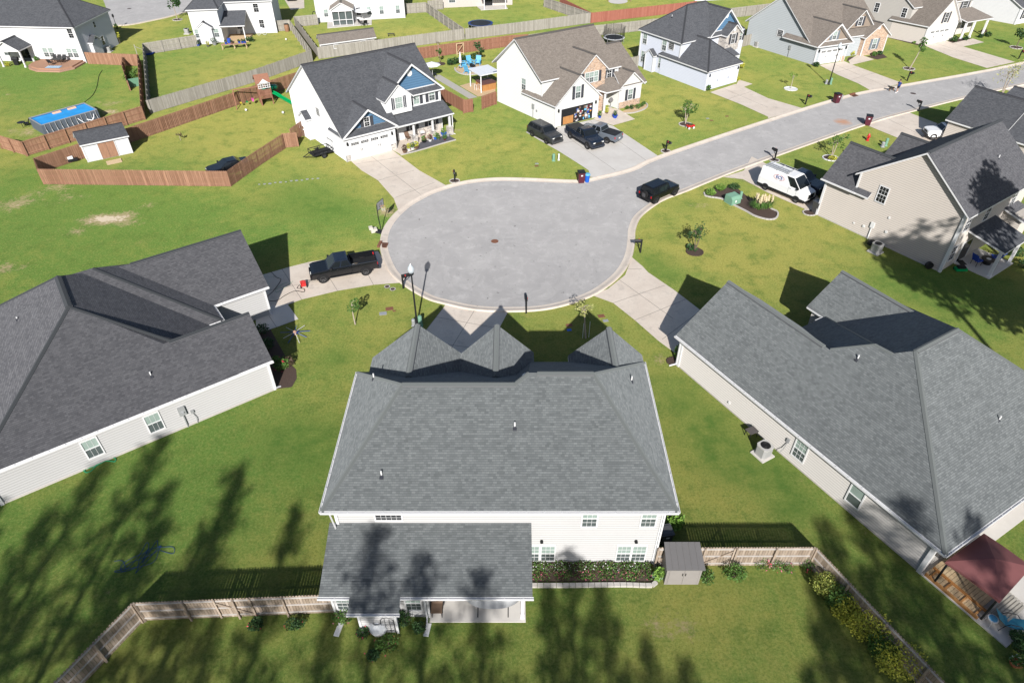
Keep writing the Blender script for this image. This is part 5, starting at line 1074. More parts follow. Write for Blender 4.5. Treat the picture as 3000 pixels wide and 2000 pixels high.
def text(s,size,mt,par,loc,rot,name='lettering',ext=.004,sx=1):
    c=bpy.data.curves.new(name,'FONT'); c.body=s; c.size=size; c.extrude=ext; c.align_x='CENTER'; c.align_y='CENTER'; c.materials.append(mt)
    t=bpy.data.objects.new(name,c); S.collection.objects.link(t); bpy.context.view_layer.update()
    me=bpy.data.meshes.new_from_object(t); bpy.data.objects.remove(t)
    o=link(bpy.data.objects.new(name,me),par); o.location=loc; o.rotation_euler=rot; o.scale=(sx,1,1); return o
LB=plain('blue_lettering',(.03,.06,.3),.5); LR=plain('red_lettering',(.55,.03,.05),.5); LW=plain('white_lettering',(.8,.8,.8),.5)
# right side of the van; roof side leans inwards
lean=math.atan2(.12,.95)
text('ECS',.46,LB,r,(-.55,-1.0,1.95),(math.pi/2-lean,0,0),sx=1.0)
m=MB()
for s0,c0_ in ((1,-.75),(-1,.75)):
    for i in range(10):
        t0=math.pi*(.55+.9*i/10); t1=math.pi*(.55+.9*(i+1)/10); f=lambda t:(.1+c0_*0+s0*(.62*math.cos(t))-.65,-1.0+.126*.38*math.sin(t)*s0*1.0-.012,1.95+s0*.26*math.sin(t))
        m.tube([f(t0),f(t1)],.013,4)
m.build('logo_stroke',LR,r)
r=vehicle('pickup_truck','dark pickup half hidden between the white van and the tan house','pickup truck',dict(pk,col=PN)); r.location=cV+nV*2.5-dV*.1; r.rotation_euler=(0,0,math.atan2(dV.y,dV.x))
# white off-road wagon on the far driveway
r=vehicle('lifted_wagon','white lifted wagon with dark roof rack on the driveway beyond the tan house','car',dict(kind='suv',wb=2.6,w=1.8,fo=.75,ro=.9,wr=.43,hood=1.2,belt=1.22,top=1.72,cab=(-2.0,.6,-1.9,.15),zb=.5,sides=(0,.3,.62,1),col=PW,rim=RIMB,arch=WHITE,bump=BLK,doors=(.4,-.4,-1.2),tail=[(-1.9,1.22,0),(-2.15,1.2,.03),(-2.2,1.1,.05)])); a=P(2730,411); dd_=Vector((math.cos(R(176)),math.sin(R(176)),0)); place(r,a,a-dd_*2.6,1,.82)
m=MB(); m.box(-1.6,-.1,-.55,.55,1.8,1.86); m.build('roof_rack',BLK,r)
# sedan behind the shadowbox fence
r=vehicle('sedan','black sedan tucked behind the brown fence corner by the garden shed yard','car',dict(kind='suv',wb=2.8,w=1.85,fo=.9,ro=1.05,wr=.34,hood=.98,belt=1.0,top=1.43,cab=(-1.6,.95,-1.0,.2),zb=.25,sides=(.1,.5,1),col=PB,doors=(.8,-.1,-1.0),tail=[(-1.7,1.02,0),(-2.3,1.0,.04),(-2.45,.85,.1)])); c=q(0,0,2095,1535,.6); r.location=(c.x,c.y,0); r.rotation_euler=(0,0,R(215))
r=vehicle('suv','dark SUV parked at the very top edge on the far concrete driveway','car',dict(kind='suv',wb=2.8,w=1.95,fo=.95,ro=1.05,wr=.38,hood=1.12,belt=1.18,top=1.7,cab=(-2.3,1.0,-2.0,.35),zb=.32,sides=(0,.3,.64,1),col=PN,doors=(.9,-.15,-1.2),tail=[(-2.2,1.2,0),(-2.4,1.12,.05),(-2.45,.95,.1)])); c=q(0,1,335,-8); r.location=(c.x,c.y,0); r.rotation_euler=(0,0,R(280))
# utility trailer
tr=root('utility_trailer','small black mesh utility trailer on the grass left of the white garage','trailer',q(0,1,600,1430),R(38))
m=MB()
for z in (.5,.95):
    for a,b in (((-1.2,-.75),(1.2,-.75)),((1.2,-.75),(1.2,.75)),((1.2,.75),(-1.2,.75)),((-1.2,.75),(-1.2,-.75))): m.obox((*a,z),(*b,z),.06,.06)
for x,y in ((-1.2,-.75),(0,-.75),(1.2,-.75),(1.2,.75),(0,.75),(-1.2,.75)): m.box(x-.03,x+.03,y-.03,y+.03,.45,.95)
m.build('frame',BLK,tr); m=MB(); m.box(-1.17,1.17,-.72,.72,.46,.5); m.build('bed',RUB,tr)
m=MB(); m.obox((1.2,-.7,.5),(1.35,-.7,1.7),.05,.05); m.obox((1.2,.7,.5),(1.35,.7,1.7),.05,.05); m.obox((1.35,-.7,1.7),(1.35,.7,1.7),.05,.05)
for i in range(7): y=-.6+i*.2; m.obox((1.22,y,.55),(1.34,y,1.65),.02,.02)
m.build('ramp_gate',BLK,tr); m=MB(); m.obox((-1.2,-.6,.48),(-2.2,0,.45),.06,.06); m.obox((-1.2,.6,.48),(-2.2,0,.45),.06,.06); m.build('tongue',BLK,tr)
for y in (-.9,.9): wheel(tr,0,y,.3,.18,RIMB,1)
for y in (-.9,.9): m=MB(); m.box(-.42,.42,y-.11,y+.11,.63,.66); m.build('mudguard',BLK,tr)
# ---------------------------------------------------------------- street furniture
def mailbox_parts(r):
    m=MB(); m.box(-.06,.06,-.06,.06,0,1.25); m.obox((0,0,1.02),(0,.42,1.02),.07,.07); m.obox((0,.02,.62),(0,.36,.98),.05,.05); m.build('post',BLK,r)
    m=MB(); prof=[(-.1,1.03),(.1,1.03),(.1,1.17)]+[(.1*math.cos(a),1.17+.1*math.sin(a)) for a in [math.pi*k/8 for k in range(1,8)]]+[(-.1,1.17)]
    m.ext([(x,.08,z) for x,z in prof],[(x,.58,z) for x,z in prof]); o=m.build('box',BLK,r)
    m=MB(); m.box(.1,.115,.2,.26,1.12,1.28); m.build('flag',RED,o)
    m=MB(); m.box(-.085,.085,.58,.592,1.05,1.22); m.build('door',RIMB,o)
mb0=root('mailbox','','mailbox',group='roadside mailboxes'); mailbox_parts(mb0)
def ringof(c,r,label,mt=STONEE,n=14,h=.1,cat='edging',inner=MULCH,rz=None):
    rt=root('tree_ring',label,cat,(c.x,c.y,0)); m=MB(); rr=random.Random(int(c.x*7))
    for k in range(n):
        a=2*math.pi*k/n; b=2*math.pi*(k+.85)/n; ro=r+.09
        p=[(r*math.cos(a),r*math.sin(a)*.9),(ro*1.03*math.cos(a),ro*math.sin(a)*.93),(ro*1.03*math.cos(b),ro*math.sin(b)*.93),(r*math.cos(b),r*math.sin(b)*.9)]
        m.prism(p,0,h+rr.uniform(-.02,.02))
    m.build('edging_stone',mt,rt); m=MB(); m.prism([(r*math.cos(2*math.pi*k/16),r*.9*math.sin(2*math.pi*k/16)) for k in range(16)],0,.05); m.build('mulch',inner,rt)
MBX=[((1,1),1825,98,'black mailbox in a pale stone heap beside the upper left of the circle',-85,1),((0,2),1412,1393,'black mailbox in a stone ring on the lawn of the stone-fronted house',-55,1),((0,3),342,962,'black mailbox on the lawn right of the blue-grey house driveway',-55,0),((0,3),1277,745,'black mailbox near the person walking a dog',-60,0),((0,3),2300,545,'black mailbox at the far right edge by the taupe house drive',-60,0),((0,3),1380,1025,'black mailbox on the grass across the street near the concrete apron',125,0),((0,3),58,1475,'black mailbox in a small stone ring near the white van',125,1),((1,2),1178,752,'dark mailbox leaning over the kerb on the right side of the circle',178,0),((1,2),130,1308,'dark mailbox on the bottom kerb of the circle in line with the foreground house',92,0),((1,1),1355,1080,'dark mailbox on the kerb beside the tall street lamp',25,0)]
for i,(t,x,y,lab,ang,ring) in enumerate(MBX):
    p=q(*t,x,y); o=mb0 if i==0 else copy_tree(mb0)
    o.location=p; o.rotation_euler=(0,0,R(ang-90)); o['label']=lab; o.scale=(1.12,)*3
    if ring: ringof(p,.5,lab.replace('black mailbox','low stone ring around the mailbox').replace(' in a pale stone heap','').replace(' in a stone ring','').replace(' in a small stone ring',''),cat='stone ring')
def bin_(label,p,rz,mt,h=1.08,cat='wheelie bin',wd=.33,group='bins at the kerb'):
    r=root('wheelie_bin',label,cat,p,rz,group=group); m=MB(); a=wd; b=wd+.06
    m.ext([(-a*.8,-a*.85,.06),(a*.8,-a*.85,.06),(a*.8,a*.8,.06),(-a*.8,a*.8,.06)],[(-a,-a*1.05,h),(a,-a*1.05,h),(a,a*1.05,h),(-a,a*1.05,h)]); m.build('body',mt,r)
    m=MB(); m.box(-a-.03,a+.03,-a*1.05-.04,a*1.05+.06,h,h+.05); m.box(-a+.05,a-.05,-a+.05,a-.05,h+.05,h+.08); m.build('lid',BLK if mt is BURG else mt,r)
    m=MB(); m.box(-a*.9,a*.9,a*1.05+.02,a*1.05+.1,h-.1,h-.04); m.build('handle',mt,r)
    for s in (1,-1): m=MB(); m.tube([(s*(a-.1),a,.13),(s*(a-.02),a,.13)],.13,12); m.build('wheel',RUB,r)
    m=MB(); m.box(-.1,.1,-a*1.02,-a*1.0+.02,h*.7,h*.82); m.build('sticker',WHITE,r)
    return r
bin_('burgundy wheeled bin with black lid next to the blue can at the kerb',q(1,2,632,108),R(8),BURG,1.25,wd=.38)
r=root('trash_can','round blue lidded can beside the burgundy bin at the kerb','trash can',q(1,2,688,103)); m=MB(); m.lathe(0,0,[(.24,0),(.3,.85),(.32,.87)],14); m.build('body',BLUEP,r); m=MB(); m.lathe(0,0,[(.34,.85),(.34,.9),(.26,.98),(.05,1.0)],14); m.build('lid',LBLUE,r)
bin_('burgundy wheeled bin at the kerb before the slate house lawn',q(0,3,622,945),R(15),BURG,1.25,wd=.38)
r=root('trash_can','small grey-blue can beside the burgundy bin on the far kerb','trash can',q(0,3,657,930)); m=MB(); m.lathe(0,0,[(.22,0),(.28,.8)],12); m.build('body',GREYM,r); m=MB(); m.lathe(0,0,[(.3,.8),(.3,.85),(.1,.9)],12); m.build('lid',GREYM,r)
bin_('burgundy wheeled bin across the street at the corner of the concrete driveway',q(0,3,908,1150),R(-20),BURG,1.25,wd=.38)
bin_('dark grey wheeled bin at the front corner of the tan house',q(1,3,435,385),R(30),RIMB,1.2,wd=.36)
bin_('brown wheeled bin beside the gate by the blue gabled house',q(0,1,448,1245),R(20),BROWNP,1.2,wd=.36,group='bins by houses')
# street lamps
def lamp(label,p,h):
    r=root('street_lamp',label,'street lamp',p,group='globe street lamps'); m=MB(); m.lathe(0,0,[(.16,0),(.16,.15),(.1,.3),(.09,.8),(.075,1.0),(.06,h-1.0),(.055,h-.55)],12); m.build('pole',BLK,r)
    m=MB(); m.lathe(0,0,[(.06,h-.6),(.17,h-.52),(.19,h-.45),(.12,h-.42)],12); m.build('collar',BLK,r)
    m=MB(); m.lathe(0,0,[(.12,h-.42),(.24,h-.25),(.27,h-.02),(.22,h+.18),(.12,h+.28),(.12,h+.32),(.05,h+.4),(.01,h+.5)],14)
    g=NG('lamp_globe_glass'); g.b.inputs['Transmission Weight'].default_value=.0; g.col((.62,.68,.72)); g.set(.12,0,.6); g.b.inputs['Alpha'].default_value=.6; m.build('globe',g.m,r,smooth=True)
lamp('tall black street lamp with clear globe between the circle and the foreground house gable',P(1222,952),5.45)
lamp('tall black street lamp with clear globe on the lawn of the slate house',P(2427.6,248.5),5.45)
r=root('yard_lamp','short black yard lamp with a vine at its base in the top left garden','lamp',q(0,0,1078,268)); m=MB(); m.lathe(0,0,[(.06,0),(.045,1.9)],8); m.build('post',BLK,r); m=MB(); m.lathe(0,0,[(.08,1.9),(.16,2.05),(.18,2.35),(.05,2.5)],8); m.build('lamp_shade',BLK,r)
# utility pedestals
def ped(label,p,h,r_,mt,cat='utility post',sq=False):
    r=root('utility_post',label,cat,p,group='utility posts in the lawns'); m=MB()
    if sq: m.box(-r_,r_,-r_*.7,r_*.7,0,h)
    else: m.lathe(0,0,[(r_*1.1,0),(r_*1.1,.05),(r_,.08),(r_,h-.06),(r_*.8,h)],10)
    m.build('housing',mt,r); m=MB(); m.box(-r_*1.15,r_*1.15,-r_*1.15,r_*1.15,0,.06); m.build('base',mt,r)
for lab,a,h,rad,mt in (('pale green post beside the foot of the tall street lamp',(1,1,1512,1425),1.0,.17,GREEN),('short grey post left of the foot of the tall street lamp',(1,1,1450,1422),.65,.15,GREYM),('green post beside the red hydrant lawn',(0,3,1078,1340),.95,.17,GREEN),('short grey post next to the green one across the street',(0,3,1050,1350),.6,.2,GREYM),('green post on the lawn left of the wide driveway',(0,2,382,1478),.85,.17,GREEN),('white post with dark foot left of the wide driveway',(0,2,429,1472),.8,.1,WHITE),('green post at the foot of the far street lamp',(0,3,572,775),.9,.16,GREEN),('short grey post left of the far street lamp',(0,3,533,772),.6,.18,GREYM),('narrow green post behind the transformer box',(1,2,2097,255),.8,.15,GREEN)):
    ped(lab,q(*a),h,rad,mt)
r=root('transformer','pale green transformer box in the mulched corner bed','transformer',q(1,2,2022,292),R(28)); m=MB(); m.box(-.62,.62,-.55,.55,0,.62); m.ext([(-.62,-.55,.62),(.62,-.55,.62),(.62,.55,.62),(-.62,.55,.62)],[(-.6,-.3,.85),(.6,-.3,.85),(.6,.53,.88),(-.6,.53,.88)]); m.build('housing',GREEN,r); m=MB(); m.box(-.15,.02,-.565,-.55,.25,.5); m.build('warning_label',WHITE,r)
# hydrant
r=root('fire_hydrant','red fire hydrant on the lawn across the street','fire hydrant',q(0,3,912,1293)); m=MB(); m.lathe(0,0,[(.2,0),(.2,.06),(.13,.08),(.13,.6),(.17,.62),(.17,.68),(.15,.75),(.08,.86),(.04,.93)],12); m.build('barrel',RED,r); m=MB(); m.tube([(-.24,0,.5),(.24,0,.5)],.06,8); m.tube([(0,-.22,.48),(0,0,.48)],.08,8); m.build('nozzle',RED,r)
# covers and drains
def cover(label,p,r_,mt,ring=None,name='manhole_cover',n=20):
    r=root(name,label,'cover',(p.x,p.y,0)); m=MB(); m.prism([(r_*math.cos(2*math.pi*k/n),r_*math.sin(2*math.pi*k/n)) for k in range(n)],.0,.022); m.build('lid',mt,r)
    if ring: 
        m=MB(); a=[(c*math.cos(2*math.pi*k/n),c*math.sin(2*math.pi*k/n),.024) for c in (r_*.72,r_) for k in range(n)]; m.add(a,[(k,(k+1)%n,n+(k+1)%n,n+k) for k in range(n)]); m.build('rim',ring,r)
RUST=plain('rusty_iron',(.2,.085,.05),.85,var=.3,scale=12)
cover('rusty manhole cover in the middle of the circle',P(1449.5,707),.36,RUST); cover('dark manhole cover in the far street',P(2675,274.5),.38,plain('iron',(.09,.07,.065),.8)); cover('dark manhole cover in the far cul-de-sac',q(0,0,1188,82),.4,plain('iron2',(.1,.08,.08),.8))
cover('pale ringed valve lid nearer the driveway of the left house',q(1,1,1205,1065),.26,MULCH,STONEE); cover('pale ringed valve lid nearer the mailbox and tall lamp',q(1,1,1256,1088),.26,MULCH,STONEE)
for lab,a,c_,w_ in (('reddish square meter lid in the lawn right of the small tree',(1,1,1226,1268),RUST,.32),('grey square meter lid beside the reddish one',(1,1,1167,1312),GREYM,.3),('small reddish lid next to the reddish square one',(1,1,1270,1288),RUST,.12),('reddish lid right of the pale yellow tree',(1,2,820,1335),RUST,.28),('grey lid right of the pale yellow tree',(1,2,860,1378),GREYM,.22),('dark lid in the gable shadow on the lawn',(1,2,525,1420),RUST,.26),('blue lid in the gable shadow on the lawn',(1,2,525,1463),BLUEP,.18),('dark lid on the lawn of the stone-fronted house near the mailbox',(0,2,1833,1108),RUST,.22),('grey lid on the lawn of the stone-fronted house',(0,2,1797,1090),GREYM,.2),('lid on the lawn nearer the blue-grey house drive',(0,2,1975,1069),RUST,.22),('grey lid left of the green post by the wide driveway',(0,2,228,1505),GREYM,.2),('reddish lid left of the wide driveway',(0,2,226,1526),RUST,.22)):
    p=q(*a); r=root('meter_lid',lab,'lid',(p.x,p.y,0),.2,group='utility lids in the lawns'); m=MB(); m.box(-w_,w_,-w_*.7,w_*.7,0,.025); m.build('lid',c_,r)
for lab,p,rz in (('rusty storm drain in the left kerb of the circle',q(1,1,1178,692),R(84)),('rusty storm drain in the kerb near the walking person',q(0,3,795,884),R(30))):
    r=root('storm_drain',lab,'drain',(p.x,p.y,.07),rz,group='storm drains'); m=MB(); m.box(-.45,.45,-.32,.3,.02,.045); m.build('grate',RUST,r); m=MB(); m.box(-.5,.5,.3,.55,.03,.2); m.build('hood',RUST,r)
    m=MB()
    for i in range(7): m.box(-.38+i*.12,-.34+i*.12,-.24,.22,.045,.055)
    m.build('slot',BLK,r)
# basketball hoop
r=root('basketball_hoop','portable basketball hoop with black base on the grass at the left kerb','basketball hoop',q(1,1,1155,568),R(-22))
m=MB(); m.ext([(-.9,-.3,0),(.1,-.3,0),(.1,.3,0),(-.9,.3,0)],[(-.8,-.22,.2),(.02,-.22,.12),(.02,.22,.12),(-.8,.22,.2)]); m.build('base',BLK,r)
m=MB(); m.tube([(0,0,.1),(-.15,0,1.6),(-.15,0,3.0)],.045,8); m.tube([(-.15,0,2.9),(.25,0,3.05)],.03); m.tube([(-.15,0,2.6),(.25,0,2.8)],.03); m.build('pole',BLK,r)
m=MB(); m.box(.25,.29,-.55,.55,2.75,3.5); o=m.build('backboard',GREYM,r); m=MB()
for a in ((-.58,.58,2.72,2.76),(-.58,.58,3.49,3.53),(-.58,-.54,2.72,3.53),(.54,.58,2.72,3.53),(-.22,.22,2.9,2.93),(-.22,.22,3.2,3.23),(-.22,-.19,2.9,3.23),(.19,.22,2.9,3.23)): m.box(.288,.3,a[0],a[1],a[2],a[3])
m.build('board_frame',BLK,o); m=MB(); m.tube([(.55+.23*math.cos(t),.23*math.sin(t),2.95) for t in [k*math.pi/8 for k in range(16)]],.015,5,closed=True); m.build('rim',FLO,o)
m=MB(); [m.tube([(.55+.22*math.cos(t),.22*math.sin(t),2.94),(.55+.13*math.cos(t+.25),.13*math.sin(t+.25),2.55)],.008,3) for t in [k*math.pi/5 for k in range(10)]]; m.build('net',FAB_W,o)
r=root('garden_bin','cream plastic weight box behind the basketball hoop base','box',q(1,1,1085,560),.4); m=MB(); m.box(-.3,.3,-.25,.25,0,.35); m.box(-.45,-.1,-.2,.2,.35,.6); m.build('box',plain('cream_plastic',(.6,.56,.48),.7),r)
# stepping stones
for i in range(12):
    p=q(1,1,30+i*49,127-i*5.3+(i%3)*2); m=MB(off=p); w_=.1+.06*((i*7)%5)/4; m.prism([(p.x+w_*1.2*math.cos(a),p.y+w_*math.sin(a)) for a in [k*math.pi/4+.3*i for k in range(8)]],0,.03); o=m.build('stepping_stone',GREYM); o.location=p; tag(o,'pale stepping stone in the row crossing the grass behind the blue gabled house corner','stone','row of stepping stones')
# air conditioners
def ac(label,p,rz,s=1.0,cover_=False,rnd_=False):
    r=root('air_conditioner',label,'air conditioner',p,rz,group='air conditioners beside houses'); r.scale=(s,)*3; m=MB(); m.box(-.5,.5,-.5,.5,0,.08); m.build('pad',CONCP,r)
    m=MB(); c=.12; oc=[(-.38,-.38+c),(-.38+c,-.38),(.38-c,-.38),(.38,-.38+c),(.38,.38-c),(.38-c,.38),(-.38+c,.38),(-.38,.38-c)]; m.prism(oc,.08,.78); o=m.build('cabinet',plain('ac_metal',(.42,.41,.39),.5,.2),r)
    m=MB()
    for i in range(16): z=.13+i*.038; m.prism([(x*1.012,y*1.012) for x,y in oc],z,z+.012)
    m.build('louvre',GREYM,o); m=MB(); m.prism([(x*1.04,y*1.04) for x,y in oc],.78,.84); m.build('top',plain('ac_top',(.55,.54,.52),.5,.2),o)
    m=MB(); m.lathe(0,0,[(.29,.841),(.29,.845)],18); m.build('fan_grille',BLK,o)
    m=MB(); [m.tube([(.29*c_*math.cos(t),.29*c_*math.sin(t),.86) for t in [k*math.pi/9 for k in range(18)]],.008,4,closed=True) for c_ in (.4,.7,1)]; [m.obox((.0,0,.862),(.28*math.cos(t),.28*math.sin(t),.862),.07,.004) for t in (0,2.1,4.2)]; m.build('fan_guard',BLK,o)
ac('grey air conditioner on a pad beside the beige wall of the right front house',q(2,2,2300,1040),R(30),1.1); ac('grey air conditioner against the tan house wall by the meter',P(2564,738),R(35),1.1); ac('grey air conditioner behind the slate house',q(0,2,2250,432),R(30)); ac('grey air conditioner beside the white corner house',q(0,3,2075,185),R(30)); ac('dark air conditioner beside the top left white house',q(0,0,1005,478),R(0)); ac('white air conditioner left of the far white house',q(0,0,1722,312),0)
# electrical boxes near the right front house: small grey bench
r=root('side_table','small dark folding table next to the air conditioner of the right front house','table',q(2,2,2190,865),R(25)); m=MB(); m.box(-.35,.35,-.28,.28,.5,.55); m.build('tabletop',plain('dark_table',(.09,.08,.08),.6),r); 
for x in (-.3,.3):
    for y in (-.24,.24): m=MB(); m.box(x-.02,x+.02,y-.02,y+.02,0,.5); m.build('leg',BLK,r)
# pressure washer
r=root('pressure_washer','red pressure washer standing on the driveway before the black pickup','pressure washer',q(1,1,440,1065),R(110)); m=MB(); m.box(-.25,.25,-.2,.2,.18,.5); m.lathe(0,0,[(.15,.5),(.15,.6),(.05,.64)],10); m.build('engine',RED,r); m=MB(); m.tube([(-.25,-.2,.3),(-.55,-.22,.95),(-.55,.22,.95),(-.25,.2,.3)],.025); m.tube([(-.5,-.22,.8),(-.5,.22,.8)],.02); m.build('handle',RED,r)
for y in (-.26,.26): wheel(r,-.18,y,.15,.08,RIM,1)
def hose(label,pts,mt,rad=.02,name='hose',cat='hose',cl=False,n=8):
    pp=smooth([Vector((p.x,p.y,rad+.05 if 'drive' in label else rad+.01)) for p in pts],n,cl); m=MB(); m.tube(pp,rad,5,closed=cl); o=m.build(name,mt); return tag(o,label,cat)
hose('black hose looping from the pressure washer over the left driveway',[q(1,1,*a) for a in ((400,1055),(380,1085),(440,1090),(440,1120),(360,1110),(270,1150),(200,1195),(130,1200),(100,1170),(160,1110),(230,1010),(190,985),(140,935))],RUB,.022)
hose('thin green cord on the shaded part of the left driveway',[q(1,1,*a) for a in ((290,1030),(240,1050),(180,1100),(200,1120),(300,1050),(340,1020))],GREEN,.014)
hose('green garden hose folded beside the left house wall',[q(2,0,*a) for a in ((780,1200),(770,1180),(820,1150),(900,1130),(1000,1070),(1060,1075),(1055,1105),(980,1100),(900,1135),(840,1190),(790,1205),(790,1175),(870,1150),(960,1105),(1010,1078))],plain('green_hose',(.02,.3,.14),.5),.03)
rr=random.Random(3); pp=[]
for i in range(26):
    t=i/25*math.pi*7; pp.append(q(3,0,1310+150*math.sin(t)*(.5+.5*rr.random())+80*math.cos(t*.5),430-150*math.sin(t)*(.5+.4*rr.random())+40*math.cos(t*1.7)))
pp=[q(3,0,1050,450),q(3,0,1130,450),q(3,0,1150,540),q(3,0,1060,540)]+pp+[q(3,0,1440,265),q(3,0,1460,320),q(3,0,1590,320),q(3,0,1590,380),q(3,0,1470,350)]
hose('tangled dark blue rope lying on the dappled lawn at lower left',pp,plain('blue_rope',(.02,.06,.16),.6),.015,'rope','rope')
# clothes airer / spinner
r=root('folded_canopy_frame','splayed canopy frame of pale rods lying beside the left house shrubs','canopy frame',q(1,1,365,1512),0); rr=random.Random(9)
for i in range(9):
    a=i*.7+.3; L_=1.0+.35*rr.random(); m=MB(); m.tube([(0,0,.35),(L_*math.cos(a),L_*math.sin(a),.1+.25*rr.random())],.02,5); m.build('rod',WHITE if i%2 else CUSH_B,r)
m=MB(); m.lathe(0,0,[(.12,.1),(.14,.42),(.04,.5)],8); m.build('hub',WD_P,r)
# ---------------------------------------------------------------- trees and shrubs
def tree(label,p,h,crown,lf,bark=BARK,th=None,lean=(0,0),n=260,size=.11,trunks=1,name='young_tree',cat='tree',group=None,clumps=6,seed=None,stake=False):
    """crown=(rx,ry,rz) centred near the top"""
    r=root(name,label,cat,(p.x,p.y,0),group=group); rr=random.Random(seed or int(abs(p.x*13+p.y*7)))
    th=th or h*.016+.02; m=MB(); rx,ry,rz=crown; ends=[]
    for t in range(trunks):
        a0=2*math.pi*t/max(1,trunks)+.4; sp=(.12*h if trunks>1 else 0)
        top=Vector((lean[0]+sp*math.cos(a0),lean[1]+sp*math.sin(a0),h-rz*.6)); mid=top*.5+Vector((rr.uniform(-.05,.05),rr.uniform(-.05,.05),0))*h*.3
        m.tube([(0,0,0),mid,top],[th,th*.75,th*.4],7)
        for k in range(5):
            a=rr.uniform(0,6.28); b=top.lerp(mid,rr.uniform(0,.7)); e=Vector((top.x+rx*.75*math.cos(a),top.y+ry*.75*math.sin(a),h-rz+rz*rr.uniform(-.5,.8))); m.tube([b,(b+e)/2+Vector((0,0,.05*h)),e],[th*.35,th*.25,th*.1],5); ends.append(e)
        ends.append(top)
    m.build('trunk',bark,r)
    m=MB(); c0=Vector((lean[0],lean[1],h-rz))
    for i in range(clumps):
        a=rr.uniform(0,6.28); k=rr.uniform(.2,.75); c=c0+Vector((rx*k*math.cos(a),ry*k*math.sin(a),rz*rr.uniform(-.6,.75))) if i>=len(ends) or i%2 else ends[i]
        s=rr.uniform(.35,.55); m.leaves(c,(rx*s,ry*s,rz*s),int(n/clumps),size,r=rr,shell=.3)
    m.build('crown',lf,r)
    if stake: m=MB(); m.tube([(.25,.1,0),(.25,.1,1.6)],.02,5); m.tube([(-.25,.0,0),(-.25,.0,1.5)],.02,5); m.build('stake',WHITE,r)
    return r
def shrub(label,p,rad,lf,n=220,size=.08,name='shrub',cat='shrub',flowers=None,group=None,seed=None,z=None,core=True):
    r=root(name,label,cat,(p.x,p.y,0),group=group); rr=random.Random(seed or int(abs(p.x*17+p.y*5))+1); rx,ry,rz=rad; z=rz*.9 if z is None else z
    m=MB()
    for k in range(6): a=rr.uniform(0,6.28); m.tube([(0,0,0),(rx*.4*math.cos(a),ry*.4*math.sin(a),z*.6),(rx*.7*math.cos(a),ry*.7*math.sin(a),z*1.2)],[.02,.014,.006],4)
    m.build('stem',BARK,r); m=MB(); k=5
    m.leaves((0,0,z),(rx*.85,ry*.85,rz*.85),int(n*.5),size,r=rr,shell=.5)
    for i in range(k): a=rr.uniform(0,6.28); m.leaves((rx*.5*math.cos(a),ry*.5*math.sin(a),z+rz*rr.uniform(-.3,.5)),(rx*.55,ry*.55,rz*.55),int(n*.5/k),size,r=rr)
    m.build('foliage',lf,r)
    if flowers:
        m=MB(); m.leaves((0,0,z),(rx*1.02,ry*1.02,rz*1.05),flowers[1],flowers[2] if len(flowers)>2 else .07,r=rr,shell=.95); m.build('blossom',flowers[0],r)
    return r
tree('small leafy tree on the lawn between the tall lamp and the left house',q(1,1,912,1412),2.3,(.55,.5,.7),LF,BARKL,lean=(-.1,.35),n=260,size=.09)
tree('dark two-headed young tree in a mulch ring on the lawn right of the circle',q(1,2,1680,740),2.9,(.85,.6,.95),LFD,BARK,n=430,size=.1,trunks=2,clumps=10); ringof(q(1,2,1678,748),.72,'round mulch patch under the dark two-headed tree',MULCH,cat='mulch ring')
shrub('spiky low plant at the foot of the dark two-headed tree',q(1,2,1650,725)+Vector((0,0,0)),(.6,.5,.35),LFD,120,.14,z=.3)
tree('staked young tree with pale yellow blossom in the gable shadow',q(1,2,680,1560)+Vector((0,.3,0)),3.3,(.75,.6,.55),LFP,BARKL,lean=(-.25,.3),n=260,size=.08,stake=True)
tree('leafy young tree with a second darker crown above the red wagon',q(0,2,1592,1140),3.2,(.95,.7,1.0),LF,BARKL,n=320,size=.14,trunks=2,clumps=8); ringof(q(0,2,1592,1145),.75,'stone ring around the tree by the red wagon')
tree('slender tree with a small bright crown in front of the taupe house drive',q(0,3,1300,635),4.3,(.8,.7,1.0),LF,BARKL,lean=(.9,.3),n=280,size=.16); ringof(q(0,3,1293,635),.8,'pale stone ring around the slender tree')
tree('tiny sapling in a white gravel ring on the lawn of the blue-grey house',q(0,3,208,815),2.2,(.55,.4,.5),LFB,BARKL,n=90,size=.1); ringof(q(0,3,208,820),.85,'white gravel ring around the tiny sapling',WHITE,inner=WHITE)
tree('dark leafy tree in a stone ring on the lawn right of the taupe house',q(0,3,2278,438),3.2,(.9,.8,1.0),LFD,BARK,n=320,size=.16); ringof(q(0,3,2278,440),.9,'stone ring around the dark tree near the right edge')
tree('open branching shrub tree in the ring beside the hydrant lawn',q(0,3,580,1455),2.8,(1.1,.9,.9),LF,BARKL,n=240,size=.12,trunks=2); ringof(q(0,3,575,1455),.85,'stone ring around the branching shrub tree',WHITE); shrub('yellow-green low shrub in the ring under the branching tree',q(0,3,590,1470),(.65,.5,.3),LFY,160,.09)
tree('tall airy tree with sparse pale leaves behind the charcoal roof at the right edge',q(0,3,2130,905),4.8,(1.6,1.2,1.5),LFP,BARKL,n=300,size=.11,trunks=2,clumps=14)
tree('green young tree in a ring beside the far cul-de-sac',q(0,0,1632,182),4.4,(1.3,1.1,1.5),LFD,BARKL,n=380,size=.2,clumps=9); ringof(q(0,0,1632,185),.8,'pale ring around the tree by the far cul-de-sac')
tree('small tree with a mulch foot in front of the reddish fence',q(0,1,1692,588),2.2,(.5,.5,.7),LF,BARK,n=120,size=.14); ringof(q(0,1,1692,590),.7,'dark mulch foot of the small tree before the reddish fence',MULCH,cat='mulch ring')
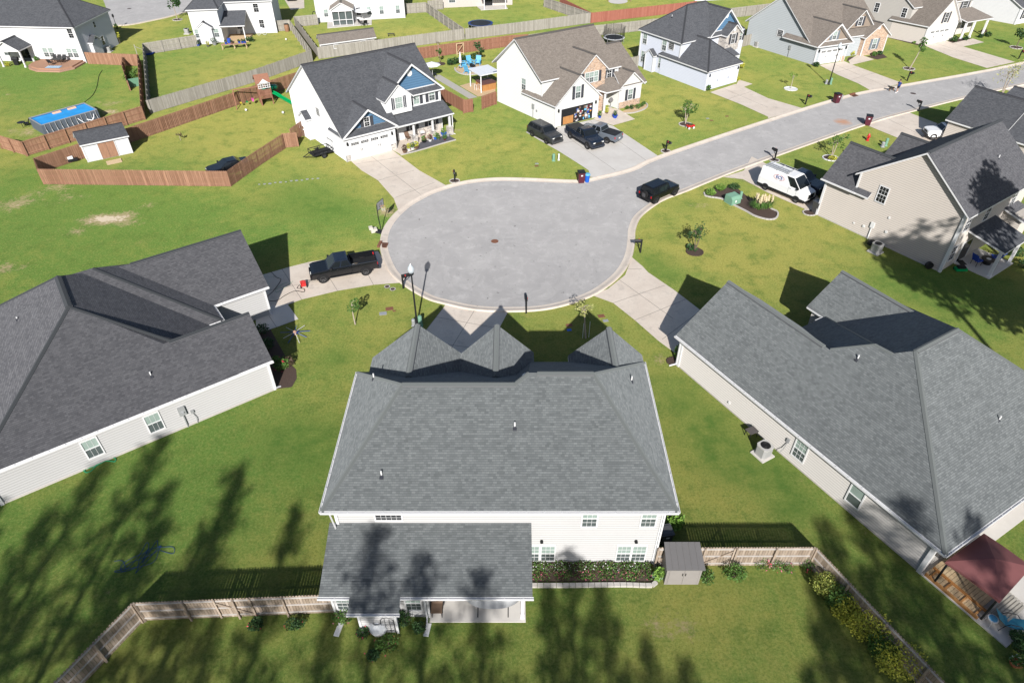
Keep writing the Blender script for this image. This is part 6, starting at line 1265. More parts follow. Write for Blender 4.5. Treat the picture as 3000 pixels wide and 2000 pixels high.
tree('thin bare sapling beside the reddish fence',q(0,1,1680,520),2.3,(.3,.3,.4),LFR,BARKL,n=30,size=.1)
tree('bushy tree behind the light blue chairs',q(0,1,2050,560),2.8,(.8,.7,.9),LFD,BARK,n=260,size=.16)
tree('little sapling alone in the lawn of the playset yard',q(0,0,1660,1290),1.0,(.35,.3,.35),LFR,BARKL,n=60,size=.1)
# shrubs
for lab,a,rad,lf in (('round clipped shrub nearest the kerb in the transformer bed',(1,2,1820,222),(.62,.55,.42),LFB),('round clipped shrub in the middle at the back of the transformer bed',(1,2,1912,180),(.65,.55,.42),LFB),('looser round shrub right of the other two in the transformer bed',(1,2,2038,172),(.65,.5,.42),LFD)):
    shrub(lab,q(*a),rad,lf,520,.07,group='shrubs of the transformer bed')
def pampas(lab,p,s,n=150,plumes=12):
    r=root('pampas_grass',lab,'grass clump',(p.x,p.y,0)); rr=random.Random(5); m=MB()
    for i in range(n):
        a=rr.uniform(0,6.28); L=s*rr.uniform(.7,1.1); b=Vector((.15*math.cos(a),.15*math.sin(a),0)); mid=b+Vector((math.cos(a)*L*.45,math.sin(a)*L*.45,L*.8)); e=b+Vector((math.cos(a)*L*.95,math.sin(a)*L*.95,L*.5)); n_=Vector((-math.sin(a),math.cos(a),0))*.025
        m.add([b-n_,b+n_,mid+n_,mid-n_,e],[(0,1,2,3),(3,2,4)])
    m.build('blades',LF,r)
    for i in range(plumes):
        a=rr.uniform(0,6.28); k=rr.uniform(0,.45)*s; x,y=k*math.cos(a),k*math.sin(a); h=s*rr.uniform(1.15,1.45); m=MB(); m.lathe(x,y,[(.02,h-.55),(.1,h-.35),(.09,h-.1),(.01,h+.08)],7); m.leaves((x,y,h-.25),(.13,.13,.35),50,.06,r=rr); m.tube([(x*.4,y*.4,0),(x,y,h-.5)],.01,4); m.build('plume',PLUME,r)
PLUME=leafm('cream_plumes',(.55,.45,.28),(.75,.65,.45))
pampas('large pampas grass with cream plumes in the transformer bed',q(1,2,2262,355),1.2); pampas('second pampas grass with a few plumes at the right end of the bed',q(1,3,-20,345),1.0,120,6)
bed=[q(1,2,*a) for a in ((1765,205),(1775,235),(1840,248),(1930,262),(2010,305),(2090,345),(2160,380),(2230,420),(2330,448))]+[q(1,3,*a) for a in ((30,452),(75,440),(92,400),(70,370),(20,350))]+[q(1,2,*a) for a in ((2300,300),(2150,230),(2085,175),(2040,140),(1980,150),(1900,150),(1840,165))]
flat('planting_bed',[p for p in bed],.02,MULCH)
def edging(lab,pts,mt=STONEE,w=.16,h=.12,closed=False,name='bed_edging',seg=.35,group=None):
    pp=smooth([Vector((p.x,p.y,0)) for p in pts],6,closed); r=root(name,lab,'edging',pp[0],group=group); m=MB(off=pp[0]); acc=0; last=pp[0]
    for p in pp[1:]+([pp[0]] if closed else []):
        d=p-last
        while d.length>seg:
            e=last+d.normalized()*seg*.93; m.obox(last+Vector((0,0,h)),e+Vector((0,0,h)),w,h); last=last+d.normalized()*seg; d=p-last
    m.build('edging_stone',mt,r)
edging('curved pale stone edging of the transformer bed',bed[:14])
# yellow-green hedge along the right fence
for lab,a,rad,lf in (('olive shrub, topmost in the row along the right fence',(3,3,575,735),(.62,.6,.6),LFO),('dark olive shrub, second from the top along the right fence',(3,3,700,850),(.62,.6,.6),LF),('yellow shrub, third from the top along the right fence',(3,3,780,975),(.62,.6,.55),LFY),('bright yellow-green shrub, fourth along the right fence',(3,3,945,1130),(.8,.72,.7),LFY),('green shrub, fifth along the right fence',(3,3,1110,1290),(.7,.68,.6),LF),('large yellow shrub lowest in the row along the right fence',(3,3,1245,1450),(1.0,.85,.75),LFY)):
    shrub(lab,q(*a)+Vector((-.45,.05,0)),tuple(x*1.35 for x in rad),lf,1900,.06,group='hedge shrubs along the right fence')
shrub('glossy dark shrub right of the grey plastic shed',q(3,2,1780,640),(.42,.55,.55),LF,380,.06); shrub('larger rounded dark green shrub by the right fence gate',q(3,2,2030,600),(.65,.65,.65),LF,700,.06)
for i,(lab,a,f) in enumerate((('straggly rose bush left end of the right fence row',(3,2,2290,520),FLP),('thin rose bush with red blooms against the right fence',(3,3,60,520),FLR),('thin rose bush with pink blooms against the right fence',(3,3,165,545),FLP),('bushy green rose in the right fence corner',(3,3,360,525),FLR))): shrub(lab,q(*a),(.5,.35,.45),LF,190,.05,'rose_bush','rose bush',(f,10,.06),'roses along the right fence')
# roses at the back of the foreground house
for lab,a,rad,lf,f in (('leafy rose bush with pink blooms by the left end window',(3,1,820,1000),(.62,.5,.55),LF,(FLP,10,.08)),('thin rose bush before the left fence, nearest the house',(3,1,360,1050),(.6,.4,.35),LFD,(FLR,12,.05)),('thin rose bush at the left margin of the fence bed',(3,1,10,1060),(.45,.4,.35),LFD,(FLR,8,.05)),('dark red rose left of the white barrel',(3,1,1000,1130),(.4,.45,.45),LFD,(FLR,16,.06)),('dark leafy bush right of the white barrel',(3,1,1370,1020),(.55,.5,.55),LFD,None),('leafy bush at the foot of the patio downspout',(3,1,1510,1090),(.4,.35,.4),LFD,None),('broad low bush in front of the white barrel',(3,1,1210,1240),(.65,.6,.4),LF,(FLR,8,.06)),('small red-flowered bush lowest in front of the white barrel',(3,1,1080,1330),(.4,.35,.3),LFD,(FLR,10,.05))): shrub(lab,q(*a),rad,lf,460,.06,'rose_bush','rose bush',f,'shrubs around the patio room')
# flower bed stuff
m=MB(); rr=random.Random(21); x0,x1=1.15,7.75
fm=[(LF,2300,.06),(LFR,500,.06),(FLW,300,.04),(FLP,260,.04)]
y0b,y1b=20.4,21.5
bedr=root('flower_bed','bed of white, purple and red flowers along the back wall of the foreground house','flower bed',(x0,y0b,0)); bedr['kind']='stuff'
for k,(mt,n,s) in enumerate(fm):
    m=MB(off=(x0,y0b,0))
    for i in range(n):
        x=rr.uniform(x0,x1); t=rr.random(); y=y0b+t*(y1b-y0b) if mt in (LF,LFR) else (y0b+rr.uniform(.5,1)*(y1b-y0b) if mt is FLW else y0b+rr.uniform(0,.5)*(y1b-y0b)); z=rr.uniform(.03,.16)+.14*(y-y0b)/(y1b-y0b)+.08*math.sin(x*5)
        m.leaves((x,y,z),(.05,.05,.04),1,s,r=rr)
    m.build(['leaves','purple_leaves','white_flowers','red_flowers'][k],mt,bedr)
m=MB(off=(x0,y0b,0)); m.box(x0-.05,x1+.05,y0b,21.59,0,.08); m.build('soil',MULCH,bedr)
for c in [ch for ch in bedr.children]: c['kind']='stuff'
edging('pale block edging along the flower bed behind the foreground house',[Vector((x0-.1,20.12,0)),Vector((3,20.12,0)),Vector((6,20.16,0)),Vector((7.7,20.12,0)),Vector((8.0,20.35,0))],w=.22,h=.16)
# plants by the left front house
flat('planting_bed',[q(1,1,10,1500),q(1,1,130,1450),q(2,1,300,190),q(2,1,370,260),q(2,1,375,340),q(2,1,330,420),q(2,1,170,440),q(2,1,90,200)],.02,MULCH)
shrub('dark shrub in shade beside the front corner of the left house',q(2,1,110,70),(.7,.6,.6),LFD,500,.08); shrub('dark shrub, second along the front of the left house',q(1,1,70,1490),(.6,.6,.5),LFD,350,.08); shrub('red-blooming bush by the right corner of the left house',q(2,1,235,260),(.65,.55,.65),LF,600,.08,flowers=(FLR,16,.09)); shrub('purplish shrub behind the red-blooming bush',q(2,1,310,225),(.45,.4,.55),LFR,260,.08)
shrub('narrow evergreen in the shade at the right front house corner',q(2,2,1520,160),(.35,.35,.8),LFB,300,.08)
ringof(q(2,2,1480,185),.42,'small dark mulch spot at the corner of the right front house',MULCH,cat='mulch ring')
shrub('bright hosta clump behind the right corner of the foreground house',q(3,2,1480,140),(.6,.6,.5),LFB,300,.14)
bin_('dark bin in shade behind the right corner of the foreground house',q(3,2,1395,270),R(10),RIMB,1.1,group='bins by houses')
shrub('spindly green bush at the back right corner beside the plastic shed',q(3,2,1335,610),(.35,.35,.5),LFB,160,.12)
# plants at blue gabled house
flat('gravel_bed',[q(0,1,1330,1425),q(0,1,1490,1370),q(0,1,1510,1310),q(0,1,1760,1240),q(0,1,1838,1285)],.045,plain('slate_chips',(.1,.1,.115),.9,var=.4,scale=14))
edging('pale edging along the slate bed before the blue gabled porch',[q(0,1,1330,1428),q(0,1,1500,1385),q(0,1,1700,1325),q(0,1,1838,1287)],w=.14,h=.1)
def pot(lab,p,r_,h,mt,lf=None,pr=(.3,.3,.35),n=110,fl=None,g='potted plants by the porch'):
    r=root('potted_plant',lab,'potted plant',p,group=g); m=MB(); m.lathe(0,0,[(r_*.65,0),(r_,h*.9),(r_*1.08,h),(r_*.85,h),(r_*.8,h-.05)],12); m.build('pot',mt,r)
    if lf: m=MB(); m.leaves((0,0,h+pr[2]*.8),pr,n,.09); m.build('plant',lf,r)
    if fl: m=MB(); m.leaves((0,0,h+pr[2]),pr,14,.07); m.build('blossom',fl,r)
for lab,a,r_,h,mt,lf,fl in (('large brown pot at the front left of the slate bed',(1368,1405),.3,.4,BROWNP,LFR,None),('tall yellowish plant behind the brown pot',(1405,1385),.2,.3,WHITE,LFY,None),('small pot with orange flowers',(1440,1375),.2,.3,WHITE,LF,FLO),('bushy yellow-green potted plant',(1475,1365),.3,.3,BROWNP,LFY,None),('dark pot with spreading plant by the first column',(1545,1310),.32,.3,BLK,LF,FLR),('white pot with pink flowers',(1600,1300),.25,.3,WHITE,LFR,FLP),('blue pot with green plant in front of the second column',(1648,1280),.28,.35,BLUEP,LFB,None),('small pot between the blue one and the big blue bowl',(1675,1290),.18,.25,RIM,LF,None),('wide blue bowl with lettuce-green plant',(1725,1245),.38,.35,BLUEP,LFB,None),('small clay pot at the right end of the bed',(1735,1290),.18,.25,BURG,LF,None),('pale round pot beside the last column',(1765,1255),.22,.3,GREYM,None,None)):
    pot(lab,q(0,1,*a),r_,h,mt,lf,fl=fl)
def chair(lab,p,rz,mt,frame,name='chair',s=1.0,cat='chair',rec=.25,group=None):
    r=root(name,lab,cat,p,rz,group=group); r.scale=(s,)*3
    for x in (-.25,.25):
        for y in (-.24,.24): m=MB(); m.tube([(x,y,0),(x*.95,y*.95,.42)],.02,5); m.build('leg',frame,r)
    m=MB(); m.box(-.28,.28,-.28,.28,.4,.45); m.build('seat',mt,r)
    m=MB(); m.ext([(-.27,-.28,.45),(-.27,.28,.45),(-.22,.28,.45),(-.22,-.28,.45)],[(-.27-rec,-.28,1.0),(-.27-rec,.28,1.0),(-.22-rec,.28,1.0),(-.22-rec,-.28,1.0)]); m.build('backrest',mt,r)
    for s_ in (-1,1): m=MB(); m.tube([(.25,s_*.29,.42),(.22,s_*.3,.64),(-.3,s_*.3,.66)],.02,5); m.build('armrest',frame,r)
    return r
chair('bench-like chair with striped cushion on the blue gabled porch',q(0,1,1525,1250),R(-60),FAB_W,BROWNP,s=1.2); chair('dark wicker chair by the front door of the blue gabled house',q(0,1,1400,1290),R(-55),BROWNP,BLK)
r=root('adirondack_chair','','chair',q(0,1,1945,670),R(60),group='light blue chairs round the fire pit')
def adi(r):
    for y in (-.3,.3):
        m=MB(); m.box(.2,.3,y-.03,y+.03,0,.55); m.build('leg',LBLUE,r); m=MB(); m.box(-.35,.4,y-.09,y+.09,.55,.59); m.build('armrest',LBLUE,r)
        m=MB(); m.obox((.3,y,.35),(-.5,y,.1),.04,.1); m.build('leg',LBLUE,r)
    for nm,A0,B0 in (('seat',(.35,.38),(-.2,.24)),('backrest',(-.2,.25),(-.5,1.05))):
        m=MB()
        for i in range(5): y=-.26+i*.13; m.ext([(A0[0],y-.055,A0[1]),(A0[0],y+.055,A0[1]),(A0[0],y+.055,A0[1]-.03),(A0[0],y-.055,A0[1]-.03)],[(B0[0],y-.055,B0[1]),(B0[0],y+.055,B0[1]),(B0[0]-.02,y+.055,B0[1]-.03),(B0[0]-.02,y-.055,B0[1]-.03)])
        m.build(nm,LBLUE,r)
adi(r); r.scale=(1.25,)*3; r['label']='light blue slatted chair nearest the camera at the fire pit'
for lab,a,rz in (('light blue slatted chair on the left of the fire pit beside the closed umbrella',(1905,612),20),('light blue slatted chair at the back left of the fire pit',(1968,600),-60),('light blue slatted chair at the back right of the fire pit',(2040,600),-100)): copy_tree(r,q(0,1,*a),R(rz),lab,scale=1.25)
flat('fire_pit_patio',[q(0,1,*a) for a in ((1830,640),(1880,590),(1960,572),(2060,590),(2110,620),(2080,660),(1990,690),(1900,680))],.03,SANDM)
edging('curved stone edge of the fire pit patio',[q(0,1,*a) for a in ((1830,625),(1830,650),(1880,680),(1960,692),(2050,680))],w=.2)
r=root('fire_pit','round dark fire bowl among the light blue chairs','fire pit',q(0,1,1990,625)); m=MB(); m.lathe(0,0,[(.25,0),(.3,.2),(.5,.4),(.45,.4),(.2,.25)],14); m.build('bowl',BLK,r)
def parasol(lab,p,closed=True,h=2.4,rad=1.3):
    r=root('parasol',lab,'parasol',p); m=MB(); m.tube([(0,0,0),(0,0,h)],.03,6); m.build('pole',WHITE,r); m=MB()
    if closed: m.lathe(0,0,[(.2,h-1.6),(.16,h-.8),(.05,h)],8)
    else:
        n=8; pts=[(0,0,h)]+[(rad*math.cos(2*math.pi*k/n),rad*math.sin(2*math.pi*k/n),h-.45) for k in range(n)]; m.add(pts,[(0,k+1,(k+1)%n+1) for k in range(n)]+[tuple(range(n,0,-1))])
    m.build('canopy',FAB_W,r); m=MB(); m.lathe(0,0,[(.3,0),(.3,.08)],10); m.build('base',RIMB,r)
parasol('closed white parasol beside the fire pit',q(0,1,1880,625)); parasol('open white parasol behind the right corner of the blue gabled house',q(0,1,1625,720),False)
chair('dark patio chair under the open white parasol',q(0,1,1640,705),R(40),BLK,BLK)
for i,a in enumerate(((1790,600),(1835,590),(1905,565),(2000,545))): shrub(['leafy shrub left of the closed parasol','mulched shrub behind the closed parasol','grassy clump behind the chair gap','shrub clump between the back chairs'][i],q(0,1,*a),(.7,.5,.55),LFD,160,.16,group='shrubs behind the fire pit')
# spa and pergola
pg=root('pergola','white flat-roofed pergola over the hot tub','pergola',q(0,1,2075,850)); A0=q(0,1,2070,855); B0=q(0,1,1972,795); dx_=(B0-A0); ex=Vector((math.cos(R(32)),math.sin(R(32)),0)); o=A0
m=MB(off=A0)
for c in (A0,B0,A0+ex*2.9,B0+ex*2.9):
    k=MB(off=A0); k.box(c.x-.07,c.x+.07,c.y-.07,c.y+.07,0,2.35); k.build('post',WHITE,pg)
pg.location=A0
zt=Vector((0,0,2.4)); u=dx_.normalized()
q4=[A0-ex*.2-u*.2,A0+ex*3.1-u*.2,B0+ex*3.1+u*.2,B0-ex*.2+u*.2]; m.add([p+zt for p in q4]+[p+zt+Vector((0,0,.12)) for p in q4],[(3,2,1,0),(4,5,6,7),(0,1,5,4),(1,2,6,5),(2,3,7,6),(3,0,4,7)]); m.build('canopy',plain('white_panel',(.72,.74,.78),.4),pg)
ht=root('hot_tub','orange wood-sided hot tub with brown cover under the white pergola','hot tub',A0); m=MB(off=A0); c=A0+ex*.5+u*.35
p4=[c,c+ex*2.2,c+ex*2.2+u*2.1,c+u*2.1]; m.add([p for p in p4]+[p+Vector((0,0,.9)) for p in p4],[(3,2,1,0),(4,5,6,7),(0,1,5,4),(1,2,6,5),(2,3,7,6),(3,0,4,7)]); m.build('cabinet',WD_O,ht)
m=MB(off=A0); cc=(p4[0]+p4[2])/2; p5=[cc+(p-cc)*1.05 for p in p4]; m.add([p+Vector((0,0,.9)) for p in p5]+[p+Vector((0,0,1.02)) for p in p5],[(3,2,1,0),(4,5,6,7),(0,1,5,4),(1,2,6,5),(2,3,7,6),(3,0,4,7)]); m.build('cover',plain('brown_vinyl',(.14,.06,.05),.5),ht)
r=root('pool_rail','white tubular steps rail beside the hot tub','handrail',q(0,1,2010,820)); m=MB()
for k in (0,.5): m.tube([(k,-.3+k*.2,0),(k,-.3+k*.2,.8),(k+.3,-.6+k*.2,.8),(k+.3,-.6+k*.2,0)],.035,6)
m.build('rail',WHITE,r)
flat('hot_tub_patio',[q(0,1,*a) for a in ((1870,790),(1960,765),(2200,760),(2200,845),(2080,885),(2040,890))],.026,SANDM)
flat('gravel_path',[q(0,1,*a) for a in ((1650,690),(1690,690),(2035,895),(1960,910),(1700,755),(1640,720))],.02,plain('grey_gravel',(.42,.4,.36),.95,var=.2,scale=9))
# garden beds of the stone fronted house
flat('planting_bed',[q(0,2,*a) for a in ((1000,1030),(1170,960),(1235,960),(1240,985),(1190,1015),(1060,1045))],.02,SANDM)
edging('pale curved edging below the stone right wing',[q(0,2,*a) for a in ((1030,1045),(1120,1040),(1210,1010),(1245,980),(1235,955),(1190,940))],w=.14)
flat('planting_bed',[q(0,2,*a) for a in ((750,1060),(760,1035),(830,1020),(930,1060),(1000,1010),(890,1100),(800,1120))],.02,SANDM)
for i,(a,lf,s) in enumerate((((1060,1005),LF,.35),((1100,1005),LFD,.45),((1155,1000),LF,.45),((1185,985),LF,.35),((1210,962),LF,.35))): shrub(['small shrub at the left of the curved bed','dark shrub second in the curved bed','wide shrub in the middle of the curved bed','small shrub fourth in the curved bed','shrub at the right end of the curved bed'][i],q(0,2,*a),(s,s*.8,s*.8),lf,130,.1,group='shrubs of the curved bed')
pot('blue bowl planter with dark plant in the bed by the porch',q(0,2,945,1085),.35,.4,CUSH_B,LFD,g='pots at the stone-fronted house'); pot('small blue pot near the garage corner of the stone-fronted house',q(0,2,805,1085),.22,.3,CUSH_B,LF,g='pots at the stone-fronted house'); pot('yellow-green pot at the porch step',q(0,2,870,1045),.2,.2,BROWNP,LFY,g='pots at the stone-fronted house'); shrub('yellowing shrub beside the garage corner',q(0,2,780,1015),(.4,.35,.35),LFY,120,.1)
r=root('fan','silver standing fan on the porch of the stone-fronted house','fan',q(0,2,905,985)); m=MB(); m.tube([(0,0,0),(0,0,.9)],.03,5); m.lathe(0,0,[(.2,0),(.2,.04)],8); m.build('stand',GREYM,r); m=MB(); m.tube([(0,-.1,1.0),(0,.05,1.0)],.28,14); m.build('fan_head',RIM,r)
r=root('wagon','little red wagon with white wheels beside the tree ring','wagon',q(0,2,1637,1180),R(20)); m=MB(); m.box(-.5,.5,-.25,.25,.28,.45); m.build('body',RED,r); m=MB(); m.leaves((0,0,.5),(.4,.2,.12),60,.08); m.build('plants',LFD,r)
for x in (-.33,.33):
    for y in (-.28,.28): m=MB(); m.tube([(x,y-.03,.14),(x,y+.03,.14)],.14,12); m.build('wheel',WHITE,r)
for i,(a,s,lf) in enumerate((((2105,630),.55,LFY),((2075,740),.3,LFY),((1800,835),.45,LF))): shrub(['yellow shrub behind the right corner of the blue-grey garage','small yellow-green plant by the garage walk','spiky green plant left of the blue-grey garage door'][i],q(0,2,*a),(s,s,s),lf,170,.12)
for i,(a,s,lf) in enumerate((((440,615),.5,LFD),((765,510),.55,LFY),((975,515),.5,LF),((1025,505),.45,LFD),((1700,385),.6,LFD),((1812,372),.45,LFD),((1950,350),.45,LFD),((2015,340),.6,LFD),((1975,305),.5,LFR),((1240,372),.25,LFB),((1340,402),.25,LFB))): shrub(['round dark shrub left of the slate garage','bright yellow shrub right of the slate garage','green shrub under the arched window','dark shrub right of the arched window','large round shrub right of the taupe garage','round shrub at the taupe porch step','round shrub at the right end of the taupe porch','larger shrub beyond the taupe porch','purple shrub behind the ones beyond the taupe porch','little green plant along the taupe side wall','second little plant along the taupe side wall'][i],q(0,3,*a),(s,s,s*.8),lf,190,.13)
flat('planting_bed',[q(0,3,*a) for a in ((720,565),(850,545),(800,520),(740,530))],.02,MULCH); flat('planting_bed',[q(0,3,*a) for a in ((905,520),(1050,495),(1098,530),(1000,550))],.02,MULCH); flat('planting_bed',[q(0,3,*a) for a in ((1645,385),(1720,410),(1880,380),(1860,355),(1700,360))],.02,MULCH); flat('planting_bed',[q(0,3,*a) for a in ((1090,345),(1130,330),(1410,405),(1400,425))],.02,MULCH)
ringof(q(1,3,380,390),.6,'curved stone-edged mulch bed at the front corner of the tan house')
# ---------------------------------------------------------------- yards
# swimming pool
pts=[q(0,0,265,1085,1.3),q(0,0,765,950,1.3),q(0,0,893,1003,1.3),q(0,0,380,1150,1.3)]
ctr=sum((Vector((p.x,p.y,0)) for p in pts),Vector())/4; pl=root('swimming_pool','rectangular above-ground pool with bright blue water and grey walls','swimming pool',ctr)
qs=[Vector((p.x,p.y,0)) for p in pts]; u=((qs[1]-qs[0])+(qs[2]-qs[3])).normalized(); v=Vector((-u.y,u.x,0)); hl=((qs[1]-qs[0]).length+(qs[2]-qs[3]).length)/4; hw=abs(((qs[3]-qs[0]).dot(v)))/2
hw=max(hw,1.5); pl.rotation_euler=(0,0,math.atan2(u.y,u.x)); PWALL=plain('grey_pool_liner',(.11,.13,.16),.5); WATER=glass('pool_water',(.01,.33,.78),.06)
for a in ((-hl,hl,-hw-.05,-hw),(-hl,hl,hw,hw+.05),(-hl-.05,-hl,-hw-.05,hw+.05),(hl,hl+.05,-hw-.05,hw+.05)): m=MB(); m.box(a[0],a[1],a[2],a[3],0,1.28); m.build('side_wall',PWALL,pl)
m=MB(); m.box(-hl,hl,-hw,hw,1.1,1.18); m.build('water',WATER,pl)
m=MB(); rim=[(-hl,-hw),(hl,-hw),(hl,hw),(-hl,hw)]
for a,b in zip(rim,rim[1:]+rim[:1]): m.obox((*a,1.33),(*b,1.33),.12,.07)
for s in (-1,1):
    for i in range(11): x=-hl+.3+i*(2*hl-.6)/10; m.tube([(x,s*(hw+.08),1.3),(x,s*(hw+.16),.6),(x,s*(hw+.42),.02)],.035,5)
m.build('frame',GREYM,pl); m=MB(); m.tube([(hl-1.6,-hw-.1,.5),(hl-1.2,-hw-.5,.35),(hl-.9,-hw-.6,.6),(hl-.6,-hw-.15,.9)],.06,6); m.tube([(hl-2.6,-hw-.1,.9),(hl-2.2,-hw-.5,.35),(hl-1.6,-hw-.7,.2)],.05,6); m.build('pump_hose',FAB_W,pl)
for i,(x,y) in enumerate(((-.3,.9),(1.6,1.1))):
    r=root('pool_float',['pink and orange float at the far side of the pool, nearer its middle','pink and orange float at the far side of the pool, nearer its ladder'][i],'float',ctr+u*x+v*(hw-.4)+Vector((0,0,1.2)),math.atan2(u.y,u.x)); m=MB(); m.tube([(-.5,0,0),(.5,0,0)],.12,8); m.tube([(-.5,-.2,0),(.5,-.2,0)],.1,8); m.build('float',plain('peach_vinyl',(.75,.45,.3),.5),r)
r=root('bistro_table','small dark round table with chairs by the end of the pool','table',q(0,0,215,1175)); m=MB(); m.lathe(0,0,[(.45,.7),(.45,.74)],14); m.tube([(0,0,0),(0,0,.7)],.03); m.build('tabletop',BLK,r)
chair('dark metal chair at the small round table by the pool',q(0,0,255,1160),R(200),BLK,BLK)
r=root('patio_table','dark patio table with chairs on the brown deck','table',L.T(-3.2,-2.0,0)+Vector((0,0,.42)),0); m=MB(); m.box(-.8,.8,-.5,.5,.68,.73); m.build('tabletop',BLK,r)
for x in (-.7,.7):
    for y in (-.4,.4): m=MB(); m.tube([(x,y,0),(x,y,.68)],.025,5); m.build('leg',BLK,r)
for i,(x,y,a) in enumerate(((-1.0,.75,-90),(-.2,.75,-90),(.6,.75,-90),(-.6,-.8,90))): chair(['patio chair at the left back of the deck table','patio chair at the middle back of the deck table','patio chair at the right back of the deck table','patio chair in front of the deck table'][i],L.T(-3.2+x,-2.0+y,0)+Vector((0,0,.42)),R(a),BLK,BLK,group='chairs at the deck table')
r=root('outdoor_rug','light blue patterned rug on the brown deck','rug',L.T(-3.0,-3.6,0)+Vector((0,0,.43))); m=MB(); m.box(-1.1,1.1,-.5,.5,0,.01); m.build('rug',LBLUE,r); m=MB(); [m.box(-1.05+i*.3,-.9+i*.3,-.45,.45,.01,.014) for i in range(7)]; m.build('stripe',WHITE,r)
r=root('grill','dark grill on the small covered patio of the top left house','grill',L.T(-10.2,-1.8,0)); m=MB(); m.box(-.5,.5,-.25,.25,.7,.95); m.ext([(-.5,-.25,.95),(.5,-.25,.95),(.5,.25,.95),(-.5,.25,.95)],[(-.45,-.1,1.2),(.45,-.1,1.2),(.45,.15,1.2),(-.45,.15,1.2)]); m.box(-.35,.35,-.2,.2,0,.7); m.build('body',BLK,r)
shrub('yellow plant in a pot beside the covered patio post',L.T(-11.2,-2.6,0),(.4,.4,.35),LFY,110,.12); shrub('leafy plant by the patio door of the top left house',L.T(-7.6,-.6,0),(.45,.4,.6),LF,140,.14)
tree('slim shrub tree beside the right wall of the top left house',q(0,0,1105,400),1.9,(.55,.5,.75),LFY,BARK,n=170,size=.13); shrub('vine shrub climbing the short yard lamp',q(0,0,1075,270),(.4,.35,.5),LF,120,.13)
# vegetable bed
r=root('vegetable_bed','leafy vegetable bed behind green mesh in the pool yard corner','vegetable bed',q(0,0,1210,720)); rr=random.Random(8); m=MB()
for k in range(7): m.leaves((rr.uniform(-1,1),rr.uniform(-1.4,2.6),.5),(.5,.6,.5),60,.13,r=rr)
m.build('plants',LF,r); c1_=q(0,0,1160,745,1.0)-q(0,0,1210,720); c2_=q(0,0,1275,725,1.0)-q(0,0,1210,720); m=MB(); m.ext([(c1_.x,c1_.y,0),(c2_.x,c2_.y,0),(c2_.x,c2_.y,1.2),(c1_.x,c1_.y,1.2)],[(c1_.x,c1_.y+.02,0),(c2_.x,c2_.y+.02,0),(c2_.x,c2_.y+.02,1.2),(c1_.x,c1_.y+.02,1.2)]); m.build('mesh_screen',plain('green_mesh',(.12,.26,.17),.8),r)
hose('dark hose snaking across the grass above the pool',[q(0,0,*a) for a in ((940,650),(910,700),(890,800),(850,880),(780,940),(760,960))],RUB,.03)
# playset
ps=root('playset','wooden playset with brown roof, white railings and green slides','playset',q(0,1,130,940),R(28))
for x in (-1.2,.3):
    for y in (-.9,.9): m=MB(); m.box(x-.06,x+.06,y-.06,y+.06,0,3.1); m.build('post',WD_BR,ps)
m=MB(); m.box(-1.25,.35,-.95,.95,1.4,1.5); m.build('platform',WD_BR,ps)
m=MB()
for i in range(14): y=-.9+i*.135; m.box(-1.28,-1.24,y-.04,y+.04,.1 if i%3 else .05,2.1)
for i in range(11): x=-1.2+i*.15; m.box(x-.05,x+.05,-.98,-.94,.9,2.1)
m.build('boards',WD_BR,ps)
m=MB(); m.ext([(-1.45,-1.1,3.0),(-1.45,0,3.9),(-1.45,1.1,3.0),(-1.45,0,3.8)],[(.5,-1.1,3.0),(.5,0,3.9),(.5,1.1,3.0),(.5,0,3.8)]); m.build('roof',WD_BR,ps)
m=MB(); 
for i in range(6): x=-1.2+i*.3; m.box(x-.03,x+.03,-1.0,-.96,2.3,2.9)
m.box(-1.25,.35,-1.02,-.98,2.85,2.95); m.box(-1.25,.35,-1.02,-.98,2.3,2.38); m.box(-1.25,.35,-1.02,-.98,2.58,2.64); m.ext([(-1.1,-1.1,3.0),(.2,-1.1,3.0),(-.45,-1.1,3.55)],[(-1.1,-1.15,3.0),(.2,-1.15,3.0),(-.45,-1.15,3.55)]); m.build('railing',WHITE,ps)
def slide(path,w): 
    m=MB(); path=[Vector(p) for p in path]
    for a,b in zip(path,path[1:]):
        d=(b-a); n=Vector((-d.y,d.x,0)).normalized()*w/2
        m.add([a-n,b-n,b+n,a+n],[(0,1,2,3)])
        for s in (-1,1): m.add([a+n*s,b+n*s,b+n*s+Vector((0,0,.16)),a+n*s+Vector((0,0,.16)),a+n*s*1.1,b+n*s*1.1,b+n*s*1.1+Vector((0,0,.16)),a+n*s*1.1+Vector((0,0,.16))],[(0,1,2,3),(4,5,6,7),(3,2,6,7)])
    m.build('slide',GREENB,ps)
slide([(.35,-.4,1.5),(.9,-.9,1.25),(1.6,-1.6,.75),(2.4,-2.4,.25),(2.7,-2.7,.2)],.55)
m=MB(); pth=[(.35+1.0*math.sin(t*1.0)*1.0,.5+.9*(1-math.cos(t)),1.9-.27*t) for t in [k*.45 for k in range(10)]]; m.tube(pth,.36,10); m.build('tube_slide',plain('dark_green_plastic',(.0,.16,.09),.35),ps)
m=MB(); m.tube([(-1.2,0,2.3),(-4.4,0.2,2.3)],.07,6)
for s in (-1,1): m.tube([(-4.4,.2,2.3),(-4.6,.2+s*1.0,0)],.06,6)
m.build('swing_beam',WD_BR,ps)
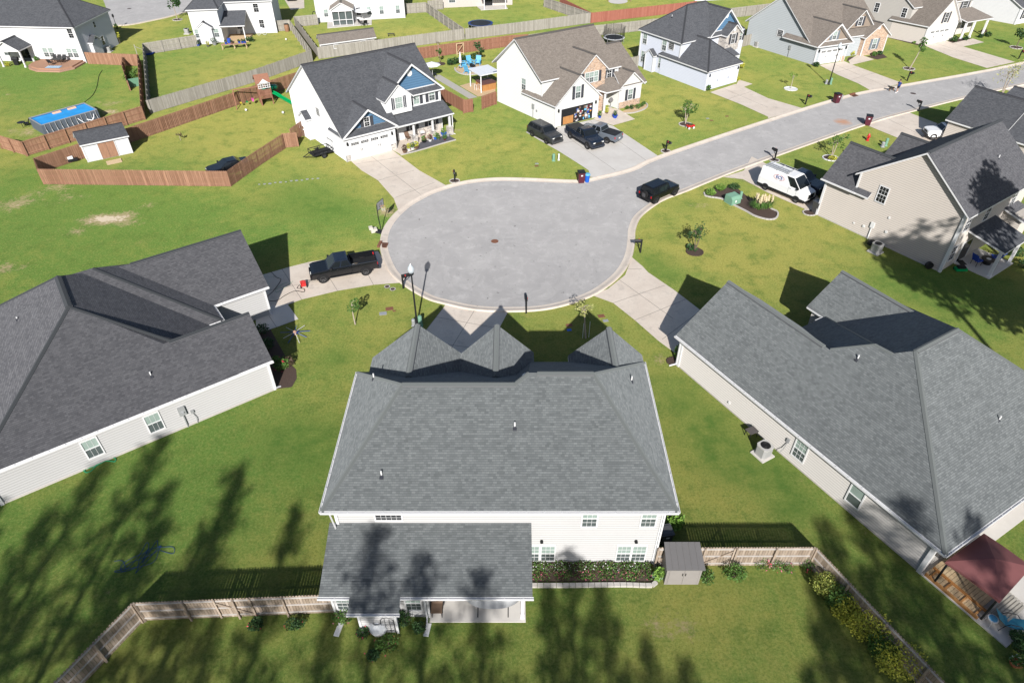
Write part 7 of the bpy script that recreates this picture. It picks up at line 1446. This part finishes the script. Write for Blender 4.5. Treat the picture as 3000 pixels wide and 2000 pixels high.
for x,mt in ((-2.2,plain('pink_plastic',(.7,.1,.35),.5)),(-3.0,GREENB),(-3.8,plain('yellow_plastic',(.7,.55,.05),.5))):
    m=MB(); m.tube([(x,-.15,2.25),(x,-.2,.6)],.012,4); m.tube([(x,.15,2.25),(x,.2,.6)],.012,4); m.build('swing_rope',BLK,ps); m=MB(); m.box(x-.12,x+.12,-.25,.25,.55,.62 if x!=-2.2 else .9); m.build('swing_seat',mt,ps)
for lab,a in (('white ball on the grass below the playset',(0,1,250,1045)),('white ball beyond the green slide',(0,1,384,912)),('white ball by the swing frame',(0,0,2263,1022)),('small white ball in the yard of the far white house',(0,1,278,372))):
    c=q(*a); m=MB(); n=8; m.lathe(0,0,[(.01,0),(.13,.06),(.17,.17),(.13,.28),(.01,.34)],10); o=m.build('ball',WHITE,smooth=True); o.location=(c.x,c.y,0); tag(o,lab,'ball')
# things beside the shed
r=root('covered_mower','white and black covered mower beside the garden shed','mower',q(0,0,650,1490),R(30)); m=MB(); m.box(-.8,.4,-.3,.3,.3,.75); m.build('cover',FAB_W,r); m=MB(); m.box(-.4,.8,-.35,.35,.15,.45); m.build('body',BLK,r)
r=root('wooden_ramp','worn wooden ramp in front of the brown shed doors','ramp',q(0,0,1050,1490),R(33)); m=MB(); m.ext([(-.8,-.5,0),(.8,-.5,0),(.8,.4,0),(-.8,.4,0)],[(-.8,-.5,.03),(.8,-.5,.03),(.8,.4,.15),(-.8,.4,.15)]); m.build('boards',WD_L,r)
# trampolines
def tramp(lab,p,rad,net,col):
    r=root('trampoline',lab,'trampoline',p); n=28; m=MB(); m.tube([(rad*math.cos(2*math.pi*k/n),rad*math.sin(2*math.pi*k/n),.85) for k in range(n)],.05,5,closed=True)
    for k in range(8): a=2*math.pi*k/8; m.tube([(rad*.98*math.cos(a),rad*.98*math.sin(a),.85),(rad*.98*math.cos(a),rad*.98*math.sin(a),0)],.03,5)
    m.build('frame',GREYM,r); m=MB(); m.prism([(rad*.86*math.cos(2*math.pi*k/n),rad*.86*math.sin(2*math.pi*k/n)) for k in range(n)],.85,.87); m.build('mat',BLK,r)
    m=MB(); a=[(c*math.cos(2*math.pi*k/n),c*math.sin(2*math.pi*k/n),.9) for c in (rad*.84,rad*1.03) for k in range(n)]; m.add(a,[(k,(k+1)%n,n+(k+1)%n,n+k) for k in range(n)]); m.build('pad',col,r)
    if net:
        m=MB(); [m.tube([(rad*1.0*math.cos(a),rad*1.0*math.sin(a),.85),(rad*1.02*math.cos(a),rad*1.02*math.sin(a),2.7)],.035,5) for a in [2*math.pi*k/8 for k in range(8)]]; m.build('net_pole',BLK,r)
        m=MB(); N_2=48
        for k in range(N_2): a=2*math.pi*k/N_2; m.tube([(rad*.95*math.cos(a),rad*.95*math.sin(a),.9),(rad*.95*math.cos(a),rad*.95*math.sin(a),2.6)],.012,3)
        for z in [.9+.12*i for i in range(15)]: m.tube([(rad*.95*math.cos(2*math.pi*k/24),rad*.95*math.sin(2*math.pi*k/24),z) for k in range(24)],.012,3,closed=True)
        m.build('safety_net',BLK,r)
tramp('round blue-rimmed trampoline in the tan house yard behind the grey fence',q(0,1,2062,215,.85)*1.0-Vector((0,0,.85)),2.2,False,plain('navy_vinyl',(.02,.05,.2),.5)); tramp('trampoline with tall black safety net behind the stone-fronted house',q(0,2,937,345,.85)-Vector((0,0,.85)),1.75,True,FAB_W)
# far yard clutter
r=root('rain_barrel','brown barrel with black lid by the grey gate of the far white house','barrel',q(0,1,288,290)); m=MB(); m.lathe(0,0,[(.35,0),(.42,.6),(.36,1.2)],12); m.build('body',plain('barrel_brown',(.3,.16,.09),.7),r); m=MB(); m.lathe(0,0,[(.4,1.2),(.4,1.27)],12); m.build('lid',BLK,r)
for lab,a in (('coiled hose hung on the grey fence left of the screened porch house',(0,1,548,185)),('coiled hose hung on the grey fence right of the screened porch house',(0,1,1382,90))):
    p=q(*a,0); m=MB(); m.tube([(.35*math.cos(t),-.15,1.0+.5*math.sin(t)) for t in [k*math.pi/8 for k in range(16)]],.07,6,closed=True); o=m.build('coiled_hose',BLK); o.location=p; tag(o,lab,'hose','coiled hoses on fences')
r=root('potting_bench','wooden trestle bench with blue buckets before the far porch','bench',q(0,0,2160,450),R(12)); m=MB(); m.box(-2.0,2.0,-.35,.35,.75,.82); m.build('tabletop',WD_P,r)
for x in (-1.9,0,1.9):
    for y in (-.3,.3): m=MB(); m.box(x-.04,x+.04,y-.04,y+.04,0,.75); m.build('leg',WD_L,r)
for i,x in enumerate((-1.2,-.3,.9,1.4,1.8)):
    p=q(0,0,2160,450)+Vector((x*math.cos(R(12)),x*math.sin(R(12)),.82)); pot(['leftmost plant bucket on the trestle bench','second plant bucket on the trestle bench','middle blue bucket on the trestle bench','fourth blue bucket on the trestle bench','rightmost blue bucket on the trestle bench'][i],p,.22,.3,CUSH_B if i!=1 else BROWNP,LFD,(.25,.25,.2),50,g='buckets on the trestle bench')
r=root('storage_barrel','tall blue barrel before the far porch','barrel',q(0,0,2115,412)); m=MB(); m.lathe(0,0,[(.3,0),(.36,.5),(.3,1.0),(.05,1.03)],12); m.build('body',CUSH_B,r)
pot('orange flowers in a low tray beside the far house wall',q(0,0,1915,430),.3,.3,RIM,LFY,fl=FLO,g='far porch pots'); pot('green plants on a rack at the far house wall',q(0,0,1975,415),.4,.5,GREYM,LFD,(.6,.4,.4),g='far porch pots'); pot('blue pot with dark plant left of the orange flowers',q(0,0,1823,425),.28,.3,CUSH_B,LFD,g='far porch pots')
for i,(a,mt) in enumerate((((2080,330),BLK),((2110,310),BLK),((2200,330),WHITE),((2230,315),RIM))): chair(['dark chair at the left on the far porch','dark chair second from left on the far porch','white lidded grill chair on the far porch','grey chair at the right post of the far porch'][i],q(0,0,*a),R(-80),mt,BLK)
shrub('dark bushes beside the right post of the far porch',q(0,0,2300,385),(.8,.5,.5),LFD,200,.14)
r=root('bicycle','white bicycle leaning by the far white house wall','bicycle',q(0,1,55,325),R(10)); 
for x in (-.5,.5): m=MB(); m.tube([(x+.32*math.cos(t),0,.34+.32*math.sin(t)) for t in [k*math.pi/7 for k in range(14)]],.025,4,closed=True); m.build('wheel',FAB_W,r)
m=MB(); m.tube([(-.5,0,.34),(-.1,0,.34),(.3,0,.8),(-.25,0,.8),(-.1,0,.34)],.025,5); m.tube([(.5,0,.34),(.32,0,.95),(.3,.2,.98)],.02,5); m.build('frame',FAB_W,r)
r=root('picnic_cover','white covered table beside the far white house','table',q(0,1,25,300)); m=MB(); m.box(-1,1,-.6,.6,0,.9); m.ext([(-1.1,-.7,.9),(1.1,-.7,.9),(1.1,.7,.9),(-1.1,.7,.9)],[(-1,-.6,1.0),(1,-.6,1.0),(1,.6,1.0),(-1,.6,1.0)]); m.build('cover',FAB_W,r); m=MB(); m.box(-1.1,1.1,-.65,.65,1.0,1.05); m.build('lid',SHUTG,r)
parasol('open white parasol on the patio beside the screened porch',q(0,1,985,200),False,2.3,1.6)
for i,a in enumerate(((960,225),(1010,235),(985,240))): chair(['dark patio chair left of the parasol by the screened porch','dark patio chair right of the parasol by the screened porch','dark patio chair before the parasol by the screened porch'][i],q(0,1,*a),R(60+i*50),BLK,BLK)
r=root('small_bench','small dark bench on the lawn behind the grey fence','bench',q(0,1,1243,335),R(8)); m=MB(); m.box(-.6,.6,-.2,.2,.42,.47); m.build('seat',BLK,r); 
for x in (-.5,.5): m=MB(); m.box(x-.04,x+.04,-.15,.15,0,.42); m.build('leg',BLK,r)
bin_('lime lidded dark bin inside the grey gate near the screened porch house',q(0,1,398,225),R(0),RIMB,1.0,group='bins by houses')
r=root('kiddie_pool','small round blue pool leaning on the dark fence in the far yard','kiddie pool',q(0,0,1372,500)); m=MB(); m.lathe(0,0,[(.75,.1),(.8,.3),(.75,.32),(.7,.15)],18); m.build('pool',CUSH_B,r)
flat('swing_patio',[q(0,2,975+88*math.cos(t),15+24*math.sin(t)) for t in [k*math.pi/10 for k in range(20)]],.03,CONCP)
r=root('swing_frame','dark timber frame legs around the round patio at the top edge','swing frame',q(0,2,985,10)); m=MB()
for s in (-1,1): m.tube([(s*2.3,-.6,0),(s*2.0,0,2.2),(s*2.3,.9,0)],.06,5)
m.tube([(-2,0,2.2),(2,0,2.2)],.06,5); m.build('frame',WD_P,r)
# ---------------------------------------------------------------- back of the foreground house
r=root('plastic_shed','grey-brown plastic storage shed with double doors against the right fence','shed',q(3,2,1552,662))
PSH=plain('taupe_plastic',(.27,.25,.235),.7,var=.06); PSR=plain('grey_plastic_roof',(.13,.125,.125),.7,var=.06)
sc=(q(3,2,1710,662)-q(3,2,1395,662)).length/2
m=MB(); m.box(-sc,sc,0,1.25,0,1.55); m.ext([(-sc,0,1.55),(-sc,1.25,1.55),(-sc,1.25,1.85)],[(sc,0,1.55),(sc,1.25,1.55),(sc,1.25,1.85)])
for i in range(9): x=-sc+.1+i*(2*sc-.2)/8; m.box(x-.01,x+.01,-.012,0,.05,1.5)
m.build('wall',PSH,r); m=MB(); m.add([(-sc-.1,-.12,1.55),(sc+.1,-.12,1.55),(sc+.03,1.35,1.95),(-sc-.03,1.35,1.95),(-sc-.1,-.12,1.62),(sc+.1,-.12,1.62),(sc+.03,1.35,2.02),(-sc-.03,1.35,2.02)],[(3,2,1,0),(4,5,6,7),(0,1,5,4),(1,2,6,5),(2,3,7,6),(3,0,4,7)])
for i in range(5): x=-sc+.25+i*(2*sc-.5)/4; m.ext([(x-.02,-.11,1.62),(x+.02,-.11,1.62),(x+.02,-.11,1.65),(x-.02,-.11,1.65)],[(x-.02,1.3,2.0),(x+.02,1.3,2.0),(x+.02,1.3,2.03),(x-.02,1.3,2.03)])
m.build('roof',PSR,r)
for s in (-1,1):
    m=MB(); m.box(min(s*.015,s*(sc-.15)),max(s*.015,s*(sc-.15)),-.03,-.001,.08,1.48); o=m.build('door',PSH,r); m=MB(); m.box(s*.08-.02,s*.08+.02,-.07,-.03,.95,1.15); m.build('handle',BLK,o)
r=root('garden_hose','pale green hose looped between the flower bed and plastic shed','hose',q(3,2,1340,600)); m=MB(); m.tube([(.3*math.cos(t)*(1+.2*math.sin(3*t)),.25*math.sin(t),.03+.02*t) for t in [k*.5 for k in range(36)]],.018,4); m.build('hose',plain('pale_green_hose',(.25,.4,.25),.5),r)
r=root('rain_tank','rounded white tank with a raised lid among the roses','tank',q(3,1,1125,1145)+Vector((0,.35,0))); m=MB(); m.lathe(0,0,[(.2,0),(.42,.15),(.5,.45),(.44,.75),(.27,.92),(.25,.95)],22); m.build('body',FAB_W,r,smooth=True); m=MB(); m.tube([(.24*math.cos(t),.24*math.sin(t),.98) for t in [k*math.pi/8 for k in range(16)]],.03,5,closed=True); m.lathe(0,0,[(.05,.92),(.05,1.1)],8); m.build('collar',GREYM,r)
r=root('trellis','dark arched metal trellis on the wall of the patio room','trellis',(-6.35,17.42,0)); m=MB()
m.tube([(-.33,0,0),(-.33,0,1.35),(-.2,0,1.55),(0,0,1.65),(.2,0,1.55),(.33,0,1.35),(.33,0,0)],.015,4)
for z in (.3,.6,.9,1.2): m.tube([(-.33,0,z),(.33,0,z)],.01,4)
for x in (-.12,.12): m.tube([(x,0,0),(x,0,1.5)],.01,4)
m.build('frame',BLK,r)
for lab,a,rz in (('white splash block by the left end of the patio room',(3,1,760,1080),-10),('white splash block below the patio downspout',(3,1,1575,1080),-8)):
    r=root('splash_block',lab,'splash block',q(*a),R(rz),group='splash blocks'); m=MB(); m.box(-.12,.12,-.35,.35,0,.04); m.box(-.14,-.1,-.35,.35,0,.08); m.box(.1,.14,-.35,.35,0,.08); m.build('block',WHITE,r)
chair('brown wicker patio chair under the lean-to edge',Vector((-3.95,18.55,.1)),R(-90),plain('brown_wicker',(.12,.08,.055),.8),BLK,s=1.1)
hm=root('hammock','white hammock on a dark metal stand on the patio','hammock',(-1.0,18.75,.1)); m=MB(); m.tube([(-1.6,0,1.25),(-1.15,0,.75),(-.75,0,.28),(.75,0,.28),(1.15,0,.75),(1.6,0,1.25)],.035,6)
for s in (-1,1): m.tube([(s*.8,0,.3),(s*.8,-.5,.03)],.03,5); m.tube([(s*.8,0,.3),(s*.8,.5,.03)],.03,5)
m.build('stand',BLK,hm); m=MB(); N_3=14; pts=[]
for i in range(N_3+1):
    t=i/N_3*2-1; z=.78+.42*t*t; wd=.5*(1-.75*t**4)
    for k in range(5): y=(k/4*2-1); pts.append((t*1.5,y*wd,z+.1*y*y))
m.add(pts,[(i*5+k,(i+1)*5+k,(i+1)*5+k+1,i*5+k+1) for i in range(N_3) for k in range(4)]); m.build('bed',FAB_W,hm,smooth=True)
# gazebo over the hot tub deck of the right front house
gz=root('gazebo','maroon fabric gazebo over a low wooden deck behind the right front house','gazebo',Cc.T(0,0,0))
m=MB(Cc.T,Cc.o)
c1_=[(-.75,-.15,2.15),(-.75,3.3,2.15),(-3.25,3.45,2.15),(-3.55,.1,2.15)]; mid=(-2.05,1.65,2.75)
n=10
def lp(a,b,t): return tuple(a[i]+(b[i]-a[i])*t for i in range(3))
ring_=[]
for i in range(4):
    a,b=c1_[i],c1_[(i+1)%4]
    for k in range(4): t=k/4; p=lp(a,b,t); ring_.append((p[0],p[1],p[2]-.0+.05*math.sin(math.pi*t)))
N4=len(ring_); m.add([mid]+ring_+[(x,y,z-.16) for x,y,z in ring_],[(0,i+1,(i+1)%N4+1) for i in range(N4)]+[(i+1,N4+i+1,N4+(i+1)%N4+1,(i+1)%N4+1) for i in range(N4)]); m.build('canopy',FOAM,gz)
for x,y in ((-.85,0),(-.85,3.2),(-3.15,3.3),(-3.4,.2)): m=MB(Cc.T,Cc.o); m.box(x-.05,x+.05,y-.05,y+.05,.1,2.1); m.build('post',BLK,gz)
m=MB(Cc.T,Cc.o)
for i in range(14): m.box(-.45-i*.2,-.27-i*.2,.05,3.6,.1,.24)
m.build('deck_board',WD_L,gz); m=MB(Cc.T,Cc.o)
for x in (-.55,-1.4,-2.3,-3.1): m.box(x-.05,x+.05,-.02,.7,.24,.3)
m.box(-3.3,-.3,.62,.74,.24,.34); m.box(-3.3,-.3,-.05,.05,.1,.28); m.build('deck_beam',WD_O,gz)
r=root('slatted_step','grey slatted step beside the maroon gazebo','step',Cc.T(-3.85,1.6,0),R(120.5)); m=MB(); [m.box(-.4+i*.16,-.28+i*.16,-1.0,1.0,.5,.55) for i in range(6)]; m.box(-.35,.35,-.9,.9,.1,.5); m.build('slats',WD_G,r)
r=root('side_table','small round white side table with blue top on the patio','table',Cc.T(-3.75,.35,.09)); m=MB(); m.lathe(0,0,[(.24,.42),(.27,.46),(.27,.5)],10); [m.tube([(.18*math.cos(a),.18*math.sin(a),.42),(.25*math.cos(a),.25*math.sin(a),0)],.015,4) for a in (0,2.1,4.2)]; m.build('table',WHITE,r); m=MB(); m.lathe(0,0,[(.21,.5),(.21,.51)],10); m.build('top',LBLUE,r)
lo=root('lounge_chair','teal mesh reclining chair with dark curved frame at the patio corner','lounge chair',Cc.T(-4.35,1.0,.09),R(-15)); lo.scale=(1.15,)*3
m=MB(); prof=[(-.75,.85),(-.3,.42),(.2,.35),(.7,.45)]
for (x0_,z0_),(x1_,z1_) in zip(prof,prof[1:]): m.add([(x0_,-.27,z0_),(x1_,-.27,z1_),(x1_,.27,z1_),(x0_,.27,z0_),(x0_,-.27,z0_-.02),(x1_,-.27,z1_-.02),(x1_,.27,z1_-.02),(x0_,.27,z0_-.02)],[(0,1,2,3),(7,6,5,4),(0,4,5,1),(3,2,6,7)])
m.build('seat',TEAL,lo)
for s in (-1,1): m=MB(); m.tube([(-.45,s*.3,0),(-.35,s*.3,.4),(-.2,s*.3,.62),(.25,s*.3,.6),(.45,s*.3,.35),(.5,s*.3,0)],.018,5); m.build('frame',BLK,lo)
pot('long terracotta planter with white flowers at the lower right corner',P(2970,1945),.3,.25,plain('terracotta',(.5,.18,.08),.8),LF,(.4,.35,.2),fl=FLW,g='planters'); shrub('dark leafy bush beyond the patio corner at the right edge',P(2985,1880),(.6,.6,.4),LFD,400,.08); shrub('dark bush at the lower right corner above the planter',P(2965,1925)+Vector((.5,.3,0)),(.5,.5,.35),LFD,260,.07)
# covered patio of the tan house
chair('blue-cushioned patio chair near the back door of the tan house',J.T(14.2,3.7,.08),R(20),CUSH_B,BLK,s=1.2); chair('blue-cushioned patio chair by the round table of the tan house',J.T(14.9,5.6,.08),R(160),CUSH_B,BLK,s=1.2)
r=root('patio_table','round dark fire table on the covered patio of the tan house','table',J.T(14.7,4.7,.08)); m=MB(); m.lathe(0,0,[(.35,0),(.35,.4),(.6,.45),(.6,.5)],16); m.build('table',BLK,r); m=MB(); m.lathe(0,0,[(.2,.5),(.2,.53)],12); m.build('bowl',WHITE,r)
r=root('doormat','dark doormat on the covered patio slab','mat',J.T(13.3,3.0,.085)); m=MB(); m.box(-.3,.3,-.4,.4,0,.02); m.build('mat',BLK,r)
r=root('tricycle','small dark and green ride-on toy at the patio edge','ride-on toy',J.T(13.9,1.6,0)); m=MB(); m.box(-.5,.5,-.25,.25,.12,.35); m.build('body',GREENB,r); m=MB(); m.box(-.35,.3,-.2,.2,.35,.55); m.build('seat',BLK,r); wheel(r,-.35,.3,.16,.1,RIMB,1); wheel(r,.35,.3,.16,.1,RIMB,1)
r=root('wheel_hub','black round hose reel against the tan house corner','hose reel',J.T(12.0,-.35,0)); m=MB(); m.tube([(0,-.15,.35),(0,.15,.35)],.33,16); m.build('reel',BLK,r)
r=root('plastic_bag','crumpled dark cover beside the air conditioner of the tan house','cover',J.T(6.6,-.6,0),.3); m=MB(); m.lathe(0,0,[(.5,0),(.45,.25),(.2,.4),(.02,.42)],9); m.build('cover',BLK,r)
shrub('dark shrubs beyond the covered patio in deep shade',J.T(15.5,8.2,0),(.9,.8,.6),LFD,380,.1); shrub('dark shrub at the far corner in deep shade',J.T(17.0,6.9,0),(.8,.7,.5),LFD,300,.1)
# person walking a dog
pc=q(0,3,1182,850); pr=root('person','person in a blue top and dark shorts walking a dog along the street','person',pc,R(205)); pr.scale=(1.0,)*3
def skinned(name,verts,edges,radii,mt,par,root_i=0,lv=1):
    me=bpy.data.meshes.new(name); me.from_pydata(verts,edges,[]); o=link(bpy.data.objects.new(name,me),par)
    md=o.modifiers.new('s','SKIN'); 
    for i,v in enumerate(me.skin_vertices[0].data): v.radius=(radii[i],radii[i]); v.use_root=(i==root_i)
    sb=o.modifiers.new('b','SUBSURF'); sb.levels=lv; sb.render_levels=lv; me.materials.append(mt); return o
# x forward: left leg ahead, right behind, arm out to the leash
V=[(0,0,.95),(0,0,1.2),(0,0,1.42),(0,0,1.52),(.02,0,1.6),(.03,0,1.74),
   (0,.1,.9),(.16,.1,.5),(.22,.1,.1),(.34,.1,.05),(0,-.1,.9),(-.04,-.1,.5),(-.28,-.1,.12),(-.18,-.1,.04),
   (0,.19,1.42),(-.1,.24,1.15),(-.02,.25,.93),(0,-.19,1.42),(.08,-.25,1.16),(.3,-.24,1.08)]
E=[(0,1),(1,2),(2,3),(3,4),(4,5),(0,6),(6,7),(7,8),(8,9),(0,10),(10,11),(11,12),(12,13),(2,14),(14,15),(15,16),(2,17),(17,18),(18,19)]
Rr=[.15,.14,.16,.06,.085,.09,.1,.07,.045,.04,.1,.07,.045,.04,.065,.045,.035,.065,.045,.035]
skinned('body',V,E,Rr,SKIN,pr,lv=2)
m=MB(); m.tube([(0,0,.92),(0,0,1.2),(0,0,1.44),(0,0,1.5)],[.185,.175,.2,.1],14); m.tube([(0,.16,1.43),(-.06,.25,1.24)],[.09,.07],8); m.tube([(0,-.16,1.43),(.05,-.25,1.24)],[.09,.07],8); m.build('shirt',plain('blue_shirt',(.02,.05,.2),.8),pr,smooth=True)
m=MB(); m.tube([(0,.1,.98),(.1,.1,.62)],[.13,.1],10); m.tube([(0,-.1,.98),(-.03,-.1,.62)],[.13,.1],10); m.build('shorts',plain('dark_shorts',(.02,.02,.03),.8),pr,smooth=True)
m=MB(); m.lathe(.02,0,[(.09,1.66),(.115,1.72),(.11,1.8),(.05,1.86),(.01,1.87)],12); m.build('hair',plain('brown_hair',(.08,.045,.03),.8),pr,smooth=True)
m=MB(); m.box(.2,.44,.05,.15,0,.1); m.box(-.34,-.1,-.15,-.05,0,.1); m.build('shoes',FAB_W,pr)
dg=root('dog','dark shepherd dog walking beside the person on the street','dog',q(0,3,1128,838),R(200))
V=[(0,0,.5),(.3,0,.52),(.42,0,.62),(.55,0,.72),(.68,0,.69),(.78,0,.66),(-.28,0,.5),(-.5,0,.42),(-.72,0,.28),
   (.3,.08,.42),(.34,.08,.22),(.3,.08,.03),(.3,-.08,.42),(.22,-.08,.22),(.24,-.08,.03),(-.3,.08,.42),(-.24,.08,.27),(-.38,.08,.18),(-.34,.08,.03),(-.3,-.08,.42),(-.36,-.08,.27),(-.5,-.08,.18),(-.46,-.08,.03),(.54,.06,.84),(.54,-.06,.84)]
E=[(0,1),(1,2),(2,3),(3,4),(4,5),(0,6),(6,7),(7,8),(1,9),(9,10),(10,11),(1,12),(12,13),(13,14),(6,15),(15,16),(16,17),(17,18),(6,19),(19,20),(20,21),(21,22),(3,23),(3,24)]
Rr=[.13,.15,.1,.085,.055,.035,.12,.045,.03,.06,.04,.03,.06,.04,.03,.08,.05,.03,.03,.08,.05,.03,.03,.02,.02]
g=NG('dog_fur'); f=g.noise(6,3); sp=g.n('ShaderNodeSeparateXYZ'); tc=g.n('ShaderNodeTexCoord'); g.l(tc.outputs['Object'],sp.inputs[0]); g.col(g.mix(g.ramp(sp.outputs[2],.32,.45),(.3,.17,.08),(.02,.018,.016))); g.set(.9)
skinned('body',V,E,Rr,g.m,dg,lv=2)
a=pc+Vector((.3*math.cos(R(205)),.3*math.sin(R(205)),1.08)); b=q(0,3,1128,838)+Vector((.4*math.cos(R(200)),.4*math.sin(R(200)),.68)); m=MB(); m.tube([a,(a+b)/2-Vector((0,0,.15)),b],.012,4); tag(m.build('leash',BLK),'thin dark leash between the walking person and the dog','leash')
# ---------------------------------------------------------------- tall pines standing beyond the bottom and right edges, whose shade falls into the picture
def pine(p,h,crown,first=[None],label='tall pine standing beyond the edge of the picture, its shade falling on the lawn',seed=1,rz=0):
    r=root('pine_tree',label,'tree',(p[0],p[1],0),rz,group='tall trees beyond the edge'); rr=random.Random(seed); m=MB(); m.tube([(0,0,0),(.2,.1,h*.5),(0,0,h)],[.32,.22,.05],9)
    L_=MB(); nb=int(h*2.2)
    for i in range(nb):
        t=i/nb; z=h*(1-.58*t)-.3; a=i*2.4+rr.uniform(-.3,.3); ln=crown*(.12+1.0*t**.7)*rr.uniform(.55,1.2)*(1 if t<.8 else .8); e=Vector((ln*math.cos(a),ln*math.sin(a),z+ln*.45)); m.tube([(0,0,z),e*.5+Vector((0,0,z*.5-.1)),e],[.06,.045,.02],4)
        for k in (1.02,.86,.7,.54,.38): c=Vector((e.x*k+rr.uniform(-.25,.25),e.y*k+rr.uniform(-.25,.25),z+(e.z-z)*k+rr.uniform(-.2,.2))); L_.leaves(c,(.42,.42,.3),8,.16,r=rr)
    m.build('trunk',BARK,r); L_.build('crown',LFD,r); return r
pine_spots=[]  # x, y of the shadow tip on the lawn, height
for x,tip,h in ((-23.5,31.5,27),(-17.4,28.6,26),(-13.0,25.5,25),(-31.5,26.5,24),(-28,25,26),(-20.8,24.5,24),(-25.5,19,22),(-33,18,20),(-7.2,27.6,25.5),(-4.6,25.2,24),(-1.6,24.2,23.5),(3.2,23.6,23),(2.0,20.6,22),(4.8,20.2,22),(-9.6,20.0,21.5),(-15.5,18.5,21),(6.9,17.2,20),(8.6,16.2,19),(15.8,18.2,21),(18.6,24.5,24),(21.8,29.0,26),(25.0,28.0,26),(16.6,20.5,22.5),(19.6,20.5,24),(17.6,22.2,25),(22.5,22.5,24),(20.6,26,25.5),(25.5,21,23),(14.6,15.8,21),(-26.5,29,26),(-21.5,27.2,25),(-17.5,24.5,24),(-29,20.5,23)):
    pine_spots.append((x,tip-1.62*h,h))
proto=[pine((0,0),26,3.0,seed=4),pine((0,0),23,2.8,seed=9)]
for i,(x,y,h) in enumerate(pine_spots):
    b=proto[i%2]; o=b if i<2 else copy_tree(b); k=h/(26 if i%2==0 else 23); o.location=(x,y,0); o.scale=(k,k,k); o.rotation_euler=(0,0,i*1.3)
# broad tree right of the tan house
def broad(p,h,rad,label,seed): 
    return tree(label,Vector((p[0],p[1],0)),h,(rad,rad,rad*.95),LFD,BARK,th=.3,n=5200,size=.3,clumps=34,name='shade_tree',group='tall trees beyond the edge',seed=seed)
broad((42.8,34.3),20.0,3.1,'broad shade tree beyond the right edge throwing its round shade on the tan house roof',3); broad((37.4,22),21.5,3.6,'broad shade tree beyond the right edge shading the lawn behind the tan house',4); broad((43.5,27),17,4.2,'broad shade tree beyond the right edge near the covered patio',6)
